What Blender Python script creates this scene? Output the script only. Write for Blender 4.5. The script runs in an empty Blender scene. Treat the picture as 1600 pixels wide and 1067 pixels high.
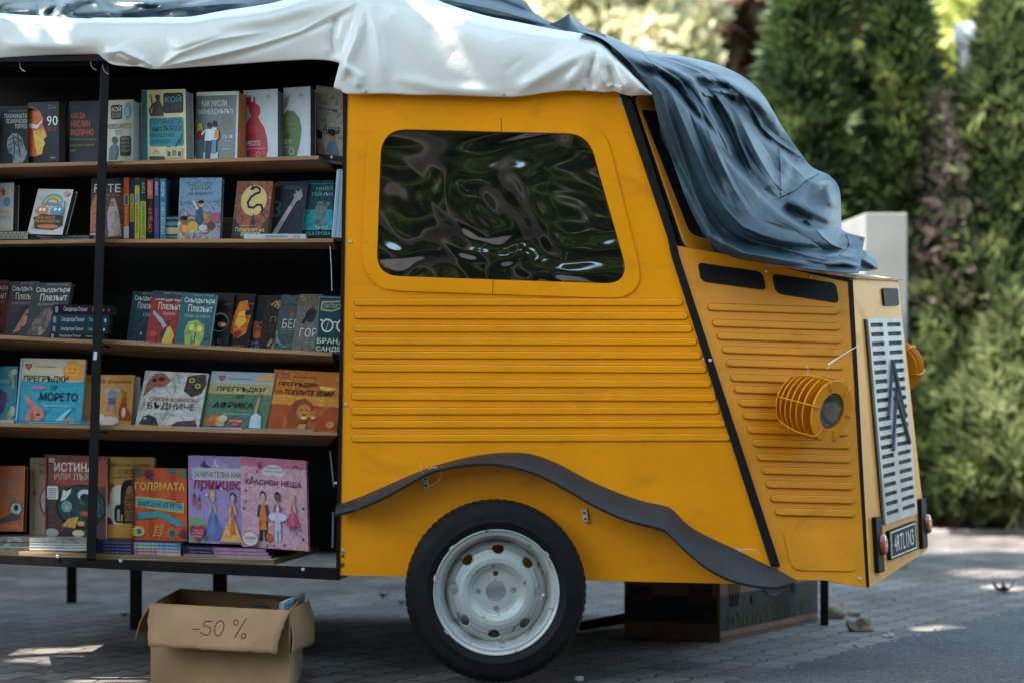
import bpy, bmesh, math, random
import numpy as np
from mathutils import Vector, Matrix
from mathutils.geometry import tessellate_polygon
random.seed(7); rng = np.random.default_rng(11)
PI = math.pi
F = 3000.0; D0 = 6.34; YH = 640.0; H = 0.904
scene = bpy.context.scene
COL = scene.collection

# ------------------------------------------------------------------ placing
def at(px, py, D=D0):
    return Vector(((px-800.0)/F*D, D-D0, H-(py-YH)/F*D))
class Plane:
    """a real plane in the scene; calling it with picture coordinates gives the point on it"""
    def __init__(s, a, b, c):
        s.o = a; n = (b-a).cross(c-a).normalized()
        if n.y > 0: n = -n
        s.n = n
    def __call__(s, px, py, off=0.0):
        cam = Vector((0, -D0, H)); d = at(px, py, 1.0) - Vector((0, 1-D0-0.0, 0)) if False else Vector(((px-800)/F, 1.0, -(py-YH)/F))
        t = (s.o-cam).dot(s.n)/d.dot(s.n)
        return cam + d*t + s.n*off
SIDE = Plane(at(530,898), at(1200,898), at(543,148))
CHEEK = Plane(at(1058,385), at(1215,880), at(1345,700,6.50))
_c1 = CHEEK(1330,437); _c2 = CHEEK(1357,915)
FRONT = Plane(_c1, _c2, at(1449,858,7.30))
HOODW = Plane(at(983,150), at(1066,385), at(1115,385,6.47))

# ------------------------------------------------------------------ materials
def lin(c): return c/12.92 if c <= .04045 else ((c+.055)/1.055)**2.4
def hexl(h, gain=1.0, cap=.82):
    l=[lin(int(h[i:i+2],16)/255) for i in (0,2,4)]; k=max(l); k=k/(k+.022)
    return tuple(min(cap, c*gain*k) for c in l)
_mc = {}
def nt(name):
    m = bpy.data.materials.new(name); m.use_nodes = True
    return m, m.node_tree.nodes, m.node_tree.links, m.node_tree.nodes['Principled BSDF']
def pmat(name, col, rough=.5, metal=0, var=.12, scale=12, bump=0, bscale=60, coat=0, spec=.5, ior=1.5, vec='Object'):
    key = (name, col, rough)
    if key in _mc: return _mc[key]
    m, N, L, b = nt(name)
    tc = N.new('ShaderNodeTexCoord')
    nz = N.new('ShaderNodeTexNoise'); nz.inputs['Scale'].default_value = scale; nz.inputs['Detail'].default_value = 5
    L.new(tc.outputs[vec], nz.inputs['Vector'])
    r = N.new('ShaderNodeValToRGB')
    r.color_ramp.elements[0].position = .3; r.color_ramp.elements[1].position = .7
    r.color_ramp.elements[0].color = (*[c*(1-var) for c in col], 1)
    r.color_ramp.elements[1].color = (*[min(.9, c*(1+var)) for c in col], 1)
    L.new(nz.outputs['Fac'], r.inputs['Fac']); L.new(r.outputs['Color'], b.inputs['Base Color'])
    b.inputs['Roughness'].default_value = rough; b.inputs['Metallic'].default_value = metal
    b.inputs['Coat Weight'].default_value = coat; b.inputs['Coat Roughness'].default_value = .15
    b.inputs['Specular IOR Level'].default_value = spec; b.inputs['IOR'].default_value = ior
    if bump:
        n2 = N.new('ShaderNodeTexNoise'); n2.inputs['Scale'].default_value = bscale; n2.inputs['Detail'].default_value = 4
        L.new(tc.outputs[vec], n2.inputs['Vector'])
        bp = N.new('ShaderNodeBump'); bp.inputs['Strength'].default_value = bump; bp.inputs['Distance'].default_value = .004
        L.new(n2.outputs['Fac'], bp.inputs['Height']); L.new(bp.outputs['Normal'], b.inputs['Normal'])
    _mc[key] = m
    return m
GAIN = 1.25
def ink(h, gain=None):
    key = ('ink', h, gain)
    if key not in _mc:
        _mc[key] = pmat('printed_'+h, hexl(h, gain or GAIN, .8), .45, var=.07, scale=60, coat=.06, spec=.18)
    return _mc[key]
def art(cols, scale=18, stretch=(1,1,1), gain=None, dist=1.2):
    """painted cover: noise washes between the given colours"""
    key = ('art', tuple(cols), scale, stretch)
    if key in _mc: return _mc[key]
    m, N, L, b = nt('painted_cover')
    tc = N.new('ShaderNodeTexCoord'); mp = N.new('ShaderNodeMapping'); mp.inputs['Scale'].default_value = stretch
    nz = N.new('ShaderNodeTexNoise'); nz.inputs['Scale'].default_value = scale; nz.inputs['Detail'].default_value = 6
    nz.inputs['Distortion'].default_value = dist; nz.inputs['Roughness'].default_value = .6
    L.new(tc.outputs['Object'], mp.inputs['Vector']); L.new(mp.outputs['Vector'], nz.inputs['Vector'])
    r = N.new('ShaderNodeValToRGB'); els = r.color_ramp.elements
    n = len(cols)
    for i, c in enumerate(cols):
        p = .32 + .36*i/max(1, n-1)
        e = els[i] if i < 2 else els.new(p)
        e.position = p; e.color = (*hexl(c, gain or GAIN, .8), 1)
    L.new(nz.outputs['Fac'], r.inputs['Fac']); L.new(r.outputs['Color'], b.inputs['Base Color'])
    b.inputs['Roughness'].default_value = .42; b.inputs['Specular IOR Level'].default_value=.18; b.inputs['Coat Weight'].default_value = .06; b.inputs['Coat Roughness'].default_value = .15
    _mc[key] = m
    return m

def yellow_mat(name, base, dirt=.5, rough=.42):
    m, N, L, b = nt(name)
    tc = N.new('ShaderNodeTexCoord')
    def noise(sc, det, stretch=(1,1,1), dist=0):
        mp = N.new('ShaderNodeMapping'); mp.inputs['Scale'].default_value = stretch
        L.new(tc.outputs['Object'], mp.inputs['Vector'])
        n = N.new('ShaderNodeTexNoise'); n.inputs['Scale'].default_value = sc; n.inputs['Detail'].default_value = det; n.inputs['Distortion'].default_value = dist
        L.new(mp.outputs['Vector'], n.inputs['Vector']); return n
    def ramp(n, p0, p1, c0, c1):
        r = N.new('ShaderNodeValToRGB'); r.color_ramp.elements[0].position = p0; r.color_ramp.elements[1].position = p1
        r.color_ramp.elements[0].color = (*c0,1); r.color_ramp.elements[1].color = (*c1,1)
        L.new(n.outputs['Fac'], r.inputs['Fac']); return r
    a = ramp(noise(2.2, 6), .3, .72, [c*.86 for c in base], [min(1,c*1.08) for c in base])
    # grime: smudges and scratches with a shape of their own
    d1 = ramp(noise(6, 9, (1,1,2.2), .6), .56, .8, (0,0,0), (dirt,)*3)
    mx = N.new('ShaderNodeMixRGB'); mx.inputs['Color2'].default_value = (base[0]*.42, base[1]*.42, base[2]*1.5+.006, 1)
    L.new(d1.outputs['Color'], mx.inputs['Fac']); L.new(a.outputs['Color'], mx.inputs['Color1'])
    d2 = ramp(noise(55, 3, (.35,1,2.4), 1.5), .70, .735, (0,0,0), (.75,)*3)
    d3 = ramp(noise(3.1, 4), .5, .66, (0,0,0), (1,1,1))
    mu = N.new('ShaderNodeMath'); mu.operation = 'MULTIPLY'; L.new(d2.outputs['Color'], mu.inputs[0]); L.new(d3.outputs['Color'], mu.inputs[1])
    mx2 = N.new('ShaderNodeMixRGB'); mx2.inputs['Color2'].default_value = (.10,.055,.02,1)
    L.new(mu.outputs[0], mx2.inputs['Fac']); L.new(mx.outputs['Color'], mx2.inputs['Color1'])
    L.new(mx2.outputs['Color'], b.inputs['Base Color'])
    rr = N.new('ShaderNodeMapRange'); rr.inputs['To Min'].default_value = rough-.08; rr.inputs['To Max'].default_value = rough+.18
    L.new(d1.outputs['Color'], rr.inputs['Value']); L.new(rr.outputs[0], b.inputs['Roughness'])
    b.inputs['Specular IOR Level'].default_value=.3
    bn = noise(7, 3); bp = N.new('ShaderNodeBump'); bp.inputs['Strength'].default_value = .12; bp.inputs['Distance'].default_value = .01
    L.new(bn.outputs['Fac'], bp.inputs['Height']); L.new(bp.outputs['Normal'], b.inputs['Normal'])
    return m

M = {}
M['yellow'] = yellow_mat('yellow_paint', (.90,.310,.001), .35)
M['yellow_worn'] = yellow_mat('worn_yellow_paint', (.80,.285,.005), .6, .5)
M['yellow_front'] = yellow_mat('front_yellow_paint', (.84,.35,.03), .5, .5)
M['rubber'] = pmat('black_rubber', (.007,.0073,.0076), .6, spec=.18, var=.25, scale=20, bump=.2)
M['foam'] = pmat('rubber_sheet', (.020,.021,.023), .6, var=.25, scale=14, bump=.25, bscale=200)
M['blacksteel'] = pmat('black_painted_steel', (.006,.0063,.0066), .5, var=.4, scale=25, bump=.2, spec=.18)
M['black'] = pmat('black_panel', (.012,.012,.013), .8, var=.2)
M['vent'] = pmat('black_vent_plate', (.006,.007,.009), .6, var=.15, spec=.2)
M['steel'] = pmat('zinc_steel', (.55,.57,.58), .35, metal=.8, var=.2, scale=80)
M['plastic'] = pmat('white_plastic', (.75,.75,.72), .4)
M['alu'] = pmat('brushed_aluminium', (.50,.48,.46), .5, metal=.35, var=.18, scale=9, bump=.1)
M['chrome'] = pmat('dull_emblem_metal', (.10,.11,.12), .38, metal=.2, var=.3, scale=14)
M['orange'] = pmat('orange_lens', (.42,.07,.010), .25, var=.15, scale=30, coat=.6)
M['pages'] = pmat('book_pages', (.55,.52,.46), .8, var=.12, scale=180)
M['wood'] = None

def wood_mat():
    m, N, L, b = nt('shelf_wood')
    tc = N.new('ShaderNodeTexCoord'); mp = N.new('ShaderNodeMapping'); mp.inputs['Scale'].default_value = (1.5,12,30)
    nz = N.new('ShaderNodeTexNoise'); nz.inputs['Scale'].default_value = 4; nz.inputs['Detail'].default_value = 8; nz.inputs['Distortion'].default_value = .6
    L.new(tc.outputs['Object'], mp.inputs['Vector']); L.new(mp.outputs['Vector'], nz.inputs['Vector'])
    r = N.new('ShaderNodeValToRGB'); r.color_ramp.elements[0].position=.3; r.color_ramp.elements[1].position=.7
    r.color_ramp.elements[0].color=(.24,.12,.05,1); r.color_ramp.elements[1].color=(.42,.23,.11,1)
    L.new(nz.outputs['Fac'], r.inputs['Fac']); L.new(r.outputs['Color'], b.inputs['Base Color'])
    b.inputs['Roughness'].default_value=.55
    return m
M['wood'] = wood_mat()

def glass_mat():
    m, N, L, b = nt('dark_wavy_glass')
    b.inputs['Base Color'].default_value=(.004,.005,.005,1); b.inputs['Roughness'].default_value=.06
    b.inputs['IOR'].default_value=2.5
    tc=N.new('ShaderNodeTexCoord')
    mp=N.new('ShaderNodeMapping'); mp.inputs['Scale'].default_value=(1,1,1.5)
    n1=N.new('ShaderNodeTexNoise'); n1.inputs['Scale'].default_value=2.1; n1.inputs['Detail'].default_value=.3; n1.inputs['Distortion'].default_value=2.2
    L.new(tc.outputs['Object'],mp.inputs['Vector']); L.new(mp.outputs['Vector'],n1.inputs['Vector'])
    bp=N.new('ShaderNodeBump'); bp.inputs['Strength'].default_value=1; bp.inputs['Distance'].default_value=.024
    L.new(n1.outputs['Fac'],bp.inputs['Height']); L.new(bp.outputs['Normal'],b.inputs['Normal'])
    return m
M['glass']=glass_mat()

def fabric_mat(name, base, rough, sheen=0, weave=.15, coat=0, var=.12):
    m, N, L, b = nt(name)
    tc=N.new('ShaderNodeTexCoord')
    nz=N.new('ShaderNodeTexNoise'); nz.inputs['Scale'].default_value=3.5; nz.inputs['Detail'].default_value=6
    L.new(tc.outputs['Object'],nz.inputs['Vector'])
    r=N.new('ShaderNodeValToRGB'); r.color_ramp.elements[0].position=.3; r.color_ramp.elements[1].position=.7
    r.color_ramp.elements[0].color=(*[c*(1-var) for c in base],1); r.color_ramp.elements[1].color=(*[min(.9,c*(1+var)) for c in base],1)
    L.new(nz.outputs['Fac'],r.inputs['Fac']); L.new(r.outputs['Color'],b.inputs['Base Color'])
    b.inputs['Roughness'].default_value=rough; b.inputs['Sheen Weight'].default_value=sheen; b.inputs['Coat Weight'].default_value=coat
    b.inputs['Coat Roughness'].default_value=.25
    n2=N.new('ShaderNodeTexNoise'); n2.inputs['Scale'].default_value=22; n2.inputs['Detail'].default_value=3; n2.inputs['Distortion'].default_value=.8
    L.new(tc.outputs['Object'],n2.inputs['Vector'])
    bp=N.new('ShaderNodeBump'); bp.inputs['Strength'].default_value=weave; bp.inputs['Distance'].default_value=.012
    L.new(n2.outputs['Fac'],bp.inputs['Height']); L.new(bp.outputs['Normal'],b.inputs['Normal'])
    return m
M['whitetarp']=fabric_mat('white_tarpaulin',(.82,.80,.75),.30,coat=.25,weave=.18,var=.06)
M['bluetarp']=fabric_mat('blue_grey_tarpaulin',(.026,.052,.068),.46,sheen=.0,weave=.22,coat=.1)
M['card']=pmat('cardboard',(.35,.20,.095),.8,var=.14,scale=7,bump=.15,bscale=90)
M['card_in']=pmat('cardboard_inside',(.36,.24,.13),.85,var=.12,scale=7)

# ------------------------------------------------------------------ objects
def mesh_obj(name, verts, faces, mat, parent=None, smooth=False, midx=None, origin=None):
    me = bpy.data.meshes.new(name)
    if origin is not None: verts=[(Vector(v)-origin) for v in verts]
    me.from_pydata([tuple(v) for v in verts], [], faces)
    mats = mat if isinstance(mat,(list,tuple)) else [mat]
    for k in mats: me.materials.append(k)
    if midx: me.polygons.foreach_set('material_index', midx)
    if smooth: me.polygons.foreach_set('use_smooth', [True]*len(me.polygons))
    me.update()
    o = bpy.data.objects.new(name, me); COL.objects.link(o)
    if origin is not None: o.location = origin
    if parent is not None:
        o.parent = parent
        if origin is not None: o.location = origin-parent.location
        else: o.matrix_parent_inverse = Matrix.Translation(-parent.location)
    return o
def tag(o, label=None, cat=None, group=None, kind=None):
    if label: o['label']=label
    if cat: o['category']=cat
    if group: o['group']=group
    if kind: o['kind']=kind
    return o
def thing(name, label, cat, loc=(0,0,0), group=None):
    o = bpy.data.objects.new(name, None); o.empty_display_size=.05; COL.objects.link(o); o.location=loc
    return tag(o,label,cat,group)
class MB:
    def __init__(s): s.v=[]; s.f=[]; s.m=[]
    def add(s, verts, faces, mi=0):
        b=len(s.v); s.v+= [Vector(v) for v in verts]; s.f+=[tuple(i+b for i in f) for f in faces]; s.m+=[mi]*len(faces); return s
    def hexa(s, p, mi=0):   # 8 points: bottom 4, top 4
        return s.add(p, [(3,2,1,0),(4,5,6,7),(0,1,5,4),(1,2,6,5),(2,3,7,6),(3,0,4,7)], mi)
    def box(s, x0,x1,y0,y1,z0,z1, mi=0):
        return s.hexa([(x0,y0,z0),(x1,y0,z0),(x1,y1,z0),(x0,y1,z0),(x0,y0,z1),(x1,y0,z1),(x1,y1,z1),(x0,y1,z1)],mi)
    def quadslab(s, a,b,c,d, n, t, mi=0):  # quad a b c d (ccw seen from n), thickness t backwards
        n=Vector(n)*t
        return s.hexa([a-n,b-n,c-n,d-n,a,b,c,d],mi)
    def tube(s, pts, r, seg=8, mi=0, close=True):
        pts=[Vector(p) for p in pts]; rings=[]
        for i,p in enumerate(pts):
            d=(pts[min(i+1,len(pts)-1)]-pts[max(i-1,0)]).normalized()
            up=Vector((0,0,1)) if abs(d.z)<.9 else Vector((1,0,0))
            a=d.cross(up).normalized(); b=d.cross(a)
            rr=r[i] if isinstance(r,(list,tuple)) else r
            rings.append([p+(a*math.cos(2*PI*k/seg)+b*math.sin(2*PI*k/seg))*rr for k in range(seg)])
        vs=[v for ring in rings for v in ring]; fs=[]
        for i in range(len(pts)-1):
            for k in range(seg):
                k2=(k+1)%seg; fs.append((i*seg+k,i*seg+k2,(i+1)*seg+k2,(i+1)*seg+k))
        if close: fs+= [tuple(range(seg))[::-1], tuple((len(pts)-1)*seg+k for k in range(seg))]
        return s.add(vs,fs,mi)
    def lathe(s, prof, seg=48, mtx=None, mi=0, ang=None):  # prof (r,z) about local z
        vs=[];fs=[]
        for k in range(seg):
            a=2*PI*k/seg
            for r,z in prof: vs.append(Vector((r*math.cos(a),r*math.sin(a),z)))
        n=len(prof)
        for k in range(seg):
            k2=(k+1)%seg
            for i in range(n-1): fs.append((k*n+i,k2*n+i,k2*n+i+1,k*n+i+1))
        if mtx: vs=[mtx@v for v in vs]
        return s.add(vs,fs,mi)
    def slab(s, loops, pl, f, b, mi=0):
        """plate with holes between offsets f (front) and b (back) off a plane"""
        tri = tessellate_polygon([[Vector((x,y,0)) for x,y in lp] for lp in loops])
        pts=[p for lp in loops for p in lp]; n=len(pts)
        vs=[pl(x,y,f) for x,y in pts]+[pl(x,y,b) for x,y in pts]
        fs=[]
        for t in tri:
            a,b_,c=[pts[i] for i in t]
            if (b_[0]-a[0])*(c[1]-a[1])-(b_[1]-a[1])*(c[0]-a[0])>0: t=(t[0],t[2],t[1])
            fs.append(tuple(t)); fs.append(tuple(i+n for i in reversed(t)))
        k=0
        for lp in loops:
            m=len(lp)
            for i in range(m): fs.append((k+i,k+(i+1)%m,n+k+(i+1)%m,n+k+i))
            k+=m
        return s.add(vs,fs,mi)
    def build(s, name, mat, parent=None, smooth=False, origin=None, bevel=0, recalc=True, seg=2):
        o=mesh_obj(name,s.v,s.f,mat,parent,smooth,s.m,origin)
        if recalc:
            bm=bmesh.new(); bm.from_mesh(o.data); bmesh.ops.recalc_face_normals(bm,faces=bm.faces); bm.to_mesh(o.data); bm.free()
        if bevel:
            md=o.modifiers.new('bevel','BEVEL'); md.width=bevel; md.segments=seg; md.limit_method='ANGLE'; md.angle_limit=math.radians(40)
        return o
def rpoly(c, r, n=8):
    """polygon c (picture coordinates) with its corners rounded by radii r"""
    out=[]; m=len(c)
    if not isinstance(r,(list,tuple)): r=[r]*m
    for i in range(m):
        p0=Vector(c[i-1]); p=Vector(c[i]); p1=Vector(c[(i+1)%m])
        a=(p0-p); b=(p1-p); rr=min(r[i], a.length*.49, b.length*.49)
        if rr<=0: out.append(tuple(p)); continue
        A=p+a.normalized()*rr; B=p+b.normalized()*rr
        for k in range(n+1):
            t=k/n; out.append(tuple(A*(1-t)**2+p*2*t*(1-t)+B*t*t))
    return out
def capsule(x0,y0,x1,y1,h,n=6):
    r=h/2; out=[]
    for k in range(n+1):
        a=PI/2+PI*k/n; out.append((x0+r*math.cos(a), y0+r*math.sin(a)))
    for k in range(n+1):
        a=-PI/2+PI*k/n; out.append((x1+r*math.cos(a), y1+r*math.sin(a)))
    return out
_tx={}
def text_mesh(s, bold=0.0, shear=0.0, space=1.0):
    bold*=.5
    key=(s,bold,shear,space)
    if key in _tx: return _tx[key]
    cu=bpy.data.curves.new('lettering','FONT'); cu.body=s; cu.size=1; cu.resolution_u=2; cu.offset=bold; cu.shear=shear; cu.space_character=space
    o=bpy.data.objects.new('lettering',cu); COL.objects.link(o)
    bpy.context.view_layer.update()
    me=o.evaluated_get(bpy.context.evaluated_depsgraph_get()).to_mesh()
    vs=[(v.co.x,v.co.y) for v in me.vertices]; fs=[tuple(p.vertices) for p in me.polygons]
    bpy.data.objects.remove(o); bpy.data.curves.remove(cu)
    if not vs: return ([],[])
    x0=min(v[0] for v in vs); x1=max(v[0] for v in vs); y0=min(v[1] for v in vs); y1=max(v[1] for v in vs)
    vs=[((x-x0)/(x1-x0+1e-9),(y-y0)/(y1-y0+1e-9)) for x,y in vs]
    _tx[key]=(vs,fs); return _tx[key]
def stroke2d(pts, w, asp=1.0):
    """thick polyline as quads in the unit square; asp = width/height of the square"""
    vs=[];fs=[]
    P=[Vector((x*asp,y)) for x,y in pts]
    for i,p in enumerate(P):
        d=(P[min(i+1,len(P)-1)]-P[max(i-1,0)])
        d=d.normalized() if d.length>1e-9 else Vector((1,0)); n=Vector((-d.y,d.x))*w/2
        vs+=[((p+n).x/asp,(p+n).y),((p-n).x/asp,(p-n).y)]
    for i in range(len(P)-1): fs.append((2*i,2*i+1,2*i+3,2*i+2))
    return vs,fs
# ================================================================== the bookshop van
VAN = thing('book_van','yellow corrugated van body turned into an open bookshop with one steel wheel','van',at(776,1068))
V = VAN
def body(): return MB()
WIN_IN = rpoly([(596,202),(919,210),(986,445),(588,431)],[42,34,44,36])
WIN_OUT= rpoly([(575,180),(942,188),(1011,468),(565,453)],[62,52,62,62])
# side panel with the window hole
b=body()
b.slab([[(543,140),(978,143),(1212,886),(1222,913),(530,898)], WIN_IN[::-1]], SIDE, 0, -.012)
side=b.build('side_panel',M['yellow'],V)
# corrugations pressed into the side
b=body()
ribL=[(553.5,472.6),(553.5,492.7),(552,513.2),(552,533.2),(551,554.3),(550.5,574.8),(549.5,599),(549.5,619),(549,642),(548.5,662.5),(549,684.7)]
ribR=[(1066.5,472.6),(1074.5,494.2),(1081.5,514),(1088.5,534),(1096,555.6),(1104,577),(1111,599.2),(1118.5,621.4),(1124,641),(1133.5,661.6),(1141,683)]
RIB_LINE=pmat('rib_outline',(.22,.09,.006),.8,var=.5,scale=9)  # dark tone of the thin ring drawn around each rib
def rib(b,x0,y0,x1,y1,h,pl,t):
    c=capsule(x0+h/2,0,x1-h/2,0,h); sl=(y1-y0)/(x1-x0)
    outer=[(x,y+y0+(x-x0)*sl) for x,y in c]
    c2=capsule(x0+h/2,0,x1-h/2,0,h-3.2); inner=[(x,y+y0+(x-x0)*sl) for x,y in c2]
    n=len(outer)
    vs=[pl(x,y,.0005) for x,y in outer]+[pl(x,y,t*.8) for x,y in [((o[0]*.75+i[0]*.25),(o[1]*.75+i[1]*.25)) for o,i in zip(outer,inner)]]+[pl(x,y,t) for x,y in inner]
    fs=[]
    for r in range(2):
        for i in range(n): j=(i+1)%n; fs.append((r*n+i,r*n+j,(r+1)*n+j,(r+1)*n+i))
    fs.append(tuple(2*n+i for i in range(n)))
    b.add(vs,fs)
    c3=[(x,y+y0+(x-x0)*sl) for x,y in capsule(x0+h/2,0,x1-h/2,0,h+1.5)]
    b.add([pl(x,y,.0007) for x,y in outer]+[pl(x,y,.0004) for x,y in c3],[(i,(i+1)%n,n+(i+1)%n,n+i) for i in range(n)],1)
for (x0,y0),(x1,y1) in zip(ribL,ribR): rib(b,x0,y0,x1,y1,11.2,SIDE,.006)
b.build('corrugation',[M['yellow'],RIB_LINE],V)
# window trim, glass and the two joints in the trim
b=body(); b.slab([WIN_OUT, WIN_IN[::-1]], SIDE, .007, .0008)
wf=b.build('window_frame',M['yellow'],V,bevel=.002)
b=body()
b.slab([[(782.2,184.6),(783.4,184.6),(784.4,206),(783.2,206)]],SIDE,.0075,.006); b.slab([[(769.5,437),(770.7,437),(770.7,461),(769.5,461)]],SIDE,.0075,.006)
b.build('frame_joint',pmat('dark_joint',(.10,.045,.005),.8),wf)  # dark joint lines across the trim
b=body(); b.slab([rpoly([(590,196),(925,204),(992,450),(582,437)],30)], SIDE, -.022, -.028)
b.build('side_window',M['glass'],V)
b=body(); b.slab([rpoly([(590,196),(925,204),(992,450),(582,437)],30), WIN_IN[::-1]],SIDE,-.0125,-.0215)
b.build('window_seal',M['rubber'],V)
# rubber strip down the front edge of the side, and the dark strip at its back edge
b=body(); b.slab([[(968,148),(984,148),(1055,372),(1061,400),(1219,884),(1204,884),(1048,398),(1043,372)]],SIDE,.012,-.012)
b.build('rubber_strip',M['rubber'],V,bevel=.003)
b=body(); b.slab([[(538,100),(543.4,100),(531,905),(525,905)]],SIDE,.004,-.05)
b.build('edge_post',M['blacksteel'],V)
# hood side
b=body(); b.slab([[(1056,384),(1326,432),(1330,440),(1357,917.5),(1290,906),(1222,905),(1214,884)]],CHEEK,0,-.012)
b.build('hood_side_panel',M['yellow_worn'],V)
b=body()
ckL=[(1105.5,480),(1112.6,504.8),(1120,525),(1128,546),(1134.5,566.6),(1141,589.7),(1147,608),(1154,629),(1161,649),(1168,671),(1176,691.5),(1182.4,713.5),(1190,734.5),(1196.5,756),(1203.4,778),(1210.6,799)]
for i,(x,y) in enumerate(ckL):
    xr=1310.5+25*i/15; dy=6.5-3.5*i/15
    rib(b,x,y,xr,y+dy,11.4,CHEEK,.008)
b.build('corrugation',[M['yellow_worn'],RIB_LINE],V)
b=body(); b.slab([rpoly([(1222.5,830),(1335,841),(1338.5,892),(1237,890)],[8,12,12,16])],CHEEK,.004,.0006)
b.build('access_cover',M['yellow_worn'],V,bevel=.0015)
for q in ([(1090,411),(1190,425.5),(1196,454),(1095,440)],[(1205.5,428.5),(1305,443),(1310,474),(1212,459)]):
    b=body(); b.slab([rpoly(q,[7,9,7,11])],CHEEK,.005,.0006); b.build('side_vent',M['vent'],V,bevel=.0015)
# hood top lid and black edge under it
b=body(); P=[CHEEK(1056,384,.0),CHEEK(1330,434.5,.0),FRONT(1404,437,.0)]
far=Vector((P[0].x, P[2].y+.0, P[0].z))
lid=[CHEEK(1190,411.5,.008),CHEEK(1334,433,.012),FRONT(1406,436.5,.01),Vector((CHEEK(1190,411.5).x+.05,P[2].y,P[2].z+.02))]
b.quadslab(*lid,(0,0,1),.007); 
b.build('hood_lid',pmat('worn_lid_edge',(.50,.30,.14),.7,var=.35,scale=30),V)
b=body(); b.slab([[(1190,411.5),(1326,434.8),(1327,441.5),(1262,427.5)]],CHEEK,.003,-.004); b.slab([[(1325,438),(1331.5,438),(1357.8,916),(1353.6,916)]],CHEEK,.003,-.006)
b.build('hood_seam',M['rubber'],V)
b=body(); b.slab([[(1332.5,433.5),(1403,437),(1449.5,858.5),(1358.5,918)]],FRONT,.0,-.012)
b.build('front_panel',M['yellow_front'],V)
b=body(); b.slab([rpoly([(1376.5,450.5),(1400,451),(1402,478),(1379,478.5)],3)],FRONT,.008,.0006); b.build('front_vent',M['vent'],V,bevel=.0015)
# grille plate: two columns of slots
def gq(u,v):  # unit square of the grille in picture coordinates
    tl=(1350.2,498.4);tr=(1403.2,497.8);br=(1427.6,802.5);bl=(1378.0,819.3)
    x=(tl[0]*(1-u)+tr[0]*u)*(1-v)+(bl[0]*(1-u)+br[0]*u)*v
    y=(tl[1]*(1-u)+tr[1]*u)*(1-v)+(bl[1]*(1-u)+br[1]*u)*v
    return (x,y)
NS=21; holes=[]
for i in range(NS):
    v0=(.022+i*(.965/NS)); v1=v0+.0205
    for (u0,u1) in ((.055,.425),(.555,.945)):
        holes.append([gq(u0,v0),gq(u1,v0),gq(u1,v1),gq(u0,v1)][::-1])
b=body(); b.slab([rpoly([gq(0,0),gq(1,0),gq(1,1),gq(0,1)],3)]+holes,FRONT,.014,.006)
gr=b.build('grille',M['alu'],V)
b=body(); b.slab([[gq(-.02,0.002),gq(1,0.002),gq(1,1),gq(-.02,1)]],FRONT,.0055,.0006); b.build('grille_backing',pmat('dark_backing',(.035,.030,.022),.7),gr)
# double chevron emblem, raised off the grille
def chev(top,lft,rgt,wd):
    wd*=.32
    b=MB(); tx,ty=top
    for (ex,ey),s in ((lft,-1),(rgt,1)):
        k=[(tx,ty),(tx+(0 if s>0 else 0),ty+wd*2.3),(ex-s*.5,ey-3),(ex,ey)]
        ridge=[FRONT(tx,ty+3,.035),FRONT(ex,ey-1,.035)]
        a=FRONT(tx,ty,.021);c=FRONT(tx+s*.2,ty+wd*2.4,.021);d=FRONT(ex-s*.8,ey,.021);e=FRONT(ex+s*.3,ey-3,.021)
        m1=FRONT(tx+s*.8,ty+wd*1.1,.026); m2=FRONT(ex-s*.4,ey-2,.026)
        a2,c2,d2,e2=[p-FRONT.n*.006 for p in (a,c,d,e)]
        b.add([a,c,d,e,m1,m2,a2,c2,d2,e2],[(0,4,5,3),(1,2,5,4),(0,1,4),(3,5,2),(6,9,8,7),(0,3,9,6),(1,7,8,2),(2,8,9,3),(0,6,7,1)])
    return b
e1=chev((1386.5,562),(1380.5,652),(1407,654),13); e1.build('emblem',M['chrome'],gr)
e2=chev((1392.5,608),(1387.5,705),(1414,694.5),13); e2.build('emblem',M['chrome'],gr)
# number plate
def pq(u,v):
    tl=(1383.8,829.5);tr=(1427.2,812.5);br=(1429.8,857.5);bl=(1386,875.5)
    return ((tl[0]*(1-u)+tr[0]*u)*(1-v)+(bl[0]*(1-u)+br[0]*u)*v,(tl[1]*(1-u)+tr[1]*u)*(1-v)+(bl[1]*(1-u)+br[1]*u)*v)
b=body(); b.slab([rpoly([pq(0,0),pq(1,0),pq(1,1),pq(0,1)],2)],FRONT,.012,.0006); plate=b.build('number_plate',M['vent'],V,bevel=.001)
b=body(); b.slab([[pq(.05,.06),pq(.95,.06),pq(.95,.94),pq(.05,.94)],[pq(.065,.1),pq(.935,.1),pq(.935,.9),pq(.065,.9)][::-1]],FRONT,.0131,.0121); b.build('plate_border',M['plastic'],plate)
vs,fs=text_mesh('4RTL1N3',bold=.0,space=1.08)
b=body(); b.add([FRONT(*pq(.165+.68*x,.78-.56*y),.0135) for x,y in vs],fs)
b.add([FRONT(*pq(.105+.009*math.cos(a),.5+.022*math.sin(a)),.0133) for a in [k*PI/4 for k in range(8)]],[tuple(range(8))])
b.add([FRONT(*pq(.90+.009*math.cos(a),.5+.022*math.sin(a)),.0133) for a in [k*PI/4 for k in range(8)]],[tuple(range(8))])
b.build('plate_lettering',M['plastic'],plate,recalc=False)
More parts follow.
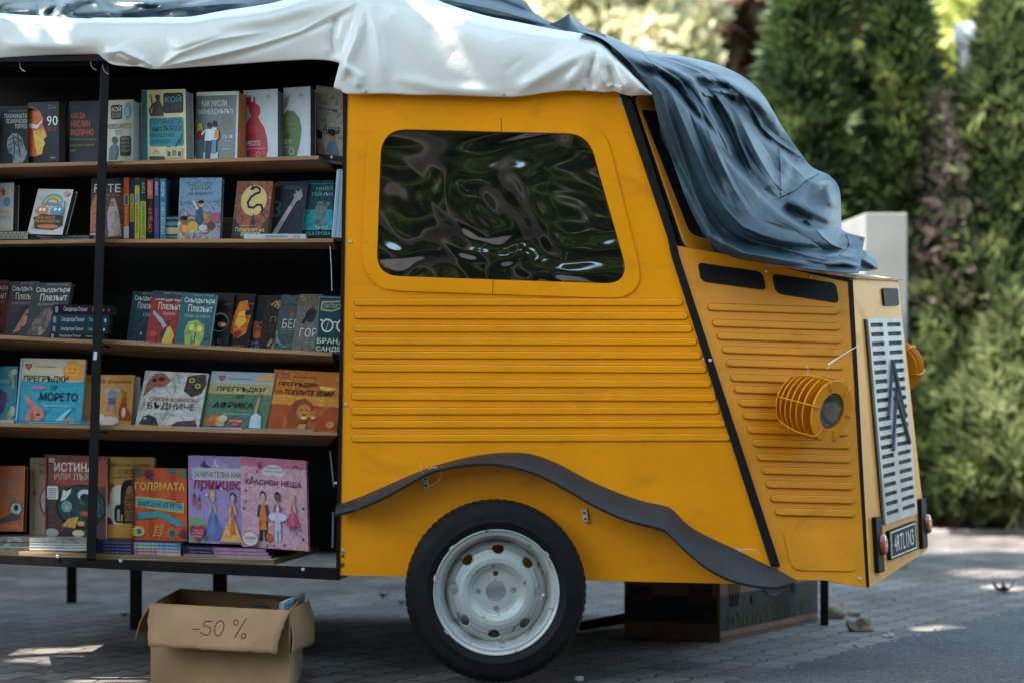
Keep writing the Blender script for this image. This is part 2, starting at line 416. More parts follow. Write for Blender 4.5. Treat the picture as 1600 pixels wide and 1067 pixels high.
# bumper horns with orange side lamps
for q,lc,ra in (([(1361.5,807.5),(1370.5,806),(1375.5,893),(1366.5,895)],(1371.2,850.5),(6,16.5)),([(1433,779),(1440.5,777.5),(1443.5,855),(1436,857.5)],(1441.7,818),(4.8,15))):
    b=body(); b.slab([rpoly(q,2.2)],FRONT,.016,.0006); h=b.build('bumper_block',M['vent'],V,bevel=.003)
    b=body(); c=FRONT(*lc,.017); r=.036*(1 if lc[0]<1400 else 1.0)
    rot=FRONT.n.to_track_quat('Z','Y').to_matrix().to_4x4(); rot.translation=c
    b.lathe([(0,.014),(r*.6,.014),(r*.88,.012),(r,.007),(r*1.02,0)],32,rot)
    lamp=b.build('side_lamp',M['orange'],h,smooth=True)
    b=body()
    for s in (-.5,.5): b.lathe([(0,.018),(.004,.0175),(.005,.013)],10,rot@Matrix.Translation((0,r*s*.55,0)))
    b.build('lamp_screw',M['steel'],lamp)
# windscreen pillar: yellow frame, black gasket, dark pane
b=body(); b.slab([[(1000,146),(1060,146),(1160,400),(1078,392),(1062,372)]],HOODW,-.02,-.03); b.build('windscreen_surround',M['yellow_front'],V)
WS=rpoly([(990,148),(1060,150),(1150,400),(1072,389)],[16,4,4,16])
WI=rpoly([(999.5,170),(1060,176),(1140,384),(1077,367)],[10,4,4,12])
b=body(); b.slab([WS,WI[::-1]],HOODW,.004,-.012); b.build('windscreen_frame',M['yellow_front'],V,bevel=.003)
b=body(); b.slab([rpoly([(986.5,146),(1062,146),(1156,402),(1070,393)],[18,4,4,18]),WS[::-1]],HOODW,-.004,-.019); b.build('windscreen_gasket',M['rubber'],V)
b=body(); b.slab([WI],HOODW,-.008,-.012); b.build('windscreen_pane',M['black'],V)
# curved rubber mudguard sheet
low=[(524,803),(560,793),(600,776),(640,754),(675,736),(720,726.5),(765,723.5),(810,730),(850,744),(890,766),(930,789),(980,811),(1030,824),(1045,833),(1075,862),(1105,886),(1140,904),(1180,914),(1215,916),(1243,909)]
upp=[(525,789),(562,776),(604,758),(650,738),(690,724),(735,713),(782,707),(828,708.5),(872,724),(915,747),(960,767),(1003,782),(1040,790),(1052,797),(1078,822),(1115,842),(1150,858),(1190,878),(1222,893),(1245,906)]
def smooth(pts,n):
    """Catmull-Rom resample"""
    out=[];m=len(pts)
    for k in range(n+1):
        t=k/n*(m-1); i=min(int(t),m-2); f=t-i
        p=[pts[max(0,i-1)],pts[i],pts[i+1],pts[min(m-1,i+2)]]
        q=[]
        for d in range(len(pts[0])):
            a,b_,c,e=[z[d] for z in p]
            q.append(.5*((2*b_)+(-a+c)*f+(2*a-5*b_+4*c-e)*f*f+(-a+3*b_-3*c+e)*f**3))
        out.append(tuple(q))
    return out
LU=smooth(upp,90); LL=smooth(low,90)
vs=[];fs=[];n=91;K=5
for i in range(n):
    a=at(*LU[i],D0-.006); dn=.10 if i>4 else .06
    c=at(*LL[i],D0-dn-.0)
    for k in range(K):
        t=k/(K-1); p=a.lerp(c,t)+Vector((0,-.012*math.sin(PI*t),0)); vs.append(p)
    for k in range(K): 
        t=1-k/(K-1); p=a.lerp(c,t)+Vector((0,-.012*math.sin(PI*t)+.004,-.0085)); vs.append(p)
R=2*K
for i in range(n-1):
    for k in range(R): k2=(k+1)%R; fs.append((i*R+k,(i+1)*R+k,(i+1)*R+k2,i*R+k2))
fs+= [tuple(range(R)),tuple((n-1)*R+k for k in range(R))[::-1]]
b=MB(); b.add(vs,fs); mg=b.build('mudguard',M['foam'],V,smooth=False)
for p in mg.data.polygons: p.use_smooth=True
mg.data.set_sharp_from_angle(angle=math.radians(40)) if hasattr(mg.data,'set_sharp_from_angle') else None
# brackets and cable ties
for q,hs in (([(660.5,743),(668.5,742),(671.5,763),(664,764)],[(665.8,758),(665,748)]),([(908.5,794.5),(916,794),(919,814),(911.5,815)],[(912.6,801),(914.5,810)])):
    b=body(); b.slab([q],SIDE,.012,.0006); br=b.build('bracket',pmat('pale_bracket',(.55,.53,.44),.5,var=.2,scale=60),V)
    b=body()
    for x,y in hs: b.lathe([(0,.003),(.003,.0025),(.004,0)],8,Matrix.Translation(SIDE(x,y,.012))@Matrix.Rotation(PI/2,4,'X'))
    b.build('bracket_screw',M['rubber'],br)
def px3(l,off): return [SIDE(x,y,off+o) for x,y,o in l]
for l in ([(664,742,.0),(660,732,.03),(658,722,.04)],[(668,735,0),(676,729,.03),(688,731,.04),(690,742,.03),(684,752,.01),(672,758,0)],[(1147,855,.02),(1154,856,.03),(1166,854,.03),(1178,858,.02),(1184,864,.0)],[(1147,851,.05),(1150,858,.04),(1153,857,.03)]):
    b=MB(); b.tube(px3(smooth(l,10),.05 if l[0][0]>1000 or l[0][0]<670 and l[0][1]==742 else .03),.0011,6); b.build('cable_tie',M['plastic'],V)
# screws
b0=None
def screw(p,n,r=.0065,mat='steel'):
    b=MB(); rot=Vector(n).to_track_quat('Z','Y').to_matrix().to_4x4(); rot.translation=p
    b.lathe([(0,.004),(r*.35,.0025),(r*.4,.004),(r*.8,.0035),(r,.0005)],12,rot)
    return b.build('screw',M[mat],V,smooth=True)
for x,y in ((536.5,859.5),(547.5,378),(539.5,632),(969,155.5),(972.5,161),(1100.5,561.5),(1109,563),(1204,863)):
    screw(SIDE(x,y,.001 if x!=1109 else .012),SIDE.n)
for x,y in ((1198,424.5),(1266,433),(1343,903.5)): screw(CHEEK(x,y,.001),CHEEK.n)
for x,y in ((1336,437),(1401.5,441),(1362,903)): screw(FRONT(x,y,.001),FRONT.n,.004)
b=body()
for x,y,r in ((536,868,.006),(535.3,882,.008),(531.5,886,.004)): b.lathe([(0,.0006),(r,.0005)],10,Matrix.Translation(SIDE(x,y,.0003))@Matrix.Rotation(PI/2,4,'X'))
b.build('rust_spot',pmat('rust',(.12,.05,.02),.9,var=.5,scale=90),V)
# ------------------------------------------------------------------ wheel
WC=at(775.8,925,6.20); WM=Matrix.Translation(WC)@Matrix.Rotation(math.radians(2.5),4,'Z')@Matrix.Rotation(PI/2,4,'X')  # local +z faces the viewer
wheel=bpy.data.objects.new('wheel',None); COL.objects.link(wheel); wheel.parent=V; wheel.location=WC-V.location
def wb(bld,name,mat,smooth=True):
    o=bld.build(name,mat,None,smooth,origin=WC); o.parent=wheel; o.location=(0,0,0); return o
S=6.20/F
prof=[(.197,-.165),(.200,-.02),(.2035,.000),(.212,.006),(.225,.011),(.228,.0125),(.231,.011),(.245,.012),(.262,.008),(.2665,.007),(.268,.004),(.281,-.008),(.2905,-.024),(.2955,-.045),(.2965,-.085),(.2965,-.10),(.2955,-.145),(.285,-.175),(.25,-.185),(.197,-.165)]
b=MB(); SEG=432; vs=[]; fs=[]; n=len(prof)
for k in range(SEG):
    a=2*PI*k/SEG
    for i,(r,z) in enumerate(prof):
        rr=r
        blk=(k%6)
        if 13<=i<=16 and i not in(14,) and blk in (0,1): rr-=.0026
        if i==14: rr-=.004
        if i==12 and blk in (0,1): rr-=.0022
        aa=a+ (.012 if i in(15,16,17) else 0)
        vs.append(WM@Vector((rr*math.cos(aa),rr*math.sin(aa),z)))
for k in range(SEG):
    k2=(k+1)%SEG
    for i in range(n-1): fs.append((k*n+i,k2*n+i,k2*n+i+1,k*n+i+1))
b.add(vs,fs); ty=wb(b,'tyre',pmat('tyre_rubber',(.006,.0066,.007),.62,spec=.2,var=.35,scale=16,bump=.25,bscale=120))
if hasattr(ty.data,'set_sharp_from_angle'): ty.data.set_sharp_from_angle(angle=math.radians(35))
def rimmat():
    m,N,L,bs=nt('old_white_wheel_paint')
    tc=N.new('ShaderNodeTexCoord')
    def rn(sc,p0,p1,det=6,d=0):
        nz=N.new('ShaderNodeTexNoise'); nz.inputs['Scale'].default_value=sc; nz.inputs['Detail'].default_value=det; nz.inputs['Distortion'].default_value=d
        L.new(tc.outputs['Object'],nz.inputs['Vector'])
        r=N.new('ShaderNodeValToRGB'); r.color_ramp.elements[0].position=p0; r.color_ramp.elements[1].position=p1
        L.new(nz.outputs['Fac'],r.inputs['Fac']); return r
    a=rn(9,.3,.7); a.color_ramp.elements[0].color=(.36,.39,.37,1); a.color_ramp.elements[1].color=(.50,.52,.48,1)
    d=rn(38,.62,.70,8,.4); 
    mx=N.new('ShaderNodeMixRGB'); mx.inputs['Color2'].default_value=(.10,.065,.04,1)
    L.new(d.outputs['Color'],mx.inputs['Fac']); L.new(a.outputs['Color'],mx.inputs['Color1'])
    # brake dust and rust lying in the barrel, between two radii
    sp=N.new('ShaderNodeSeparateXYZ'); L.new(tc.outputs['Object'],sp.inputs[0])
    vm=N.new('ShaderNodeCombineXYZ'); L.new(sp.outputs[0],vm.inputs[0]); L.new(sp.outputs[2],vm.inputs[1])
    ln=N.new('ShaderNodeVectorMath'); ln.operation='LENGTH'; L.new(vm.outputs[0],ln.inputs[0])
    rr=N.new('ShaderNodeValToRGB'); e=rr.color_ramp.elements
    e[0].position=.156; e[0].color=(0,0,0,1); e[1].position=.164; e[1].color=(.8,.8,.8,1)
    x=e.new(.176); x.color=(.45,.45,.45,1); x=e.new(.184); x.color=(0,0,0,1)
    L.new(ln.outputs['Value'],rr.inputs['Fac'])
    d2=rn(20,.35,.62,7,.3); mu=N.new('ShaderNodeMath'); mu.operation='MULTIPLY'; L.new(rr.outputs['Color'],mu.inputs[0]); L.new(d2.outputs['Color'],mu.inputs[1])
    mx2=N.new('ShaderNodeMixRGB'); mx2.inputs['Color2'].default_value=(.13,.095,.06,1)
    L.new(mu.outputs[0],mx2.inputs['Fac']); L.new(mx.outputs['Color'],mx2.inputs['Color1']); L.new(mx2.outputs['Color'],bs.inputs['Base Color'])
    bs.inputs['Roughness'].default_value=.38; bs.inputs['Metallic'].default_value=.15
    bp=N.new('ShaderNodeBump'); bp.inputs['Strength'].default_value=.2; bp.inputs['Distance'].default_value=.003
    L.new(d.outputs['Color'],bp.inputs['Height']); L.new(bp.outputs['Normal'],bs.inputs['Normal'])
    return m
RM=rimmat()
# disc: fine polar grid, openings cut out and their edges pulled onto the true outline
NR,NA=64,288; kk=S
dp=[(16,-.040),(30,-.040),(35,-.038),(40,-.030),(46,-.021),(52,-.0205),(58,-.024),(64,-.033),(72,-.046),(78,-.052),(80,-.056)]
def depth(r):
    for (a,za),(c,zc) in zip(dp,dp[1:]):
        if r<=c: t=max(0,(r-a)/(c-a)); t=t*t*(3-2*t); return za+(zc-za)*t
    return dp[-1][1]
holes=[]
for k in range(8):
    a=PI/2-.05+k*PI/4; holes.append((66.5*math.cos(a),66.5*math.sin(a),9.0,6.6,a))
for k in range(4):
    a=PI/2+.02+k*PI/2; holes.append((28*math.cos(a),28*math.sin(a),4.1,4.1,a))
def inhole(x,y):
    for (hx,hy,ra,rb,a) in holes:
        dx,dy=x-hx,y-hy; rad=dx*math.cos(a)+dy*math.sin(a); tan=-dx*math.sin(a)+dy*math.cos(a)
        ra2=ra*(1+.18*(rad/rb if rb!=4.1 else 0))
        q=math.hypot(tan/ra2,rad/rb)
        if q<1.25: return q,(hx,hy,a,rad,tan)
    return 9,None
vs2=[];keep={}
for j in range(NR+1):
    r=16+64*j/NR
    for k in range(NA):
        a=2*PI*k/NA; x,y=r*math.cos(a),r*math.sin(a); q,h=inhole(x,y)
        if h and .86<q<1.14:
            hx,hy,ha,rad,tan=h; rad/=q; tan/=q
            x=hx+rad*math.cos(ha)-tan*math.sin(ha); y=hy+rad*math.sin(ha)+tan*math.cos(ha); q=1
        vs2.append((x,y,q))
b=MB(); V3=[WM@Vector((x*kk,y*kk,depth(math.hypot(x,y))+(-.002 if q==1 else 0))) for x,y,q in vs2]; fs=[]
for j in range(NR):
    for k in range(NA):
        k2=(k+1)%NA; ids=(j*NA+k,j*NA+k2,(j+1)*NA+k2,(j+1)*NA+k)
        cx=sum(vs2[i][0] for i in ids)/4; cy=sum(vs2[i][1] for i in ids)/4
        if inhole(cx,cy)[0]>.999: fs.append(ids)
b.add(V3,fs)
rim=wb(b,'rim',RM)
md=rim.modifiers.new('thickness','SOLIDIFY'); md.thickness=.004; md.offset=-1
b=MB(); b.lathe([(79.5*kk,-.060),(80*kk,-.052),(82*kk,-.040),(85.5*kk,-.018),(88.5*kk,-.006),(90.5*kk,-.001),(93*kk,-.0035),(95.5*kk,.001),(97.5*kk,.006),(98.8*kk,.005),(98.8*kk,-.004),(94*kk,-.012),(86*kk,-.05),(85*kk,-.15),(90*kk,-.165),(96*kk,-.168)],144,WM)
rb=wb(b,'rim_barrel',RM); rb.parent=rim; 
b=MB(); p=lambda x,y,z: WM@Vector((x*kk,y*kk,z))
b.tube([p(76,-7,-.045),p(75.5,-6,-.03),p(73,-5,-.018)],[.004,.004,.0035],10); 
vlv=wb(b,'valve',M['plastic']); vlv.parent=rim
b=MB()
for k,a in enumerate((2.35,2.9,3.8,.65)):
    x0,y0=97.8*math.cos(a),97.8*math.sin(a); t=Vector((-math.sin(a),math.cos(a)))*5; o=Vector((math.cos(a),math.sin(a)))*3.2
    b.add([p(x0-t.x,y0-t.y,.0065),p(x0+t.x,y0+t.y,.0065),p(x0+t.x*.8+o.x,y0+t.y*.8+o.y,.0055),p(x0-t.x*.8+o.x,y0-t.y*.8+o.y,.0055),p(x0-t.x*.8+o.x*1.05,y0-t.y*.8+o.y*1.05,.002),p(x0+t.x*.8+o.x*1.05,y0+t.y*.8+o.y*1.05,.002)],[(0,1,2,3),(3,2,5,4)])
bw=wb(b,'balance_weight',RM,False); bw.parent=rim
# axle stub and the beam lying behind

# ------------------------------------------------------------------ caged headlights
def headlight(c, ax, sc=1.0):
    ax=Vector(ax).normalized(); q=ax.to_track_quat('Z','X').to_matrix().to_4x4(); q.translation=c
    q=q@Matrix.Scale(sc,4)
    hl=bpy.data.objects.new('headlight',None); COL.objects.link(hl); hl.parent=V; hl.location=c-V.location
    R=lambda z: .104-.9*(z+.045)**2*(1 if z>-.045 else 1.9)
    def put(b,n,m,sm=True):
        o=b.build(n,m,None,sm,origin=c); o.parent=hl; o.location=(0,0,0); return o
    b=MB(); b.lathe([(.059,.001),(.099,.001),(.1005,-.002),(.099,-.006),(.059,-.006),(.059,.001)],64,q); put(b,'front_ring',M['yellow_worn'],False)
    for i in range(1,7):
        z=-.006-.0265*i; r=R(z); b=MB(); b.lathe([(r-.034,z),(r,z),(r+.001,z-.0025),(r,z-.005),(r-.034,z-.005),(r-.034,z)],56,q); put(b,'louvre_ring',M['yellow_worn'],False)
    b=MB(); b.lathe([(.040,-.008),(.042,-.17),(.0,-.172)],32,q); put(b,'lamp_body',M['blacksteel'])
    b=MB(); b.lathe([(.0,.000),(.03,-.001),(.050,-.003),(.0588,-.006)],40,q)
    lens=put(b,'lens',pmat('smoky_lens',(.05,.035,.028),.12,var=.3,scale=30,coat=1)); 
    b=MB()
    for k in range(6):
        a=k*PI/3+.35
        pts=[]
        for z in [-.168,-.14,-.11,-.08,-.05,-.025,-.004,.004]:
            r=R(z)+.004; pts.append(q@Vector((r*math.cos(a),r*math.sin(a),z)))
        for r in (.095,.084,.074): pts.append(q@Vector((r*math.cos(a),r*math.sin(a),.006)))
        pts.append(q@Vector((.068*math.cos(a),.068*math.sin(a),.002)))
        b.tube(pts,.0026,6)
    put(b,'wire_cage',M['yellow_worn'])
    return hl
headlight(at(1300,642,6.27),(.64,-.72,-.20),1.02)
hd2=headlight(at(1393,578,7.36),(-.42,-.88,-.15),1.0)
for l in ([(1265,583,.12),(1266.5,577,.12),(1284,563,.14),(1302,551,.16)],[(1241,601,.10),(1236,590,.12),(1229,580,.14)]):
    b=MB(); b.tube([CHEEK(x,y,o) for x,y,o in l],[.0025,.004,.0017,.0015] if len(l)==4 else [.003,.0018,.0017],8); b.build('cable_tie',M['plastic'],V)
b=MB(); b.tube([CHEEK(1262,632,0.0),at(1275,634,6.36)],.03,16); b.build('lamp_bracket',M['blacksteel'],V)
b=MB(); b.tube([at(1392,573,7.45),at(1412,573,7.4)],.02,12); b.build('lamp_bracket',M['blacksteel'],V)
# ------------------------------------------------------------------ body shell behind (roof, back, floor) and the open shelf bay
def zat(py,D=D0): return H-(py-YH)/F*D
b=MB(); b.box(at(545,0).x,at(985,0).x,.012,1.55,zat(132),zat(120)); b.build('roof',M['blacksteel'],V)
b=MB(); b.box(-2.05,at(543,0).x,.02,1.45,zat(72),zat(64)); b.build('roof_board',M['blacksteel'],V)
b=MB(); xL=-1.80
b.box(xL-.25,at(536,0).x,.62,.64,zat(862,6.96),zat(60)); b.box(at(533,0).x,at(540,0).x,.06,.62,zat(860),zat(70))
b.build('bay_back_wall',M['black'],V)
b=MB(); b.box(at(560,0).x,at(1200,0).x,2.25,2.27,.28,1.95); b.box(at(540,0).x,at(640,0).x,.02,2.25,.40,.42); b.box(at(640,0).x,at(915,0).x,.05,2.25,.62,.64); b.box(at(915,0).x,at(1000,0).x,.02,2.25,.42,.44);b.box(-1.80,at(529,0).x,.95,2.25,.415,.43); b.box(-1.80,at(529,0).x,2.25,2.27,.30,1.95); b.box(-1.82,-1.80,-.02,2.25,.415,1.95); b.box(at(1000,0).x,at(1190,0).x,.02,2.25,.42,.44);b.box(at(700,0).x,at(715,0).x,.4,1.45,.42,1.9); b.build('far_side_panel',M['black'],V)  # unseen far side and floors, deepened and lowered to block light underneath
b=MB(); b.box(-5.4,-2.95,.0,2.25,.30,1.85); b.build('low_sky_block',M['yellow'],V,bevel=.02)  # added unseen box left of the bay, blocks low sky light
# uprights, top rail, bottom frame
b=MB(); b.hexa([at(134.5,876,6.33),at(149.5,876,6.33),at(149.5,876,6.38),at(134.5,876,6.38),at(157.5,84,6.33),at(171.5,84,6.33),at(171.5,84,6.38),at(157.5,84,6.38)])
post=b.build('upright',M['blacksteel'],V,bevel=.002)
b=MB(); b.hexa([at(145.5,562,6.327),at(151,562,6.327),at(151,562,6.33),at(145.5,562,6.33),at(146.5,549,6.327),at(152,549,6.327),at(152,549,6.33),at(146.5,549,6.33)])
b.build('price_sticker',pmat('sticker',(.5,.5,.48),.6),post)
b=MB()
for (y0,y1,Dn,Df) in ((88.5,97,6.30,6.34),(97,104,6.34,6.38)):
    b.hexa([at(-46,y1+1,Dn),at(170,y1-1,Dn),at(170,y1-1,Df),at(-46,y1+1,Df),at(-46,y0+1,Dn),at(170,y0-2,Dn),at(170,y0-2,Df),at(-46,y0+1,Df)])
b.build('top_rail',M['blacksteel'],V,bevel=.002)
b=MB(); b.hexa([at(-46,89,6.30),at(158,85,6.30),at(158,85,6.34),at(-46,89,6.34),at(-46,86,6.30),at(156,82.5,6.30),at(156,82.5,6.34),at(-46,86,6.34)]); b.build('rail_board',M['wood'],V)
b=MB(); b.hexa([at(-46,878,6.33),at(529,906,6.33),at(529,906,6.375),at(-46,878,6.375),at(-46,864.5,6.33),at(529,886.5,6.33),at(529,886.5,6.375),at(-46,864.5,6.375)])
b.hexa([at(525,906,6.34),at(531,906,6.34),at(552,896,8.0),at(545,896,8.0),at(525,897,6.34),at(531,897,6.34),at(552,889,8.0),at(545,889,8.0)])
b.build('bottom_frame',M['blacksteel'],V,bevel=.002)
for x,y in ((90,869),(188.5,875.5),(473.5,889)): screw(at(x,y,6.3285),(0,-1,0),.0065)
for x,y in ((524.5,754),(518,246)): screw(at(x,y,6.335),(0,-1,0),.005)
# hooks
for x,y in ((31,103),(142,101),(161,107)):
    b=MB(); b.tube([at(a,c,6.32-.01*k) for k,(a,c) in enumerate(smooth([(x,y-6),(x,y),(x+3,y+6),(x+8,y+9)],8))],.0018,6); b.build('hook',M['steel'],V)
b=MB(); b.tube([at(x,y,6.39) for x,y in ((516,385),(518,420),(519,455))],.0018,6); b.build('hook',M['steel'],V)
b=MB(); b.tube([at(516,704,6.5),at(522,760,6.5)],.0035,8); b.tube([at(521,800,6.5),at(520,855,6.5)],.005,8); b.build('gas_strut',pmat('grey_strut',(.25,.25,.25),.4,metal=.5),V)
# shelves: (front edge top left, top right, edge px height, underside px height left/right, right end px of the underside, D front)
def shelf(xl,yl,xr,yr,e,ul,ur,xe,Df=6.39,dep=.21,name='shelf'):
    b=MB()
    Dr=Df+dep
    A=at(xl,yl,Df);B=at(xr,yr,Df);A2=at(xl,yl+e,Df);B2=at(xr,yr+e,Df)
    C2=at(xl,yl+e+ul,Dr);E2=at(xe,yr+e+ur,Dr)
    up=Vector((0,0,A.z-A2.z))
    b.hexa([A2,B2,E2,C2,A,B,E2+up,C2+up]); return b.build(name,M['wood'],V,bevel=.0012)
shelf(-44,257.5,158,252.5,6,19.5,17,158)
shelf(167,252.5,498,243.5,6,19,20,527)
shelf(-44,376.5,154,374,6,5.5,5,154)
shelf(163,374,521,373,6,6,11,528)
shelf(-44,521,147.5,531,6,17,17,147.5)
shelf(158,530,519,550.5,6,18,20,531)
shelf(-44,659,143,663.5,6,16,17,143)
shelf(155,664,527.5,674.5,6,17,17,512)
for x,y in ((172,258),(164,377),(160,538),(155,671)):
    b=MB(); b.hexa([at(x,y+4,6.43),at(x+14,y+6,6.43),at(x+14,y+6,6.44),at(x,y+4,6.44),at(x,y+1,6.43),at(x+12,y+3,6.43),at(x+12,y+3,6.44),at(x,y+1,6.44)]); b.build('shelf_bracket',M['blacksteel'],V)
# plywood floor of the bay
b=MB(); z0=at(430,882,6.39)
b.hexa([at(-46,866,6.39),at(428,882.5,6.39),at(498,862,6.93),at(-46,845,6.93),at(-46,858,6.39),at(428,873,6.39),at(498,852,6.93),at(-46,836,6.93)])
def ply():
    m,N,L,bs=nt('plywood_edge'); tc=N.new('ShaderNodeTexCoord'); mp=N.new('ShaderNodeMapping'); mp.inputs['Scale'].default_value=(.6,1,75)
    nz=N.new('ShaderNodeTexNoise'); nz.inputs['Scale'].default_value=6; nz.inputs['Detail'].default_value=4; L.new(tc.outputs['Object'],mp.inputs['Vector']); L.new(mp.outputs['Vector'],nz.inputs['Vector'])
    r=N.new('ShaderNodeValToRGB'); r.color_ramp.elements[0].position=.4; r.color_ramp.elements[1].position=.6; r.color_ramp.elements[0].color=(.10,.055,.02,1); r.color_ramp.elements[1].color=(.42,.27,.13,1)
    L.new(nz.outputs['Fac'],r.inputs['Fac']); L.new(r.outputs['Color'],bs.inputs['Base Color']); bs.inputs['Roughness'].default_value=.7; return m
b.build('floor_board',ply(),V)
# legs holding the bay up
for (x0,x1,yt,yb,D) in ((203,222,880,985,7.9),(332.5,355,886,985,7.9),(104,120,874,945,9.0),(1281.5,1294.5,905,977,8.05)):
    b=MB(); b.hexa([at(x0,yb,D),at(x1,yb,D),at(x1,yb,D+.05),at(x0,yb,D+.05),at(x0,yt,D),at(x1,yt,D),at(x1,yt,D+.05),at(x0,yt,D+.05)]); b.build('support_leg',M['blacksteel'],V)
b=MB(); b.hexa([at(905,985,7.7),at(985,972,7.9),at(985,972,8.0),at(905,985,7.8),at(905,971,7.7),at(985,955,7.9),at(985,955,8.0),at(905,971,7.8)]); b.build('tow_beam',M['blacksteel'],V)

# ================================================================== tarpaulins: pictured outlines swept as one folded cloth
def segdist(px,py,ax,ay,bx,by):
    dx,dy=bx-ax,by-ay; L2=dx*dx+dy*dy+1e-9
    t=np.clip(((px-ax)*dx+(py-ay)*dy)/L2,0,1)
    qx,qy=ax+t*dx,ay+t*dy
    d=np.hypot(px-qx,py-qy); side=np.sign((px-qx)*dy-(py-qy)*dx)
    return d,side,t
def polyfold(px,py,pts,w,amp,kind='ridge',taper=True):
    """height contribution of a fold running along pts"""
    best=np.full(px.shape,1e9); sd=np.zeros(px.shape); tt=np.zeros(px.shape); n=len(pts)-1
    for i in range(n):
        d,s,t=segdist(px,py,*pts[i],*pts[i+1]); m=d<best
        best=np.where(m,d,best); sd=np.where(m,s,sd); tt=np.where(m,(i+t)/n,tt)
    tp=np.clip(np.sin(PI*np.clip(tt,.02,.98))*1.6,0,1) if taper else 1.0
    if kind=='ridge': return amp*tp*np.exp(-(best/w)**2)
    if kind=='crease': return amp*tp*np.exp(-(best/w))
    if kind=='step':  # raised on the negative side, fading away from the edge
        x=-sd*best
        return amp*tp*(1/(1+np.exp(-x/2.6)))*np.exp(-np.clip(x,0,None)/w)
WT=[(-20,20,-20,92),(60,26,60,87),(130,30,130,84),(148,29,152,84.5),(163,29,163,93),(176,29,176,101),(195,29,195,104),(218,29,218,104.5),(238,28,238,108),(262,28,262,107.5),(300,27,300,105),(350,18,360,101),(430,5,430,96),(490,-15,490,93.5),(545,-25,524,97),(554,-25,532,104),(560,-25,529,120),(565,-25,522,136),(572,-25,532,141),(580,-25,546,147.5),(604,-20,604,147),(650,-12,650,149),(700,8,700,149),(760,26,785,152),(810,36,820,150),(860,46,855,145),(900,52,890,142),(920,57,925,143),(935,62,945,144.5),(946,71,960,143),(960,84,972,147),(978,102,985,149.5),(1000,126,1002,149),(1018,146,1020,149)]
NT,NV=420,64
P=np.array(smooth(WT,NT)); v=np.linspace(0,1,NV)
tx,ty_,bx,by=[P[:,i][:,None] for i in range(4)]
PX=bx+(tx-bx)*v; PY=by+(ty_-by)*v
dep=-.018-.028*np.sin(PI*np.clip(v,0,1))[None,:]**.8+np.clip(v-.80,0,1)[None,:]**2*2.6+0*PX
folds=[([(568,6),(556,60),(541,96),(534,130)],7,.022,'ridge'),([(575,0),(590,60),(600,140)],10,.014,'ridge'),([(580,0),(650,60),(720,145)],22,.012,'ridge'),
 ([(562,2),(470,50),(400,72),(330,88),(246,106)],5,.026,'crease'),([(560,14),(440,62),(330,98)],7,-.016,'ridge'),([(545,-4),(430,22),(300,58),(260,72)],14,.012,'ridge'),([(350,52),(300,66),(270,78)],6,.012,'ridge'),
 ([(158,84),(190,80),(215,92),(240,104)],5,.026,'crease'),([(165,92),(200,101),(232,98)],4,-.018,'ridge'),([(180,84),(212,103)],4,.014,'ridge'),([(246,106),(280,84),(340,62),(420,50)],6,.018,'crease'),
 ([(526,22),(518,60),(522,97)],7,-.020,'ridge'),([(536,100),(560,120),(560,140)],6,.014,'ridge'),([(541,98),(520,90),(505,70)],4,.010,'crease'),
 ([(940,66),(870,105),(800,146)],11,.022,'ridge'),([(935,70),(905,110),(880,138)],9,.015,'ridge'),([(940,72),(935,110),(946,140)],6,.026,'crease'),([(928,78),(920,120),(930,140)],6,-.018,'ridge'),([(946,76),(966,118),(980,146)],6,.026,'crease'),([(952,100),(958,128),(962,140)],6,-.022,'ridge'),
 ([(960,92),(990,125),(1010,147)],6,.018,'ridge'),([(946,138),(956,133),(968,137),(974,147)],3,.016,'ridge'),([(700,20),(760,70),(800,148)],30,.010,'ridge'),([(610,120),(700,140),(790,146)],9,.010,'ridge'),([(640,4),(740,60),(860,92)],26,.009,'ridge'),
 ([(0,45),(120,42),(260,46)],10,-.012,'ridge'),([(0,70),(140,74)],9,.010,'ridge'),([(270,34),(420,30),(520,0)],12,.012,'ridge')]
for pts,w,a,k in folds: dep=dep-polyfold(PX,PY,pts,w,a,k)
rs=np.random.default_rng(3)
for _ in range(26):
    x=rs.uniform(0,1000); y=rs.uniform(20,140); an=rs.normal(-.4,.5); l=rs.uniform(20,70)
    dep=dep-polyfold(PX,PY,[(x,y),(x+l*math.cos(an),y+l*math.sin(an))],rs.uniform(5,12),rs.uniform(-.006,.006),'crease' if _%2 else 'ridge')
D=D0-.02+dep; D=np.minimum(D, np.where(v[None,:]<.8, D0-.014, 99))
X=(PX-800)/F*D; Z=H-(PY-YH)/F*D; Y=D-D0
verts=list(zip(X.ravel(),Y.ravel(),Z.ravel())); faces=[]
for i in range(NT):
    for j in range(NV-1):
        a=i*NV+j; faces.append((a,a+NV,a+NV+1,a+1))
base=len(verts); EX=8
for i in range(NT+1):
    q=i*NV+NV-1; x,y,z=verts[q]
    for e in range(1,EX+1):
        s=e/EX; verts.append((x,y+1.3*s,z+.03*math.sin(PI*s)+.012*math.sin(i*.11+e)-.012*math.sin(i*.11)))
for i in range(NT):
    for e in range(EX):
        g=lambda ii,ee: ii*NV+NV-1 if ee==0 else base+ii*EX+ee-1
        faces.append((g(i,e),g(i+1,e),g(i+1,e+1),g(i,e+1)))
wt=mesh_obj('white_tarpaulin',verts,faces,M['whitetarp'],None,True,origin=at(540,60,D0-.03))
tag(wt,'shiny white tarpaulin hanging over the roof edge, screwed above the side window','tarpaulin')
md=wt.modifiers.new('thickness','SOLIDIFY'); md.thickness=.0015; md.offset=1
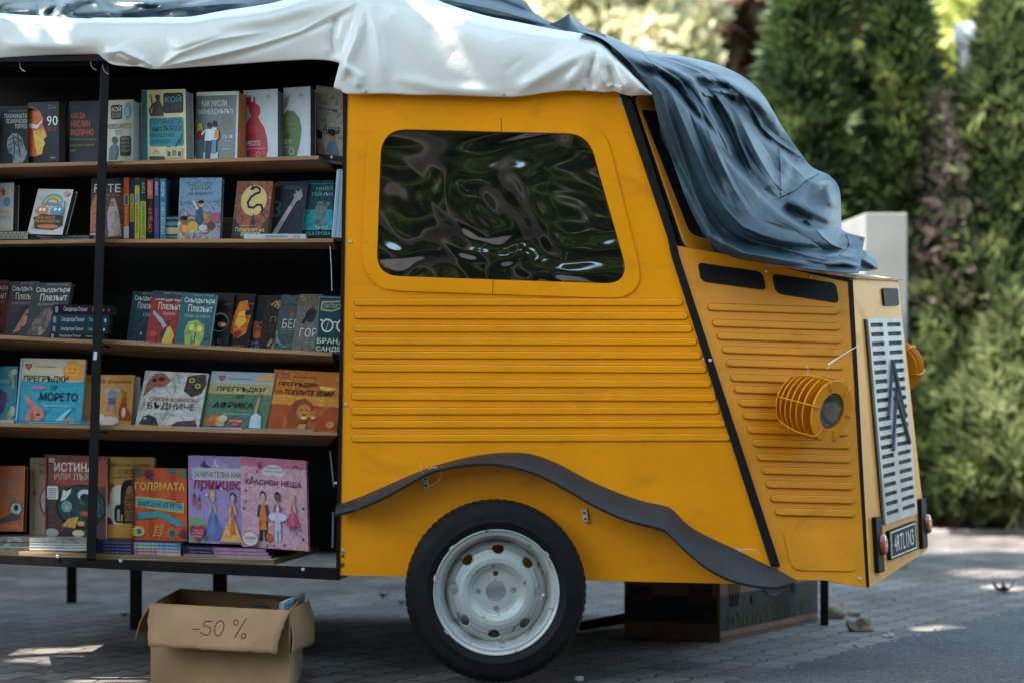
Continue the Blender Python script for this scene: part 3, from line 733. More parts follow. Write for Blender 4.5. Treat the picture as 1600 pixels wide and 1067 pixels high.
for x,y in ((570,144),(786,148),(911,140),(980,142)):
    b=MB(); q=Vector((0,-1,0)).to_track_quat('Z','Y').to_matrix().to_4x4(); q.translation=at(x,y,D0-.045)
    b.lathe([(0,.006),(.002,.0045),(.0065,.004),(.008,0),(.0075,-.02)],12,q); o=b.build('screw',M['steel'],wt)
b=MB(); b.tube([at(x,y,D0-.07) for x,y in smooth([(537,90),(540,96),(545,100),(543,104)],8)],.0026,7); b.build('hook',M['steel'],wt)

# dark cloth: left edge curve, right silhouette curve
LC=[(905,50),(940,62),(975,90),(1000,118),(1019,148),(1030,190),(1050,250),(1072,310),(1092,352),(1118,386),(1150,403),(1200,412),(1262,421),(1322,427),(1342,427)]
RC=[(925,49),(960,61),(1000,79),(1060,88),(1120,102),(1162,122),(1192,150),(1222,200),(1250,240),(1268,262),(1296,276),(1311,298),(1314,345),(1318,362),(1351,372)]
NT,NV=360,260
A=np.array(smooth(LC,NT)); B_=np.array(smooth(RC,NT)); v=np.linspace(0,1,NV)
PX=A[:,0][:,None]+(B_[:,0]-A[:,0])[:,None]*v; PY=A[:,1][:,None]+(B_[:,1]-A[:,1])[:,None]*v
s=np.linspace(0,1,NT+1)[:,None]
dep=.02+.50*v[None,:]-.16*np.sin(PI*v)[None,:]*np.sin(PI*np.clip(s+.1,0,1))+.10*s*(1-v[None,:])-.06*s
F2=[([(1028,112),(1052,140),(1085,178),(1120,228),(1160,270),(1190,305),(1222,332),(1262,356),(1348,366)],90,.085,'step'),
 ([(968,84),(1010,98),(1050,112),(1078,128),(1098,158),(1118,200),(1140,232),(1166,268)],9,.055,'ridge'),
 ([(985,100),(1030,118),(1060,138),(1090,180),(1120,215)],5,-.045,'ridge'),
 ([(1060,138),(1080,160),(1104,200),(1124,226)],4,.03,'ridge'),
 ([(1094,138),(1112,165),(1134,205),(1150,240),(1178,285)],9,-.06,'ridge'),([(1100,146),(1120,150),(1140,180),(1160,230),(1176,270)],3,.03,'ridge'),([(1090,142),(1124,158),(1150,205)],2.6,.022,'ridge'),
 ([(1080,121),(1108,121),(1140,133)],5,.035,'ridge'),([(1085,128),(1118,134),(1141,138)],6,-.03,'ridge'),([(1100,142),(1130,143),(1150,150),(1148,160)],4,.035,'ridge'),([(1130,148),(1148,160)],4,-.03,'ridge'),
 ([(1150,160),(1166,200),(1180,240),(1200,285),(1216,310)],16,.045,'ridge'),
 ([(1165,160),(1182,190),(1200,212),(1226,232),(1252,250)],10,-.045,'ridge'),([(1175,168),(1190,200),(1215,222),(1248,244)],3,.03,'ridge'),
 ([(1140,128),(1170,148),(1205,175),(1226,210)],10,.045,'ridge'),([(1100,112),(1150,124),(1185,150)],8,-.02,'ridge'),
 ([(1222,238),(1240,252),(1262,262)],8,-.02,'ridge'),([(1222,234),(1228,260),(1216,300)],10,.02,'ridge'),
 ([(1219,309),(1245,296),(1262,280),(1280,272)],3,.012,'crease'),([(1216,228),(1219,262),(1219,305)],2.2,.008,'crease'),
 ([(1290,282),(1292,300),(1300,330)],9,.035,'ridge'),([(1262,290),(1272,312),(1260,322)],9,-.02,'ridge'),([(1225,312),(1270,330),(1312,352)],12,.045,'ridge'),
 ([(1222,322),(1246,336),(1268,352)],8,-.05,'ridge'),([(1240,340),(1262,346),(1266,352)],3,.03,'ridge'),
 ([(1040,190),(1060,250),(1090,320),(1130,372),(1180,398),(1260,410)],12,-.03,'ridge'),([(1052,250),(1078,310),(1110,368),(1160,395),(1240,408)],9,.035,'ridge'),
 ([(1120,280),(1170,350),(1240,385),(1330,395)],26,.04,'ridge'),([(1190,385),(1260,402),(1330,412)],6,-.035,'ridge'),([(1280,404),(1310,398),(1340,404)],4,.02,'ridge'),([(1280,414),(1320,412),(1345,418)],3,.022,'ridge'),
 ([(1320,368),(1328,385),(1312,402)],2.5,.010,'crease'),([(1300,362),(1346,366),(1350,376)],5,.03,'ridge'),
 ([(925,55),(975,76),(1020,92),(1070,104)],6,-.03,'ridge'),([(1010,84),(1070,92),(1130,108)],5,.02,'ridge')]
for pts,w,a,k in F2: dep=dep-polyfold(PX,PY,pts,w,a,k,taper=(k!='step'))
def flow(vv,s0,s1,wig,ph):
    out=[]
    for q in np.linspace(s0,s1,9):
        i=int(q*NT); j=int(np.clip(vv+wig*math.sin(ph+q*7),0,1)*(NV-1)); out.append((PX[i,j],PY[i,j]))
    return out
for vv,s0,s1,wg,ph,w_,am in ((.10,.22,.80,.03,0,6,.024),(.17,.30,.92,.03,1,7,-.020),(.26,.25,.78,.03,2,6,.026),(.33,.12,.60,.02,1,6,-.024),(.42,.08,.62,.03,.5,5,.026),(.50,.10,.55,.02,2.5,5,-.026),
   (.57,.06,.52,.02,1.2,5,.028),(.64,.12,.60,.02,3,5,-.024),(.72,.05,.66,.03,.2,6,.026),(.80,.10,.62,.02,1.5,6,-.022),(.88,.05,.75,.02,2.2,6,.022),(.22,.62,.97,.03,.4,5,.022),(.40,.66,.98,.04,1.4,6,-.024),(.55,.70,.98,.03,2.6,5,.024),(.12,.74,.98,.02,2,4,-.02)):
    dep=dep-polyfold(PX,PY,flow(vv,s0,s1,wg,ph),w_,am,'crease')
dep=dep-polyfold(PX,PY,[(1110,372),(1160,396),(1230,406),(1300,408),(1345,404)],9,.045,'ridge')-polyfold(PX,PY,[(1150,372),(1220,386),(1290,392),(1345,388)],6,-.035,'ridge')-polyfold(PX,PY,[(1012,86),(1070,98),(1130,118),(1185,160),(1215,215)],12,.05,'ridge')
for _ in range(46):
    j=rs.uniform(.08,.92); a0=rs.uniform(.05,.8); dep=dep-polyfold(PX,PY,flow(j,a0,min(.98,a0+rs.uniform(.08,.22)),.03,rs.uniform(0,6)),rs.uniform(3,6),rs.uniform(-.009,.009),'crease')
D=D0-.03+dep
# stay in front of the windscreen
X=(PX-800)/F*D; Z=H-(PY-YH)/F*D; Y=D-D0
verts=list(zip(X.ravel(),Y.ravel(),Z.ravel())); faces=[]
for i in range(NT):
    for j in range(NV-1):
        a=i*NV+j; faces.append((a,a+1,a+NV+1,a+NV))
# the far side of the bundle, falling away behind the silhouette
base=len(verts); EX=6
for i in range(NT+1):
    x,y,z=verts[i*NV+NV-1]
    for e in range(1,EX+1):
        t=e/EX; verts.append((x-.10*t*t,y+.55*t,z-.06*t-.22*t*t*(i/NT)))
for i in range(NT):
    for e in range(EX):
        g=lambda ii,ee: ii*NV+NV-1 if ee==0 else base+ii*EX+ee-1
        faces.append((g(i,e),g(i,e+1),g(i+1,e+1),g(i+1,e)))
def cloth_sheet(rows, NTs, NVs, folds, bulge=.03, seedn=1, nr=14, amp=.008, ang=0.0):
    """rows: (ax,ay,Da, bx,by,Db) pairs; a swept sheet with folds"""
    Q=np.array(smooth(rows,NTs)); v=np.linspace(0,1,NVs); r2=np.random.default_rng(seedn)
    PX=Q[:,0][:,None]+(Q[:,3]-Q[:,0])[:,None]*v; PY=Q[:,1][:,None]+(Q[:,4]-Q[:,1])[:,None]*v
    D=Q[:,2][:,None]+(Q[:,5]-Q[:,2])[:,None]*v-bulge*np.sin(PI*v)[None,:]
    for pts,w,a,k in folds: D=D-polyfold(PX,PY,pts,w,a,k)
    for _ in range(nr):
        i=r2.integers(0,NTs); j=r2.integers(0,NVs); x=PX[i,j]; y=PY[i,j]; an=ang+r2.normal(0,.4); l=r2.uniform(20,80)
        D=D-polyfold(PX,PY,[(x,y),(x+l*math.cos(an),y+l*math.sin(an))],r2.uniform(4,12),r2.uniform(-amp,amp),'ridge')
    X=(PX-800)/F*D; Z=H-(PY-YH)/F*D; Y=D-D0
    vs=list(zip(X.ravel(),Y.ravel(),Z.ravel())); fs=[]
    for i in range(NTs):
        for j in range(NVs-1):
            a=i*NVs+j; fs.append((a,a+1,a+NVs+1,a+NVs))
    return vs,fs
def addm(vs,fs):
    global verts,faces
    b0=len(verts); verts+=vs; faces+=[tuple(i+b0 for i in f) for f in fs]
# over the roof, far left to the middle
addm(*cloth_sheet([(-30,32,6.62,-30,-26,6.95),(40,32,6.60,40,-28,6.95),(120,34,6.60,130,-30,6.95),(200,36,6.60,210,-26,6.95),(290,36,6.58,290,-20,6.95),(380,28,6.56,380,-16,6.9),(480,10,6.56,470,-30,6.9)],160,50,
  [([(60,20),(110,4),(160,-10)],10,.06,'ridge'),([(70,26),(90,10),(78,-8)],6,-.05,'ridge'),([(95,6),(120,26),(150,32)],8,.04,'ridge'),([(150,10),(200,20),(290,10),(340,-10)],9,-.05,'ridge'),([(120,24),(200,22),(280,14),(400,4)],6,.07,'crease'),([(175,14),(200,18),(215,12)],4,.03,'ridge'),([(0,18),(60,16)],8,.05,'ridge'),([(180,0),(250,6),(300,0)],8,.04,'ridge')],.05,5,22,.02,.1))
# over the roof, middle to the peak
addm(*cloth_sheet([(640,6,6.56,640,-40,6.9),(700,16,6.54,720,-30,6.85),(760,32,6.52,770,-14,6.8),(800,40,6.50,815,0,6.75),(830,46,6.48,836,22,6.65),(860,53,6.46,862,36,6.6),(905,62,6.44,905,44,6.55),(960,84,6.42,945,55,6.5)],140,40,
  [([(690,0),(760,14),(850,38)],5,.03,'crease'),([(700,-12),(780,4),(840,26)],5,-.03,'ridge'),([(680,6),(760,26),(900,52)],4,-.03,'ridge')],.03,8,10,.012,.3))
# the small standing fold
addm(*cloth_sheet([(858,38,6.50,862,40,6.5),(872,33,6.52,880,46,6.48),(889,22,6.55,890,50,6.46),(890,23,6.60,905,52,6.46),(905,35,6.66,915,56,6.46),(928,52,6.62,935,60,6.46)],40,14,[],.0,2,0))
# tail sticking out at the lower right
addm(*cloth_sheet([(1335,424,6.55,1330,395,6.62),(1350,424,6.6,1350,392,6.7),(1362,423,6.64,1358,398,6.72),(1371,421,6.68,1369,406,6.74)],30,16,[([(1340,402),(1368,418)],3,.02,'ridge'),([(1342,414),(1366,421)],3,-.015,'ridge')],.02,4,4,.006,.4))
# the inner flap hanging behind the left edge over the pane
addm(*cloth_sheet([(1000,130,6.40,1060,140,6.45),(1022,160,6.40,1080,190,6.47),(1040,250,6.44,1100,260,6.5),(1064,320,6.46,1130,330,6.5),(1090,372,6.46,1160,380,6.5),(1120,400,6.46,1200,405,6.5),(1180,414,6.47,1250,414,6.5)],80,30,[],.02,6,8,.008,1.1))
bt=mesh_obj('dark_tarpaulin',verts,faces,M['bluetarp'],None,True,origin=at(1180,420,6.6))
tag(bt,'slate blue crumpled tarpaulin bunched over the windscreen and hood','tarpaulin')
md=bt.modifiers.new('thickness','SOLIDIFY'); md.thickness=.0018; md.offset=-1
# stitched seams
b=MB()
for pts in ([(1219,309.5),(1232,303),(1246,296),(1260,283),(1278,272)],[(1216,228),(1219,262),(1219.5,305)],[(1176,172),(1192,202),(1214,223),(1250,246)],[(1322,368),(1326,384),(1312,400)]):
    for x,y in smooth(pts,26):
        d=np.hypot(PX-x,PY-y); i,j=np.unravel_index(np.argmin(d),d.shape); Dd=D[i,j]
        c=at(x,y,Dd-.004); b.box(c.x-.0022,c.x+.0022,c.y-.002,c.y+.002,c.z-.0012,c.z+.0012)
sm=b.build('seam_stitching',pmat('dark_thread',(.02,.025,.03),.7),bt)
# ================================================================== books
# printed items: T text, R rectangle, E ellipse, G polygon, S stroke; coordinates are fractions of the cover, v upwards
def T(s,x0,y0,x1,y1,c,bold=.0,sh=0,rot=0,sp=1.0): return ('T',s,x0,y0,x1,y1,c,bold,sh,rot,sp)
def Rr(x0,y0,x1,y1,c): return ('G',[(x0,y0),(x1,y0),(x1,y1),(x0,y1)],c)
def E(x,y,rx,ry,c,a0=0,a1=360): 
    n=22; return ('G',[(x+rx*math.cos(math.radians(a0+(a1-a0)*k/n)),y+ry*math.sin(math.radians(a0+(a1-a0)*k/n))) for k in range(n if a1-a0==360 else n+1)],c)
def G(p,c): return ('G',p,c)
def Sk(p,w,c): return ('S',p,w,c)
def RR(x0,y0,x1,y1,c,r=.04): return ('G',rpoly([(x0,y0),(x1,y0),(x1,y1),(x0,y1)],r,4),c)
def ST(x,y,r,c,n=5,ry=None):
    ry=ry or r; return ('G',[(x+(r if k%2==0 else r*.45)*math.sin(PI*k/n),y+(ry if k%2==0 else ry*.45)*math.cos(PI*k/n)) for k in range(2*n)],c)
def HT(x,y,rx,ry,c):
    return ('G',[(x+rx*math.sin(t)**3, y+ry*(13*math.cos(t)-5*math.cos(2*t)-2*math.cos(3*t)-math.cos(4*t))/16) for t in [2*PI*k/24 for k in range(24)]],c)
def emit(items, o, u, v, n, parent, origin, lift=.0004):
    """prints on a face: lettering in one mesh, pictures in another"""
    asp=u.length/v.length; groups={'lettering':(MB(),[],{}),'cover_picture':(MB(),[],{})}
    lay=0
    for it in items:
        lay+=1; off=lift+.00022*lay
        if it[0]=='T':
            _,s,x0,y0,x1,y1,c,bold,sh,rot,sp=it
            vs,fs=text_mesh(s,bold,sh,sp)
            if rot==90: pts=[(x0+(x1-x0)*(1-y),y0+(y1-y0)*x) for x,y in vs]
            elif rot==-90: pts=[(x0+(x1-x0)*y,y0+(y1-y0)*(1-x)) for x,y in vs]
            else: pts=[(x0+(x1-x0)*x,y0+(y1-y0)*y) for x,y in vs]
            key='lettering'
        elif it[0]=='S':
            pts,fs=stroke2d(it[1],it[2],asp); c=it[3]; key='cover_picture'
        else:
            pts=it[1]; c=it[2]; key='cover_picture'
            tri=tessellate_polygon([[Vector((x,y,0)) for x,y in pts]]); fs=[tuple(t) for t in tri]
        mb,mats,idx=groups[key]
        mk=c if isinstance(c,str) else ('art',)+tuple(c)
        if mk not in idx: idx[mk]=len(mats); mats.append(ink(c) if isinstance(c,str) else art(list(c),scale=26))
        # clip softly to the cover
        P=[o+u*min(.995,max(.005,x))+v*min(.995,max(.005,y))+n*off for x,y in pts]
        f2=[]
        for f in fs:
            a,b_,c_=P[f[0]],P[f[1]],P[f[2]]
            f2.append(tuple(f) if (b_-a).cross(c_-a).dot(n)>=0 else tuple(reversed(f)))
        mb.add(P,f2,idx[mk])
    for key,(mb,mats,idx) in groups.items():
        if mb.f: mb.build(key,mats,parent,origin=origin,recalc=False)
def frame_from(bl,br,tl,D,yaw,lean):
    wpx=(br[0]-bl[0])*D/F; dy=math.tan(math.radians(yaw))*wpx
    o=at(*bl,D); r=at(*br,D-dy); hm=abs(tl[1]-bl[1])*D/F
    t=at(*tl,D+lean*hm); u=r-o; v=t-o; n=u.cross(v).normalized()
    if n.y>0: n=-n
    return o,u,v,n
SHELFG={1:'books standing on the top shelf',2:'books on the second shelf',3:'books on the third shelf',4:'picture books on the fourth shelf',5:'children\'s books on the van floor'}
def book(label,bl,br,tl,D,Tk,yaw,cover,items,sh,lean=.14,pages=None,spine=None,name='book',cat='book'):
    o,u,v,n=frame_from(bl,br,tl,D,yaw,lean)
    root=thing(name,label,cat,o,SHELFG[sh])
    cm=ink(cover) if isinstance(cover,str) else art(list(cover),scale=42)
    sm=ink(spine) if spine else cm
    b=MB(); bt=.0012
    b.quadslab(o,o+u,o+u+v,o+v,n,bt,0)
    b.quadslab(o-n*(Tk-bt),o+u-n*(Tk-bt),o+u+v-n*(Tk-bt),o+v-n*(Tk-bt),n,bt,0)
    e=u.normalized()*.0012
    b.quadslab(o-n*bt,o+e-n*bt,o+e+v-n*bt,o+v-n*bt,n,Tk-2*bt,1)
    b.build('cover',[cm,sm],root,origin=o)
    ins=.012; eu=u.normalized()*.003; ev=v.normalized()*.003
    b=MB(); b.quadslab(o+e+ev-n*bt,o+u-eu+ev-n*bt,o+u-eu+v-ev-n*bt,o+e+v-ev-n*bt,n,Tk-2*bt)
    b.build('page_block',ink(pages) if pages else M['pages'],root,origin=o)
    emit(items,o,u,v,n,root,o)
    return root
def slabbook(label,x0,y0,x1,y1,D,depth,cover,items,sh,vert=False,rise=0,name='book',cat='book',pages=None,shear=0,yaw=0):
    """book seen on its spine: flat (vert=False) or upright"""
    o=at(x0,y1,D); r=at(x1,y1+rise,D-math.tan(math.radians(yaw))*(x1-x0)*D/F); t=at(x0+shear,y0,D); u=r-o; v=t-o; n=u.cross(v).normalized()
    root=thing(name,label,cat,o,SHELFG[sh])
    cm=ink(cover) if isinstance(cover,str) else art(list(cover),scale=30)
    b=MB(); bt=.0016
    b.quadslab(o,o+u,o+u+v,o+v,n,bt)
    if vert:
        e=u.normalized()*bt
        b.quadslab(o-n*bt,o+e-n*bt,o+e+v-n*bt,o+v-n*bt,n,depth); b.quadslab(o+u-e-n*bt,o+u-n*bt,o+u+v-n*bt,o+u-e+v-n*bt,n,depth)
        p=(o+e,o+u-e,o+u-e+v*.985,o+e+v*.985)
    else:
        e=v.normalized()*bt
        b.quadslab(o-n*bt,o+u-n*bt,o+u+e-n*bt,o+e-n*bt,n,depth); b.quadslab(o+v-e-n*bt,o+u+v-e-n*bt,o+u+v-n*bt,o+v-n*bt,n,depth)
        p=(o+e+u*.01,o+e+u*.99,o+v-e+u*.99,o+v-e+u*.01)
    b.build('cover',cm,root,origin=o)
    b=MB(); b.quadslab(*[q-n*bt for q in p],n,depth-.004); b.build('page_block',ink(pages) if pages else M['pages'],root,origin=o)
    emit(items,o,u,v,n,root,o)
    return root
W='cfd3d0'; K='141517'
# ---- shelf 1
book('black paperback with a pale mosaic head, at the left end of the top shelf',(-8,258),(44,257),(-8,167),6.46,.03,6,'1a1c1e',[
 T('Владимир Перникаров',.42,.90,.96,.925,'8b9090'),T('ПАЯЖИНАТА',.30,.79,.97,.865,'b9bdbd',.01),T('ПСИХИЧЕСКИ',.34,.70,.97,.775,'b9bdbd',.01),T('ТОРМОЗ',.60,.61,.97,.685,'b9bdbd',.01),
 G([(.52,.02),(.55,.16),(.42,.20),(.36,.32),(.40,.45),(.52,.53),(.70,.53),(.83,.44),(.90,.30),(.97,.20),(.92,.10),(.85,.02)],('585e60','8b9294','3c4244')),Sk([(.45,.42),(.62,.47),(.80,.38)],.02,'2c3032'),Sk([(.42,.32),(.58,.38),(.75,.28)],.02,'2c3032'),Sk([(.55,.5),(.60,.30),(.58,.1)],.02,'2c3032'),Sk([(.7,.52),(.72,.3),(.78,.16)],.02,'2c3032')],1,pages='4a3c2c')
book('black paperback with a red and yellow profile and a large number 90',(44,254.5),(92,253),(44,161),6.47,.045,22,'17181a',[
 G([(0,.1),(.0,.92),(.14,.93),(.38,.85),(.50,.72),(.47,.63),(.58,.52),(.62,.42),(.50,.38),(.56,.30),(.50,.25),(.46,.14),(.28,.10)],('b5482e','c86236','8e2c22')),
 G([(.18,.52),(.47,.56),(.60,.42),(.50,.37),(.56,.30),(.48,.23),(.46,.13),(.30,.11),(.22,.3)],('d6963a','e0b050','c07028')),G([(.0,.66),(.30,.62),(.46,.70),(.46,.67),(.30,.56),(.0,.58)],'d8cdbf'),G([(.02,.94),(.22,.90),(.36,.84),(.20,.86),(.02,.86)],'3a1c16'),
 T('90',.62,.60,.97,.76,'cfd0cc',0),T('Христо',.66,.92,.9,.95,'8d908e'),T('АНДРЕЕВ',.66,.88,.93,.905,'8d908e'),T('минути за',.62,.54,.92,.57,'a84232'),T('щастие',.66,.50,.92,.53,'a84232'),T('бард',.74,.05,.90,.08,'b9bdbd')],1,pages='4d4238')
book('black paperback with orange and yellow capital lettering beside the upright',(108,254),(158,253),(108,159),6.47,.03,10,'1b1c1e',[
 T('КАК ДА',.06,.70,.50,.81,'c4562c',.012),T('МИСЛИМ',.06,.57,.66,.68,'c4562c',.012),T('РАЗЛИЧНО',.06,.43,.76,.54,'c4562c',.012),
 T('ПРОМЕНЕТЕ СВЕТОГЛЕДА СИ',.04,.345,.86,.385,'8a8434'),T('ИНОВАТИВНИ ЗА МОДЕРНИЯ',.04,.25,.80,.29,'8a8434'),T('ЖИВОТ',.04,.165,.24,.205,'8a8434'),Rr(.72,.85,.92,.97,'3a3b3c'),Rr(.735,.86,.905,.96,'1d1e20'),T('ДЕНИЪЛ',.07,.89,.30,.91,'6a6c6c')],1)
book('beige paperback about the human body with speech balloons, right of the upright',(166,252.5),(208,251.5),(167,157.5),6.46,.05,24,'a9a58c',[
 RR(.16,.68,.58,.92,K,.05),T('КОЙ',.20,.81,.54,.90,'b9b59b',.02),T('ДА ЗНАЕ?',.20,.70,.54,.79,'8f8c78',.01),
 E(.80,.82,.14,.13,'5f8794'),E(.78,.80,.07,.08,'85a5ad'),G([(.70,.74),(.76,.66),(.82,.72)],'5f8794'),T('ЧОВЕШКОТО',.02,.53,.92,.61,'33332c',.0),T('ТЯЛО',.30,.43,.58,.51,'8b8770',.01),
 RR(.52,.08,.92,.40,K,.05),T('МЪРЖИ',.57,.33,.88,.38,'a09d86'),T('КОИТО СИ',.57,.27,.88,.315,'a09d86'),T('ЧЕРВЕНИ И',.57,.21,.88,.255,'a09d86'),T('СТРАШНИ',.57,.14,.88,.19,'a09d86'),
 G([(.1,.02),(.12,.2),(.3,.3),(.46,.22),(.44,.1),(.38,.02)],('2c3438','55686e','1c2022')),E(.32,.34,.10,.06,'3c4a50')],1,pages='8e9396')
book('large cream trivia book with teal spine strip and teal speech balloon',(222,250.5),(291,249.5),(221,141.5),6.45,.055,20,'bcae7c',[
 Rr(0,0,.13,1,'23606a'),RR(.50,.66,.95,.95,K,.05),T('КОЙ',.54,.81,.91,.92,'3d7f86',.02),T('ДА ЗНАЕТ?',.54,.69,.91,.79,'3b4a4a',.015),
 RR(.18,.19,.95,.60,'25737c',.05),G([(.55,.2),(.62,.13),(.66,.2)],'25737c'),T('ГОЛЯМАТА',.21,.50,.91,.575,'17282a',.005),T('книга ВЪПРОСИ',.24,.40,.91,.485,'17282a',.01),T('КОИТО ДЕЦАТА ИСКАТ',.22,.31,.76,.375,'1d4a50',.0),T('ДА СИ ЗАДАДАТ',.22,.22,.66,.285,'1d4a50'),
 E(.38,.87,.045,.03,'2a2a22'),Rr(.33,.895,.43,.925,'2a2a22'),Rr(.31,.885,.45,.897,'2a2a22'),G([(.24,.62),(.28,.80),(.34,.84),(.42,.84),(.50,.74),(.50,.62)],'37372e'),Sk([(.28,.80),(.19,.70),(.24,.62)],.03,'37372e'),Sk([(.25,.8),(.22,.93)],.016,'37372e'),
 RR(.55,.02,.93,.17,'a39a74',.03),Rr(.59,.04,.66,.11,'403d30'),Rr(.83,.04,.90,.11,'403d30'),Rr(.70,.05,.79,.13,'6a6450'),Sk([(.78,.17),(.84,.28),(.86,.22),(.92,.36)],.012,'262620'),
 Rr(.18,.005,.52,.045,'17343a'),Sk([(.28,.10),(.34,.13),(.40,.10)],.008,'2a2a22'),T('КНИГОМАНИЯ',.28,.075,.42,.088,'5b573f')],1,pages='7d8486')
book('grey psychology paperback with three cartoon teenagers',(304,250),(371,249),(307,144.5),6.46,.05,24,'757879',[
 Rr(0,0,.94,.94,'6e7172'),Rr(.0,.94,1,1,'b9bbb8'),Rr(.945,0,1,1,'a9acab'),T('КАК МИСЛИ',.14,.78,.72,.87,'c9cccb',.01),T('ТИЙНЕЙДЖЪРЪТ?',.03,.65,.88,.755,'c9cccb',.01),
 T('Практични',.60,.60,.86,.625,'877a3c'),T('съвети',.62,.56,.86,.585,'877a3c'),T('за всички',.60,.515,.86,.545,'877a3c'),T('ситуации',.60,.475,.86,.505,'877a3c'),T('и години',.62,.435,.86,.465,'877a3c'),
 T('13-18',.66,.30,.88,.355,'c9cccb',.015),T('години',.70,.25,.85,.275,'a3a6a5'),T('Тери',.66,.18,.86,.20,'a3a6a5'),T('БАЙЪРС',.66,.14,.86,.16,'c9cccb'),
 G([(.0,0),(.05,.10),(.56,.10),(.56,0)],'a6b0b0'),G([(.04,0),(.08,.3),(.2,.3),(.22,0)],'4e666c'),G([(.03,.28),(.06,.44),(.20,.45),(.24,.28)],'7d3530'),E(.12,.49,.045,.04,'b78a4e'),G([(.05,.40),(.07,.53),(.17,.53),(.20,.38),(.14,.44)],'b8934c'),
 G([(.26,0),(.28,.28),(.40,.28),(.38,0)],'1f3c4a'),G([(.24,.27),(.26,.44),(.40,.44),(.40,.27)],'bfc4c2'),E(.34,.49,.045,.035,'5b3a28'),E(.34,.51,.05,.03,'1c1714'),Sk([(.25,.42),(.17,.36)],.025,'bfc4c2'),
 G([(.40,.08),(.42,.30),(.52,.30),(.52,.08)],'50788a'),G([(.39,.28),(.41,.46),(.52,.46),(.54,.28)],'b9bdbd'),E(.465,.51,.04,.035,'50301f'),E(.465,.53,.045,.03,'1c1714'),G([(.47,.30),(.48,.43),(.57,.42),(.58,.30)],'b8772e'),Sk([(.78,.07),(.82,.11),(.86,.07)],.01,'8f8640')],1,pages='a4602c')
book('white cookbook with a big red bear shape full of lettering',(380,249.5),(434,247.5),(380,142),6.46,.05,20,'a9adb0',[
 G([(.10,0),(.06,.45),(.12,.55),(.24,.62),(.16,.70),(.14,.84),(.18,.93),(.22,.92),(.24,.82),(.30,.83),(.30,.90),(.34,.90),(.36,.80),(.44,.78),(.50,.73),(.50,.66),(.44,.60),(.50,.54),(.62,.44),(.70,.28),(.72,.12),(.66,0)],'9c2a2c'),
 Sk([(.12,.90),(.10,.76)],.04,'9c2a2c'),T('СТОПИ',.14,.28,.36,.34,K,.02),T('МЕСОТО',.10,.19,.50,.26,'c9c4c0',.01),T('най-обичаните рецепти',.10,.135,.64,.16,'c9c4c0'),T('яхния гулаш мусака',.12,.44,.60,.475,'b34a48'),T('кюфтета пържола',.14,.38,.56,.415,'b34a48'),T('кебап',.46,.30,.66,.37,'b34a48'),E(.44,.06,.07,.045,'bf6a66'),E(.44,.06,.05,.03,'9c2a2c'),T('дроб',.2,.04,.34,.08,'bf6a66'),T('сарми',.54,.04,.66,.1,'bf6a66'),
 Sk([(.68,.87),(.74,.91),(.80,.87)],.012,'993a36'),T('ИЗДАТЕЛ',.67,.835,.82,.845,'993a36')],1,pages='6c7071',spine='982c2c')
book('white cookbook with a big green pear shape full of lettering',(443,248),(485,246),(443,138),6.46,.045,20,'a9adb0',[
 G([(.0,0),(.0,.62),(.16,.68),(.40,.66),(.60,.56),(.68,.40),(.62,.20),(.48,.0)],'53662f'),G([(.0,.72),(.08,.86),(.24,.90),(.20,.78),(.06,.70)],'7b7f78'),
 T('ГОЗБИ',.04,.28,.24,.35,K,.02),T('БЕЗ МЕСО',.04,.20,.34,.26,'a9ab98',.01),T('най-любимите рецепти',.02,.145,.46,.165,'a9ab98'),E(.30,.09,.10,.05,'9ba58a'),E(.30,.09,.07,.035,'53662f'),T('тиквички',.1,.46,.5,.50,'75854e'),T('боб спанак',.1,.54,.5,.58,'75854e'),T('леща',.30,.36,.52,.42,'75854e'),Sk([(.58,.86),(.66,.90),(.74,.86)],.012,'55585a'),T('ИЗДАТЕЛ',.56,.83,.76,.84,'6a6d6f')],1,pages='596052',spine='50602c')
book('wood-grain cookbook with a boy in blue, right end of the top shelf',(496,250),(537,255),(494,134),6.50,.03,4,('8f867a','a59c90','776f66'),[
 T('Лесни',.06,.75,.42,.81,'5d6e34',.01,.2),T('Вкусотии',.08,.66,.78,.72,'4a3358',.01,.1),T('от',.22,.51,.36,.55,'232428',.02),T('Анна',.20,.37,.88,.50,'1d2634',.0,.35),T('бон апети',.45,.525,.68,.545,'3d6f9a'),Sk([(.15,.38),(.4,.36),(.9,.41)],.008,'1d2634'),
 G([(.36,.02),(.40,.22),(.52,.28),(.72,.27),(.82,.12),(.80,.02)],'5c7080'),E(.60,.33,.11,.07,'9a6f56'),E(.60,.385,.12,.045,'221a16'),G([(.0,.02),(.02,.2),(.16,.26),(.30,.16),(.34,.02)],'8d6a58'),E(.10,.30,.10,.06,'93705c'),E(.08,.34,.13,.06,'2c201a'),Rr(0,0,1,.08,'2c2a28')],1)
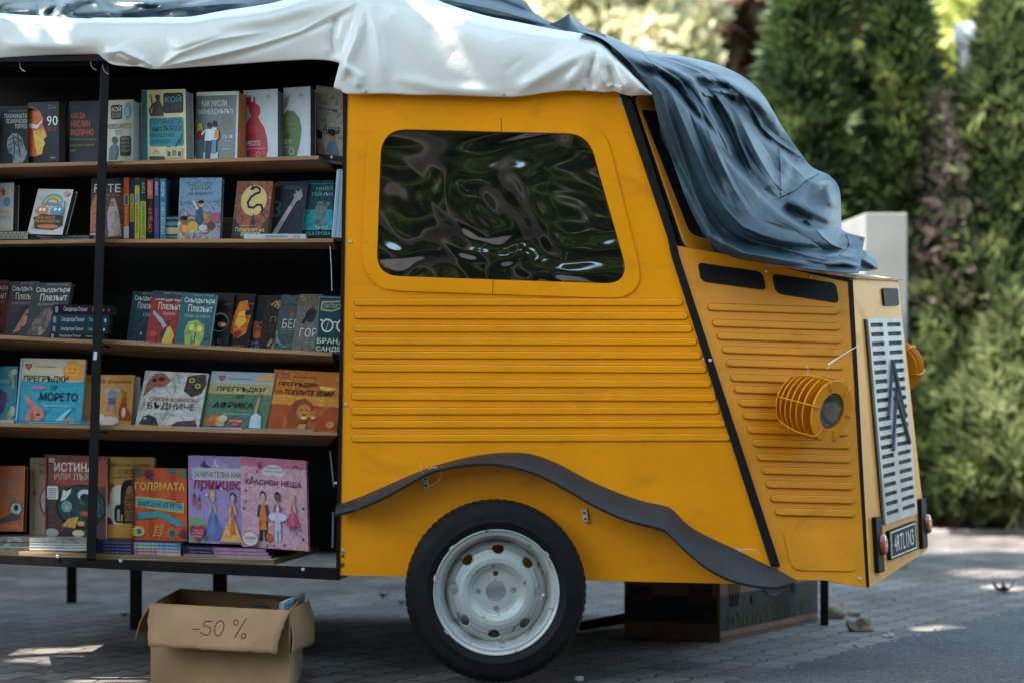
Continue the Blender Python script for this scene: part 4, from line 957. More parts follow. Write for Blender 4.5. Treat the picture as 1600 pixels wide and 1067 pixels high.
# ---- shelf 2
slabbook('pale booklets with brown spotted edges, stacked flat under the colourful book',-30,362.5,43,374,6.42,.14,'8e8778',[Rr(0,.48,1,.52,'4a4030'),*[E(.45+.045*k,.25+.5*(k%2),.012,.14,'4f3f2a') for k in range(12)]],2,name='booklet_stack',cat='booklets')
book('busy pastel colouring book with orange lettering, left end of the second shelf',(-20,362),(20,361),(-18,287),6.46,.04,14,('a9909c','7f9bb0','b9a06a','94627a'),[T('ВОЙНИ',.1,.34,.9,.44,'b9822c',.02),T('НОВА КНИГА',.1,.26,.9,.32,'b9822c',.01),ST(.6,.8,.12,'93404e'),E(.3,.6,.14,.1,'b0b8b4'),E(.75,.6,.13,.1,'56788a'),E(.5,.14,.3,.08,'a8a49c')],2,pages='4c4038')
book('white leaning activity book with a rainbow over two cartoon monsters',(42,366),(97,367.5),(60,295.5),6.44,.03,16,'aaa79e',[
 E(.50,.70,.30,.20,'5c7fa0',0,180),E(.50,.70,.26,.165,'7c9a5c',0,180),E(.50,.70,.22,.13,'b9a040',0,180),E(.50,.70,.18,.10,'b05a3a',0,180),E(.50,.70,.13,.065,'aaa79e',0,180),
 T('SUPERBALL',.20,.63,.80,.70,'2d6a7c',.02),E(.26,.52,.18,.10,'b5662a'),E(.22,.54,.04,.04,'d0cdc4'),E(.32,.54,.04,.04,'d0cdc4'),E(.70,.52,.20,.10,'3f7a94'),E(.64,.55,.04,.035,'d0cdc4'),E(.76,.55,.04,.035,'d0cdc4'),
 G([(.08,.36),(.30,.44),(.90,.42),(.95,.20),(.70,.10),(.2,.12)],'1c1a18'),T('МРЪЧНИТЕ',.16,.33,.70,.40,'b96a2a',.02),T('РАЗКАЗВАЧИ',.14,.25,.86,.315,'b98c34',.02),E(.55,.17,.30,.05,'a5522a'),T('СТЪПКА ПО СТЪПКА',.24,.155,.84,.185,'b9a040'),G([(.06,.26),(.16,.2),(.1,.12),(.2,.14)],'b9822c'),ST(.12,.80,.06,'b09a9c'),E(.85,.90,.08,.05,'a87880'),Sk([(.86,.74),(.90,.40)],.025,'2d6a7c')],2,pages='3a3c3c')
slabbook('thin dark booklet with white lettering on its spine, lying under the rainbow book',38,368,147,374.5,6.43,.14,'232529',[T('ИГРИ ЗА МОМЧЕТА ПО НЕПРЕДСТАВИМ СТЕПЕНИ',.18,.55,.92,.85,'a9acac'),T('ИГРАЙ ИГРИ И НАУЧИ ВСИЧКИ ВЪЛШЕБНИ РЕЧИ',.24,.10,.92,.42,'a9acac')],2,name='booklet',cat='booklet')
book('reddish brown novel with a face and large white serif title behind the upright',(140,372),(192.5,371.5),(143,279.5),6.46,.035,6,('3a2622','6b3a30','30282a','8a5a4a'),[
 G([(.02,.1),(.0,.5),(.1,.72),(.22,.74),(.30,.56),(.26,.3),(.3,.1)],('8a4a36','a86a4c','5c2c22')),G([(.55,.02),(.5,.4),(.62,.66),(.72,.66),(.86,.4),(.95,.02)],('8a7468','a3908a','5c3c30')),Rr(0,.84,1,1,'2a2c34'),
 T('F',.10,.76,.20,.90,'c9ccca'),T('A',.26,.76,.42,.90,'c9ccca'),T('T',.50,.76,.68,.90,'c9ccca'),T('E',.72,.76,.88,.90,'c9ccca'),T('THE WINX SAGA',.10,.69,.88,.73,'8a5a50'),T('Пътят на феите',.52,.19,.96,.225,'a9a49c'),T('СЕЗОН ПЪРВИ',.5,.06,.92,.08,'8c8680'),E(.12,.03,.13,.05,'9c9792')],2)
sp=[(193.5,201.5,278,'b8502a',[Rr(0,.55,1,.72,'b99a34'),Rr(.15,.56,.85,.71,'4c6070'),Rr(0,0,1,.20,'a9a8a0'),T('МАГИЧНА АЗБУКА',.25,.22,.7,.52,'d2b04a',.01,0,90)],'orange paperback spine with a blue panel, first of the upright row'),
 (203,209.5,279,'1f3048',[Rr(0,.56,1,.74,'a59a34'),Rr(.2,.58,.8,.72,'586e84'),Rr(0,.28,1,.55,'8d8a30'),T('НАУЧНА',.25,.30,.75,.52,'20303c',.01,0,90)],'navy and olive spine with a blue panel, second of the upright row'),
 (210.5,218,279,'b19a40',[Rr(0,.88,1,1,'243a44'),Rr(.2,.60,.8,.74,'6c7f96'),T('ЗОЛОТА КЛЮЧ',.25,.10,.75,.56,'5c4a20',.01,0,90)],'mustard yellow spine, third of the upright row'),
 (219,228,279,'1d3a38',[Rr(0,0,1,.62,'8d9a44'),T('БЕЗКРАЙНА КНИГА',.2,.06,.8,.60,'26342a',.01,0,90),T('ТОМ',.3,.74,.8,.92,'a3a8a0',0,0,90)],'dark green and lime spine, fourth of the upright row'),
 (229,240,279.5,'1c1c20',[Rr(.1,.66,.9,.98,'a8432a'),T('АДРИАН',.25,.72,.8,.94,'c9a49c',.01,0,90),G([(.1,.1),(.9,.3),(.7,.66),(.3,.5)],('a04a26','5c2014','2a1612')),T('ОГЪН',.3,.1,.75,.5,'b8602c',.01,0,90)],'black spine with red flames, fifth of the upright row'),
 (241,248.5,279,'34406a',[T('МАРИЯ',.25,.72,.8,.94,'b9bccb',.01,0,90),T('СЛЪНЧЕВО',.25,.1,.8,.5,'a84a7c',.01,0,90)],'violet blue spine with pink lettering, sixth of the upright row'),
 (250,259,279.5,'3a6a80',[T('НАДЕЖДА',.25,.70,.8,.95,'c2d0d4',.01,0,90),T('МОРСКИ КНИГИ',.2,.08,.8,.6,'a9c0a8',.01,0,90)],'sea blue spine with pale lettering, last of the upright row')]
for x0,x1,y0,c,it,lb in sp: slabbook(lb,x0,y0,x1,373.5,6.43,.13,c,it,2,vert=True)
slabbook('black book with faint gold lettering standing behind the small flat stack',259.5,284,281,337.5,6.52,.03,'121416',[T('МЕЧ',.3,.7,.9,.85,'4a3a24',.01),T('ДЕЙМОН',.3,.5,.9,.65,'4a3a24')],2,vert=True)
for k,(y0,y1,c,t,lb) in enumerate(((338,345,'1f3038','КИНО-АНТОН','slim dark book on top of the small flat stack'),(345.5,355,'2b6068','КИНО-АНТОН','teal book second from the top of the small flat stack'),(356,366,'b7a76c','ЛУНА-АНТОН','cream book third from the top of the small flat stack'),(366.5,374,'2b5058','НОВА ЧИТАНКА','blue green book at the bottom of the small flat stack'))):
    slabbook(lb,252.5,y0,281,y1,6.44,.12,c,[T(t,.2,.3,.9,.7,'a9b4b0',.01)],2)
book('thick fantasy novel with a crowded blue and orange adventure scene',(277,374.5),(343.5,374),(281,278.5),6.41,.03,5,('5d6f84','7d8694','45586c','9a8a7c'),[
 Rr(0,.62,1,1,('56708a','6c8494','485c78')),T('ПАЗИТЕЛИТЕ',.16,.88,.78,.93,'2e4c3c',.01),T('ДЕЦА',.28,.79,.76,.875,'3a6048',.02),T('НА ВРЕМЕТО',.22,.71,.80,.765,'2e4c3c',.01),
 G([(.02,.0),(.0,.32),(.15,.44),(.35,.38),(.62,.44),(.9,.36),(.98,.0)],('a07a44','6c4a30','8e9098','3c3c44')),G([(.40,.28),(.44,.50),(.54,.52),(.62,.30),(.54,.22)],'2c4a60'),E(.54,.56,.06,.045,'a88468'),E(.53,.60,.07,.03,'1f1c1c'),Sk([(.46,.48),(.34,.62)],.035,'b0a89c'),E(.14,.30,.09,.06,'6c4a38'),E(.14,.34,.09,.04,'201a1a'),E(.36,.20,.12,.09,'b08a3c'),E(.70,.30,.07,.05,'8c6450'),E(.88,.34,.11,.09,'93485e'),E(.20,.16,.09,.06,'b07a30'),E(.60,.18,.1,.05,'9ba4ac'),E(.78,.22,.08,.06,'5a3c2c'),
 T('МАКС БРАЛИЪР',.28,.10,.70,.135,'c0c4c4',.01),T('ЕПИЧНО ЧЕТИВО',.4,.05,.8,.075,'9ca0a4')],2,pages='54402c')
slabbook('block of brown-edged pages lying behind the thick fantasy novel',346,340,366,374,6.47,.1,'51402e',[Rr(0,.3,1,.33,'2c2218'),Rr(0,.62,1,.65,'2c2218')],2,pages='463828')
book('orange fantasy novel with a black dragon curled over a pale full moon',(361,372),(417,372.5),(371,283.5),6.44,.035,12,('7a3a1e','93481e','4a2c22','a85a28'),[
 E(.52,.66,.36,.27,'b89a60'),Sk([(.42,.86),(.55,.90),(.66,.86),(.66,.80),(.56,.78),(.44,.72),(.36,.62),(.40,.54),(.54,.53),(.62,.58),(.74,.58),(.80,.50),(.76,.45)],.045,'141210'),G([(.38,.84),(.44,.92),(.52,.90),(.50,.84)],'141210'),Sk([(.56,.42),(.56,.32)],.02,'1c1410'),G([(.48,.18),(.50,.32),(.56,.36),(.62,.30),(.64,.18)],'3a1c12'),
 G([(0,.0),(.0,.35),(.2,.2),(.3,.0)],'2a2a2a'),G([(1,.0),(1,.4),(.82,.2),(.72,.0)],'3a2a24'),T('Едно царство за',.24,.20,.66,.225,'a9a468'),T('Пазителят на',.10,.11,.90,.18,'b5ae74',.01),T('драконите',.26,.03,.80,.10,'b5ae74',.01)],2,pages='6a4c2c')
book('dark navy novel with a long silver sword across the cover',(421,372),(470,371.5),(432,284),6.47,.03,6,('1f2632','2a3040','181c26'),[
 G([(.06,.04),(.14,.16),(.62,.68),(.70,.80),(.76,.80),(.78,.72),(.70,.62),(.24,.08),(.14,.0)],('8a8684','a8a4a0','6a6664')),G([(.60,.76),(.84,.86),(.90,.72),(.70,.62)],'8c8886'),Sk([(.66,.84),(.84,.66)],.02,'9c9896'),T('3',.02,.36,.26,.66,'3a5a64',.02),T('МАЙКЪЛ СКОТ',.34,.90,.82,.925,'6d7480'),T('НЕКРОМАНСЪР',.28,.86,.84,.885,'6d7480')],2)
book('teal and black novel with a stone statue and pale teal title',(473,371),(519,370.5),(475,282.5),6.48,.03,4,('12323a','1a4a54','0e2228'),[
 Rr(0,.12,1,.48,('1a6f7c','2a8c96','0f3c46')),G([(.45,.15),(.40,.5),(.50,.62),(.70,.64),(.92,.60),(.80,.5),(.74,.3),(.78,.15)],('4c5a56','6a7470','2c3836')),Rr(0,0,1,.12,'121c22'),T('Кавалерът на тъмните',.04,.93,.9,.945,'8ca4a8'),T('НИЙЛ',.44,.82,.98,.90,'6aa4a8',0),T('ГЕЙМЪН',.30,.72,.98,.80,'6aa4a8',0),T('Книга',.42,.14,.84,.20,'9cb4b4',0,.2),T('ТЕАТРОВА',.10,.03,.95,.09,'4ca0a8',.01)],2)
slabbook('white flat booklet with grey spine lettering in front of the dragon book',381,366,478,374.5,6.405,.10,'a9acae',[T('ЗИМНИ РАЗКАЗИ',.34,.3,.70,.8,'53575c'),T('СЗ',.80,.3,.90,.8,'33373c')],2,name='booklet',cat='booklet')
slabbook('white magazine standing on edge against the right post of the second shelf',518,265,536.5,371.5,6.39,.16,'92a4b0',[Rr(.30,0,.36,1,'5f7482'),Rr(.62,0,.66,1,'6f8492'),Rr(0,0,.10,1,'b4c0c6')],2,vert=True,shear=8.5,name='magazine',cat='magazine')
# ---- shelf 3 : one series, repeated layout
def skulls(y,c1='b9b8ac'):
    return [T('ДЕРЕК ЛАНДИ',.36,.945,.92,.975,'8f8f88',.01),T('Скълдъгъри',.10,.80,.98,.92,c1,.015,-.08),T('Плезънт',.24,.66,.94,.79,c1,.015,-.08)]
book('dark red fantasy novel cut by the left edge of the photo, third shelf',(-36,524),(11,524),(-33,438),6.49,.03,4,('4a1c20','7a2a2a','2a181c'),skulls(0)+[T('БЕДИ',.5,.58,.9,.63,'8a6a68')],3)
book('brown fantasy novel with a pale girl\'s face, third shelf at the left',(8,524.5),(54,524),(16,440.5),6.47,.03,6,('2a201c','3c2a24','1c1a1c'),skulls(0)+[T('СМЪРТОНОСНИ',.12,.57,.82,.62,'8a8478'),Rr(.2,.64,.9,.80,'2a201c'),T('Плезънт',.24,.66,.94,.79,'b9a88c',.015,-.08),G([(.26,.04),(.5,.1),(.66,.2),(.86,.26),(.92,.46),(.78,.54),(.6,.44),(.44,.3)],('8a5a48','a8785c','5a342c')),E(.68,.38,.05,.02,'1a1414'),E(.80,.24,.05,.018,'7a2a2a'),G([(.30,.30),(.5,.54),(.8,.58),(.92,.5),(.66,.48),(.44,.26),(.3,.1)],'14100f')],3)
book('dark plum fantasy novel with a long-haired figure, left of the flat stack',(37,526),(97,525.5),(53,442.5),6.45,.035,8,('241c20','302428','18161a'),skulls(0)+[T('ВЪТКРЪСНАЛИТЕ',.22,.57,.74,.62,'8a8480'),G([(.06,.02),(.2,.3),(.42,.52),(.56,.54),(.66,.36),(.56,.1),(.44,.02)],('6c5a4c','3c2c26','8a7460')),G([(.5,.4),(.66,.48),(.62,.3),(.54,.26)],'7a5040')],3,pages='4c4c3c')
for k,(x0,y0,x1,y1,c,lb) in enumerate(((83,476,176,491.5,'241c28','plum paperback on top of the flat stack beside the upright'),(80,491.5,170,507.5,'1f3a46','blue green paperback second in the flat stack beside the upright'),(79,507.5,168,520,'1b3844','teal paperback third in the flat stack beside the upright'),(77,520,163,529,'25262c','charcoal paperback at the bottom of the flat stack beside the upright'))):
    slabbook(lb,x0,y0,x1,y1,6.42,.13,c,[RR(.035,.2,.085,.8,'7d8088',.01),T('Скълдъгъри Плезънт',.18,.25,.58,.8,'a9a9ac',.02,.1),T(('Беди','Последна','Царството','Смъртоносни')[k],.66,.3,.86,.75,'8d5c68' if k==0 else '8fa0a8',.01),E(.94,.5,.02,.2,'7d4c60' if k==0 else '7ab0c0')],3,rise=1.5,pages='4c4636',yaw=-4)
book('dark teal fantasy novel, first in the row right of the upright on the third shelf',(197,534.5),(240,536),(208,455.5),6.47,.03,5,('12303a','1c4048','0e2028'),skulls(0)+[T('ПОД',.50,.50,.86,.58,'93a4a4'),E(.55,.2,.12,.16,'1e2c3c'),E(.5,.18,.03,.03,'6aa4a8')],3)
book('red fantasy novel with a skeleton hand and revolver, on the third shelf',(227,538.5),(277,541),(239,454.5),6.45,.03,5,('7a2226','932c28','4a181c'),skulls(0)+[T('Безликите',.42,.56,.80,.62,'a8a49c',0,.1),Rr(0,.86,1,1,'3a3248'),T('ДЕРЕК ЛАНДИ',.36,.945,.92,.975,'8f8f88',.01),G([(.12,.64),(.10,.58),(.40,.40),(.50,.30),(.58,.36),(.44,.48)],'8f9496'),G([(.50,.02),(.54,.3),(.70,.36),(.86,.2),(.80,.02)],'b09a3c'),G([(.4,.2),(.52,.34),(.6,.3),(.5,.1)],'2c2c44'),E(.2,.2,.12,.06,'a83a2c')],3)
book('teal and yellow-green fantasy novel with a glowing skull face, third shelf',(272,543.5),(326,546),(285,457.5),6.43,.03,5,('1f4a58','2c5c60','1a3844'),skulls(0)+[T('Сезонът на войните',.16,.56,.90,.62,'8f9c84',0,.1),G([(.3,.05),(.22,.3),(.3,.48),(.55,.52),(.78,.44),(.8,.2),(.7,.05)],('6a7a3c','8f9a4c','4c6438')),E(.42,.38,.07,.06,'b9b058'),E(.66,.36,.07,.06,'b9b058'),Sk([(.55,.3),(.55,.1)],.02,'2c3c28')],3)
book('black thriller with a ringed glowing helmet and steel initials, third shelf',(320,545),(356,546.5),(331,457.5),6.48,.025,4,('1c1a1a','2a2624','141414'),[E(.50,.48,.38,.17,'7d7a74'),E(.52,.47,.34,.145,'0e1014'),E(.62,.44,.20,.05,'a05a44'),E(.66,.44,.1,.025,'c9b0a0'),T('Д Е',.12,.10,.66,.18,'6a6c70',.01),T('М У',.16,.01,.70,.08,'6a6c70',.01),T('АРТ',.6,.78,.9,.82,'5a5c60')],3)
book('dark novel with a blazing orange explosion, third shelf',(350,546),(388,547.5),(362,458),6.49,.025,4,('2a1a12','1a1412','3a2014'),[G([(.15,.3),(.2,.6),(.4,.85),(.7,.88),(.9,.6),(.8,.3),(.5,.2)],('9a3c14','c86a1c','5a2010')),G([(.3,.45),(.4,.66),(.65,.7),(.74,.5),(.5,.38)],('d08a2c','e0a43c','b05a1c')),E(.78,.66,.12,.05,'1a1210'),G([(.3,.30),(.6,.36),(.5,.2),(.3,.2)],'6a2a12'),T('СКАРДЪТ',.04,.03,.80,.09,'a0642c',.01),T('АРТУР',.6,.80,.96,.83,'8a7460')],3)
book('black novel with an orange lit face in a dark hood, third shelf',(382,547),(412,548.5),(392,461),6.50,.025,4,('14181c','1c2024','101214'),[G([(.35,.25),(.28,.5),(.5,.62),(.8,.58),(.85,.3),(.6,.2)],('a0501c','5c2814','c87a2c')),E(.6,.62,.35,.10,'0d1418'),E(.68,.46,.06,.03,'1a0e0a'),T('ДНЕС',.14,.10,.90,.17,'5a7a8c',.01),T('ЧЕ',.3,.02,.9,.09,'5a7a8c',.01)],3)
book('brown leather-look novel with claw marks, third shelf',(403,549),(438,550),(416,461.5),6.49,.025,4,('33241c','241a16','46301f'),[*[Sk([(.3+.14*k,.82-.03*k),(.5+.14*k,.90),(.7+.1*k,.78)],.04,'8a7040') for k in range(3)],T('ПЕ',.34,.52,.90,.62,'6c5a4c',.0),T('СКОТ',.34,.43,.86,.48,'4c3c30'),Sk([(.4,.1),(.55,.22)],.05,'8a7040'),Sk([(.6,.06),(.75,.2)],.05,'8a7040')],3)
book('murky green novel with red initial lettering and swirling water, third shelf',(426,550),(464,551),(440,461),6.47,.025,4,('2f3c38','42504a','222a28'),[E(.55,.72,.22,.1,'4c4438'),E(.55,.66,.12,.05,'6a4c34'),T('БЕГ',.22,.42,.86,.58,'a09c90',.0),T('СКОТ ЧЕ',.20,.32,.88,.37,'6c706a'),Rr(.2,.39,.9,.40,'7c6c60'),Sk([(.0,.4),(.1,.2),(.4,.1),(.8,.14)],.05,('6c8c80','4c6a60','3a4c48'))],3)
book('grey stormy novel with a rearing creature and tall pale initials, third shelf',(455,551),(492,551.5),(468,460),6.46,.025,4,('4c4a46','6a645c','34383a'),[Rr(0,.80,1,1,('7a6650','54483c','8a7860')),E(.6,.64,.22,.12,'2c2e30'),Sk([(.3,.5),(.5,.66),(.8,.72)],.05,'1e2022'),T('ГОР',.24,.27,.96,.42,'b0aeac',.0),T('СКОТ ЧЕ',.16,.10,.92,.20,'7c7a78',0),Rr(.2,.23,.96,.24,'8a6c64')],3)
book('teal hardback with round silver spectacles and bold pale name, right end of the third shelf',(492,551.5),(536,553),(498,462),6.43,.04,4,'163c44',[
 Rr(.02,.0,.04,1,'6a7a70'),Rr(.0,.965,1,.98,'6a7a70'),G([(.10,.74),(.12,.90),(.9,.92),(.98,.80),(.5,.72)],'8a8c6c'),G([(.14,.77),(.16,.87),(.88,.89),(.92,.81),(.5,.75)],'1a3c40'),T('ЕЛАНТРИСЪТ',.14,.78,.92,.86,'9c9a74',.01),
 E(.38,.48,.22,.12,'b9b9a4'),E(.38,.48,.17,.09,'1c4248'),E(.92,.48,.22,.12,'b9b9a4'),E(.92,.48,.17,.09,'1c4248'),Sk([(.12,.58),(.2,.56)],.03,'b9b9a4'),Sk([(.56,.54),(.72,.54)],.02,'b9b9a4'),Sk([(.34,.40),(.42,.56)],.014,'7c8c88'),
 T('БРАНДЪН',.06,.15,1.45,.26,'b3ba9c',.03),T('САНДЕРСЪН',.04,.02,1.6,.12,'b3ba9c',.03)],3)
# ---- shelf 4
def heart(x=.12,y=.88): return [HT(x,y,.055,.06,'8a3238'),T('С ВЪПРОС',x-.04,y-.01,x+.04,y+.01,'c9a4a4')]
book('teal children\'s book with a purple butterfly wing, left end of the fourth shelf',(-24,659.5),(24,659),(-20,572.5),6.47,.02,6,('1f7480','2a8690','1a606c'),[G([(.0,.1),(.0,.56),(.4,.62),(.72,.5),(.62,.2),(.3,.02)],('4c2c5a','5c3a6c','3a2048')),E(.80,.86,.08,.06,'b08a3c'),E(.9,.9,.1,.05,'c9b478'),Sk([(.84,.80),(.90,.6)],.03,'b09a5c'),T('книжка',.3,.70,.74,.77,'8ab0a8',0,.2),E(.82,.12,.1,.1,'8f9c60'),E(.9,.2,.08,.09,'b9b890')],4)
book('glossy turquoise picture book with a sun and an octopus in the sea',(24,658.5),(126,661),(33,559),6.44,.02,4,('1f7890','2a8ca0','1a6880'),[
 Rr(0,.64,1,1,('a89c86','b5a68a','a0907c')),G([(.70,.66),(.66,.86),(.78,1),(1,1),(1,.66)],('c08a3c','b97a30','c9a050')),E(.80,.83,.11,.10,'cf8a34'),E(.76,.85,.014,.012,'5a3a1c'),E(.85,.84,.014,.012,'5a3a1c'),Sk([(.75,.79),(.80,.775),(.85,.79)],.012,'8a3a1c'),G([(0,.64),(.2,.60),(.5,.66),(.8,.62),(1,.66),(1,.60),(0,.56)],'2a8296'),
 *heart(.13,.87),T('Николета Иванова',.24,.86,.56,.885,'3c3c3c',.01),T('ПРЕГРЪДКИ',.07,.62,.76,.73,'1a1c20',.03,.05),T('ОТ',.50,.50,.60,.57,'1a1c20',.03),T('МОРЕТО',.34,.34,.92,.47,'1a1c20',.03,.03),T('Приказки с поука',.40,.24,.82,.285,'8ab8bc',.01,.1),
 G([(.10,.42),(.16,.40),(.3,.28),(.42,.20),(.44,.08),(.36,.02),(.14,.02),(.16,.14),(.22,.22),(.14,.32)],('a85a50','b97060','8a4440')),E(.34,.12,.03,.02,'3a1c1c'),E(.30,.54,.12,.03,'93708c'),E(.80,.03,.12,.04,'b07040'),G([(.60,.02),(.80,.22),(.86,.22),(.70,.02)],'6cb0b8'),Rr(0,0,.03,1,'8aa8b4')],4)
book('orange picture book with a blue mouse and a brown deer, behind the upright',(126,664),(204.5,664.5),(132,585),6.47,.02,3,('b0783c','b9823f','a56e38'),[
 T('Приказки',.10,.84,.36,.92,'4a2c1a',.01),T('в Европа',.38,.82,.94,.90,'4a2c1a',.01),E(.58,.62,.09,.08,'6c8090'),E(.47,.68,.05,.05,'8494a0'),E(.70,.69,.05,.05,'8494a0'),E(.55,.64,.012,.012,K),E(.61,.64,.012,.012,K),Rr(.51,.42,.66,.54,'3c4c80'),Rr(.51,.47,.66,.49,'a04a40'),Sk([(.53,.42),(.50,.28)],.03,'6c8090'),Sk([(.63,.42),(.66,.28)],.03,'6c8090'),
 G([(.76,.12),(.74,.32),(.80,.50),(.86,.52),(.90,.34),(1,.2),(1,.1)],'8a3c20'),E(.83,.52,.05,.06,'93482c'),Sk([(.82,.58),(.80,.68),(.76,.70)],.015,'5c2c1a'),Sk([(.84,.58),(.88,.68)],.015,'5c2c1a'),E(.56,.09,.20,.09,'b5a8a0'),E(.38,.16,.08,.07,'c0b4ac'),G([(.18,.2),(.24,.52),(.32,.56),(.32,.2)],'3c2c24'),E(.84,.26,.04,.1,'c0b0a0')],4)
slabbook('white board of a book standing behind the orange mouse book',184,588.5,221,664,6.50,.015,'9c9c9a',[],4,vert=True,shear=-2)
book('white picture book with owls and a hedgehog among pale leaves, red author name',(211,663.5),(310,668.5),(227.5,578.5),6.44,.02,4,('a39e96','b0aca4','8c8a84','a5a09a'),[
 G([(.04,.52),(.06,.78),(.16,.95),(.30,.97),(.44,.84),(.34,.72),(.18,.70)],('6c3a28','8a5038','54291c')),E(.17,.83,.04,.035,'2a1814'),E(.28,.86,.05,.04,'2a1814'),G([(.68,.92),(.66,.66),(.80,.56),(.94,.62),(1,.8),(.96,.98),(.78,.96)],('2c241f','443830','1c1816')),E(.76,.86,.045,.045,'9a8a3c'),E(.76,.86,.022,.022,K),E(.87,.76,.045,.045,'9a8a3c'),E(.87,.76,.022,.022,K),
 T('СЕРГЕЙ КОМИТСКИ',.15,.46,.92,.545,'93302c',.02),T('БЪДНИЧЕ',.14,.29,.88,.43,'232527',0),T('приказки за вълшебства',.26,.215,.72,.24,'6a7478'),G([(.06,.02),(.10,.16),(.18,.20),(.30,.16),(.36,.02)],('1c1c1e','343436','141416')),E(.14,.13,.025,.025,'8c8c88'),G([(.55,.02),(.66,.10),(.92,.14),(.98,.02)],('5a4030','3c2c22','6c503c')),
 Sk([(.42,.9),(.52,.74),(.50,.60)],.02,'7d868c'),Sk([(.5,.96),(.56,.82),(.66,.8)],.02,'8f9498'),Sk([(.4,.12),(.46,.26),(.6,.2)],.02,'7d868c'),Sk([(.05,.3),(.08,.44)],.02,'8a6c74')],4)
book('green and grey picture book with a giraffe, a lion and a red award heart',(314,666),(415,669.5),(331,579),6.44,.02,4,('40604a','4c6c52','365444'),[
 Rr(0,.78,1,1,('7f8890','8f979c','747d86')),Rr(0,.60,1,.78,('a08a54','8f8450','aa9460')),*heart(.18,.88),T('Николета Иванова',.28,.86,.62,.885,'3c4040',.01),G([(.68,.84),(.76,.94),(.9,.98),(1,.96),(1,.84)],('a87844','b98a50','8a5c34')),
 T('ПРЕГРЪДКИ',.13,.63,.88,.73,'191b1c',.03,.12),T('ОТ',.46,.52,.58,.59,'191b1c',.03,.1),T('АФРИКА',.12,.34,.74,.46,'191b1c',.035,.12),T('Приказки с поука',.30,.225,.72,.265,'8a9c8c',.01,.1),
 HT(.52,.09,.11,.11,'8a2c2c'),T('НАГРАДА',.42,.10,.62,.14,'c9b4ac',.02),T('БЕЛИ',.48,.055,.56,.08,'c9b4ac'),Sk([(.82,.56),(.81,.44),(.80,.30),(.79,.22)],.05,'a07a54'),E(.815,.58,.03,.05,'9a5044'),G([(.74,.0),(.74,.20),(.80,.28),(.90,.22),(.92,.0)],('8c9ca8','a5b0b8','6c7c8c')),
 G([(.02,.12),(.10,.20),(.22,.22),(.30,.16),(.30,.02),(.10,.02)],('a05a28','8a4420','b98844')),E(.32,.16,.07,.06,'a89a84'),E(.3,.06,.06,.05,'8c8478')],4)
book('orange sunset picture book with a lion and cub, right end of the fourth shelf',(417,669),(526,675),(428.5,576.5),6.43,.02,4,('b06a24','a0541e','bd7c2c'),[
 Rr(0,.0,1,.42,('9a4420','8a3a1c','a8541f')),Rr(0,.42,1,.58,('b9802c','b06c24','c4923c')),*heart(.17,.90),T('Николета Иванова',.28,.88,.62,.905,'4a2c14',.01),E(.80,.73,.12,.045,'c9a050'),G([(.66,.76),(.86,.80),(.98,.75),(.86,.74)],'a8602c'),T('ПРЕГРЪДКИ',.09,.72,.64,.80,'1a1612',.03,.08),T('ОТ',.07,.60,.16,.655,'1a1612',.02,.08),T('ТОПЛИТЕ ЗЕМИ',.19,.59,.89,.675,'1a1612',.03,.08),T('Приказки с поука',.62,.50,.93,.54,'c0905c',.01,.1),
 G([(.30,.10),(.28,.34),(.36,.50),(.50,.54),(.60,.46),(.62,.30),(.56,.12),(.44,.06)],('6c3018','84421e','50220f')),E(.50,.31,.10,.13,'a8692f'),E(.46,.34,.014,.012,K),E(.54,.34,.014,.012,K),G([(.48,.27),(.54,.27),(.51,.24)],'2a140c'),E(.51,.21,.04,.025,'c0a07c'),E(.64,.26,.06,.07,'a5662c'),E(.62,.28,.01,.01,K),E(.67,.28,.01,.01,K),E(.64,.22,.025,.02,'c0a07c'),E(.90,.12,.06,.06,'a8743c'),E(.87,.13,.01,.01,K),Sk([(.5,.1),(.5,.02)],.12,'a8743c')],4)
slabbook('turquoise flat booklet in front of the sea picture book',22,656.5,135,662,6.40,.08,'2a7486',[Rr(.2,.4,.9,.6,'7aa4ac')],4,rise=1,name='booklet',cat='booklet')
slabbook('pale flat booklet at the left end of the fourth shelf',-30,655,24,660,6.40,.09,'8f9a98',[],4,rise=.5,name='booklet',cat='booklet')
slabbook('orange flat booklet in front of the owl picture book',188,663,270,669,6.405,.07,'b07a3c',[Rr(0,.4,1,.5,'8a5a2c')],4,rise=2,name='booklet',cat='booklet')
slabbook('pink and white flat booklet in front of the africa book',272,666.5,378,672,6.405,.07,'a49aa4',[Rr(.1,.3,.9,.5,'a86a78'),T('НАУЧИ ТОВА ПРИКАЗНО СЕГА',.1,.5,.8,.8,'5a5a62')],4,rise=1.5,name='booklet',cat='booklet')
slabbook('olive grey flat booklet in front of the sunset picture book',380,669,490,674.5,6.405,.07,'8a8c78',[Rr(0,.6,1,.8,'6a6c5c')],4,rise=1.5,name='booklet',cat='booklet')
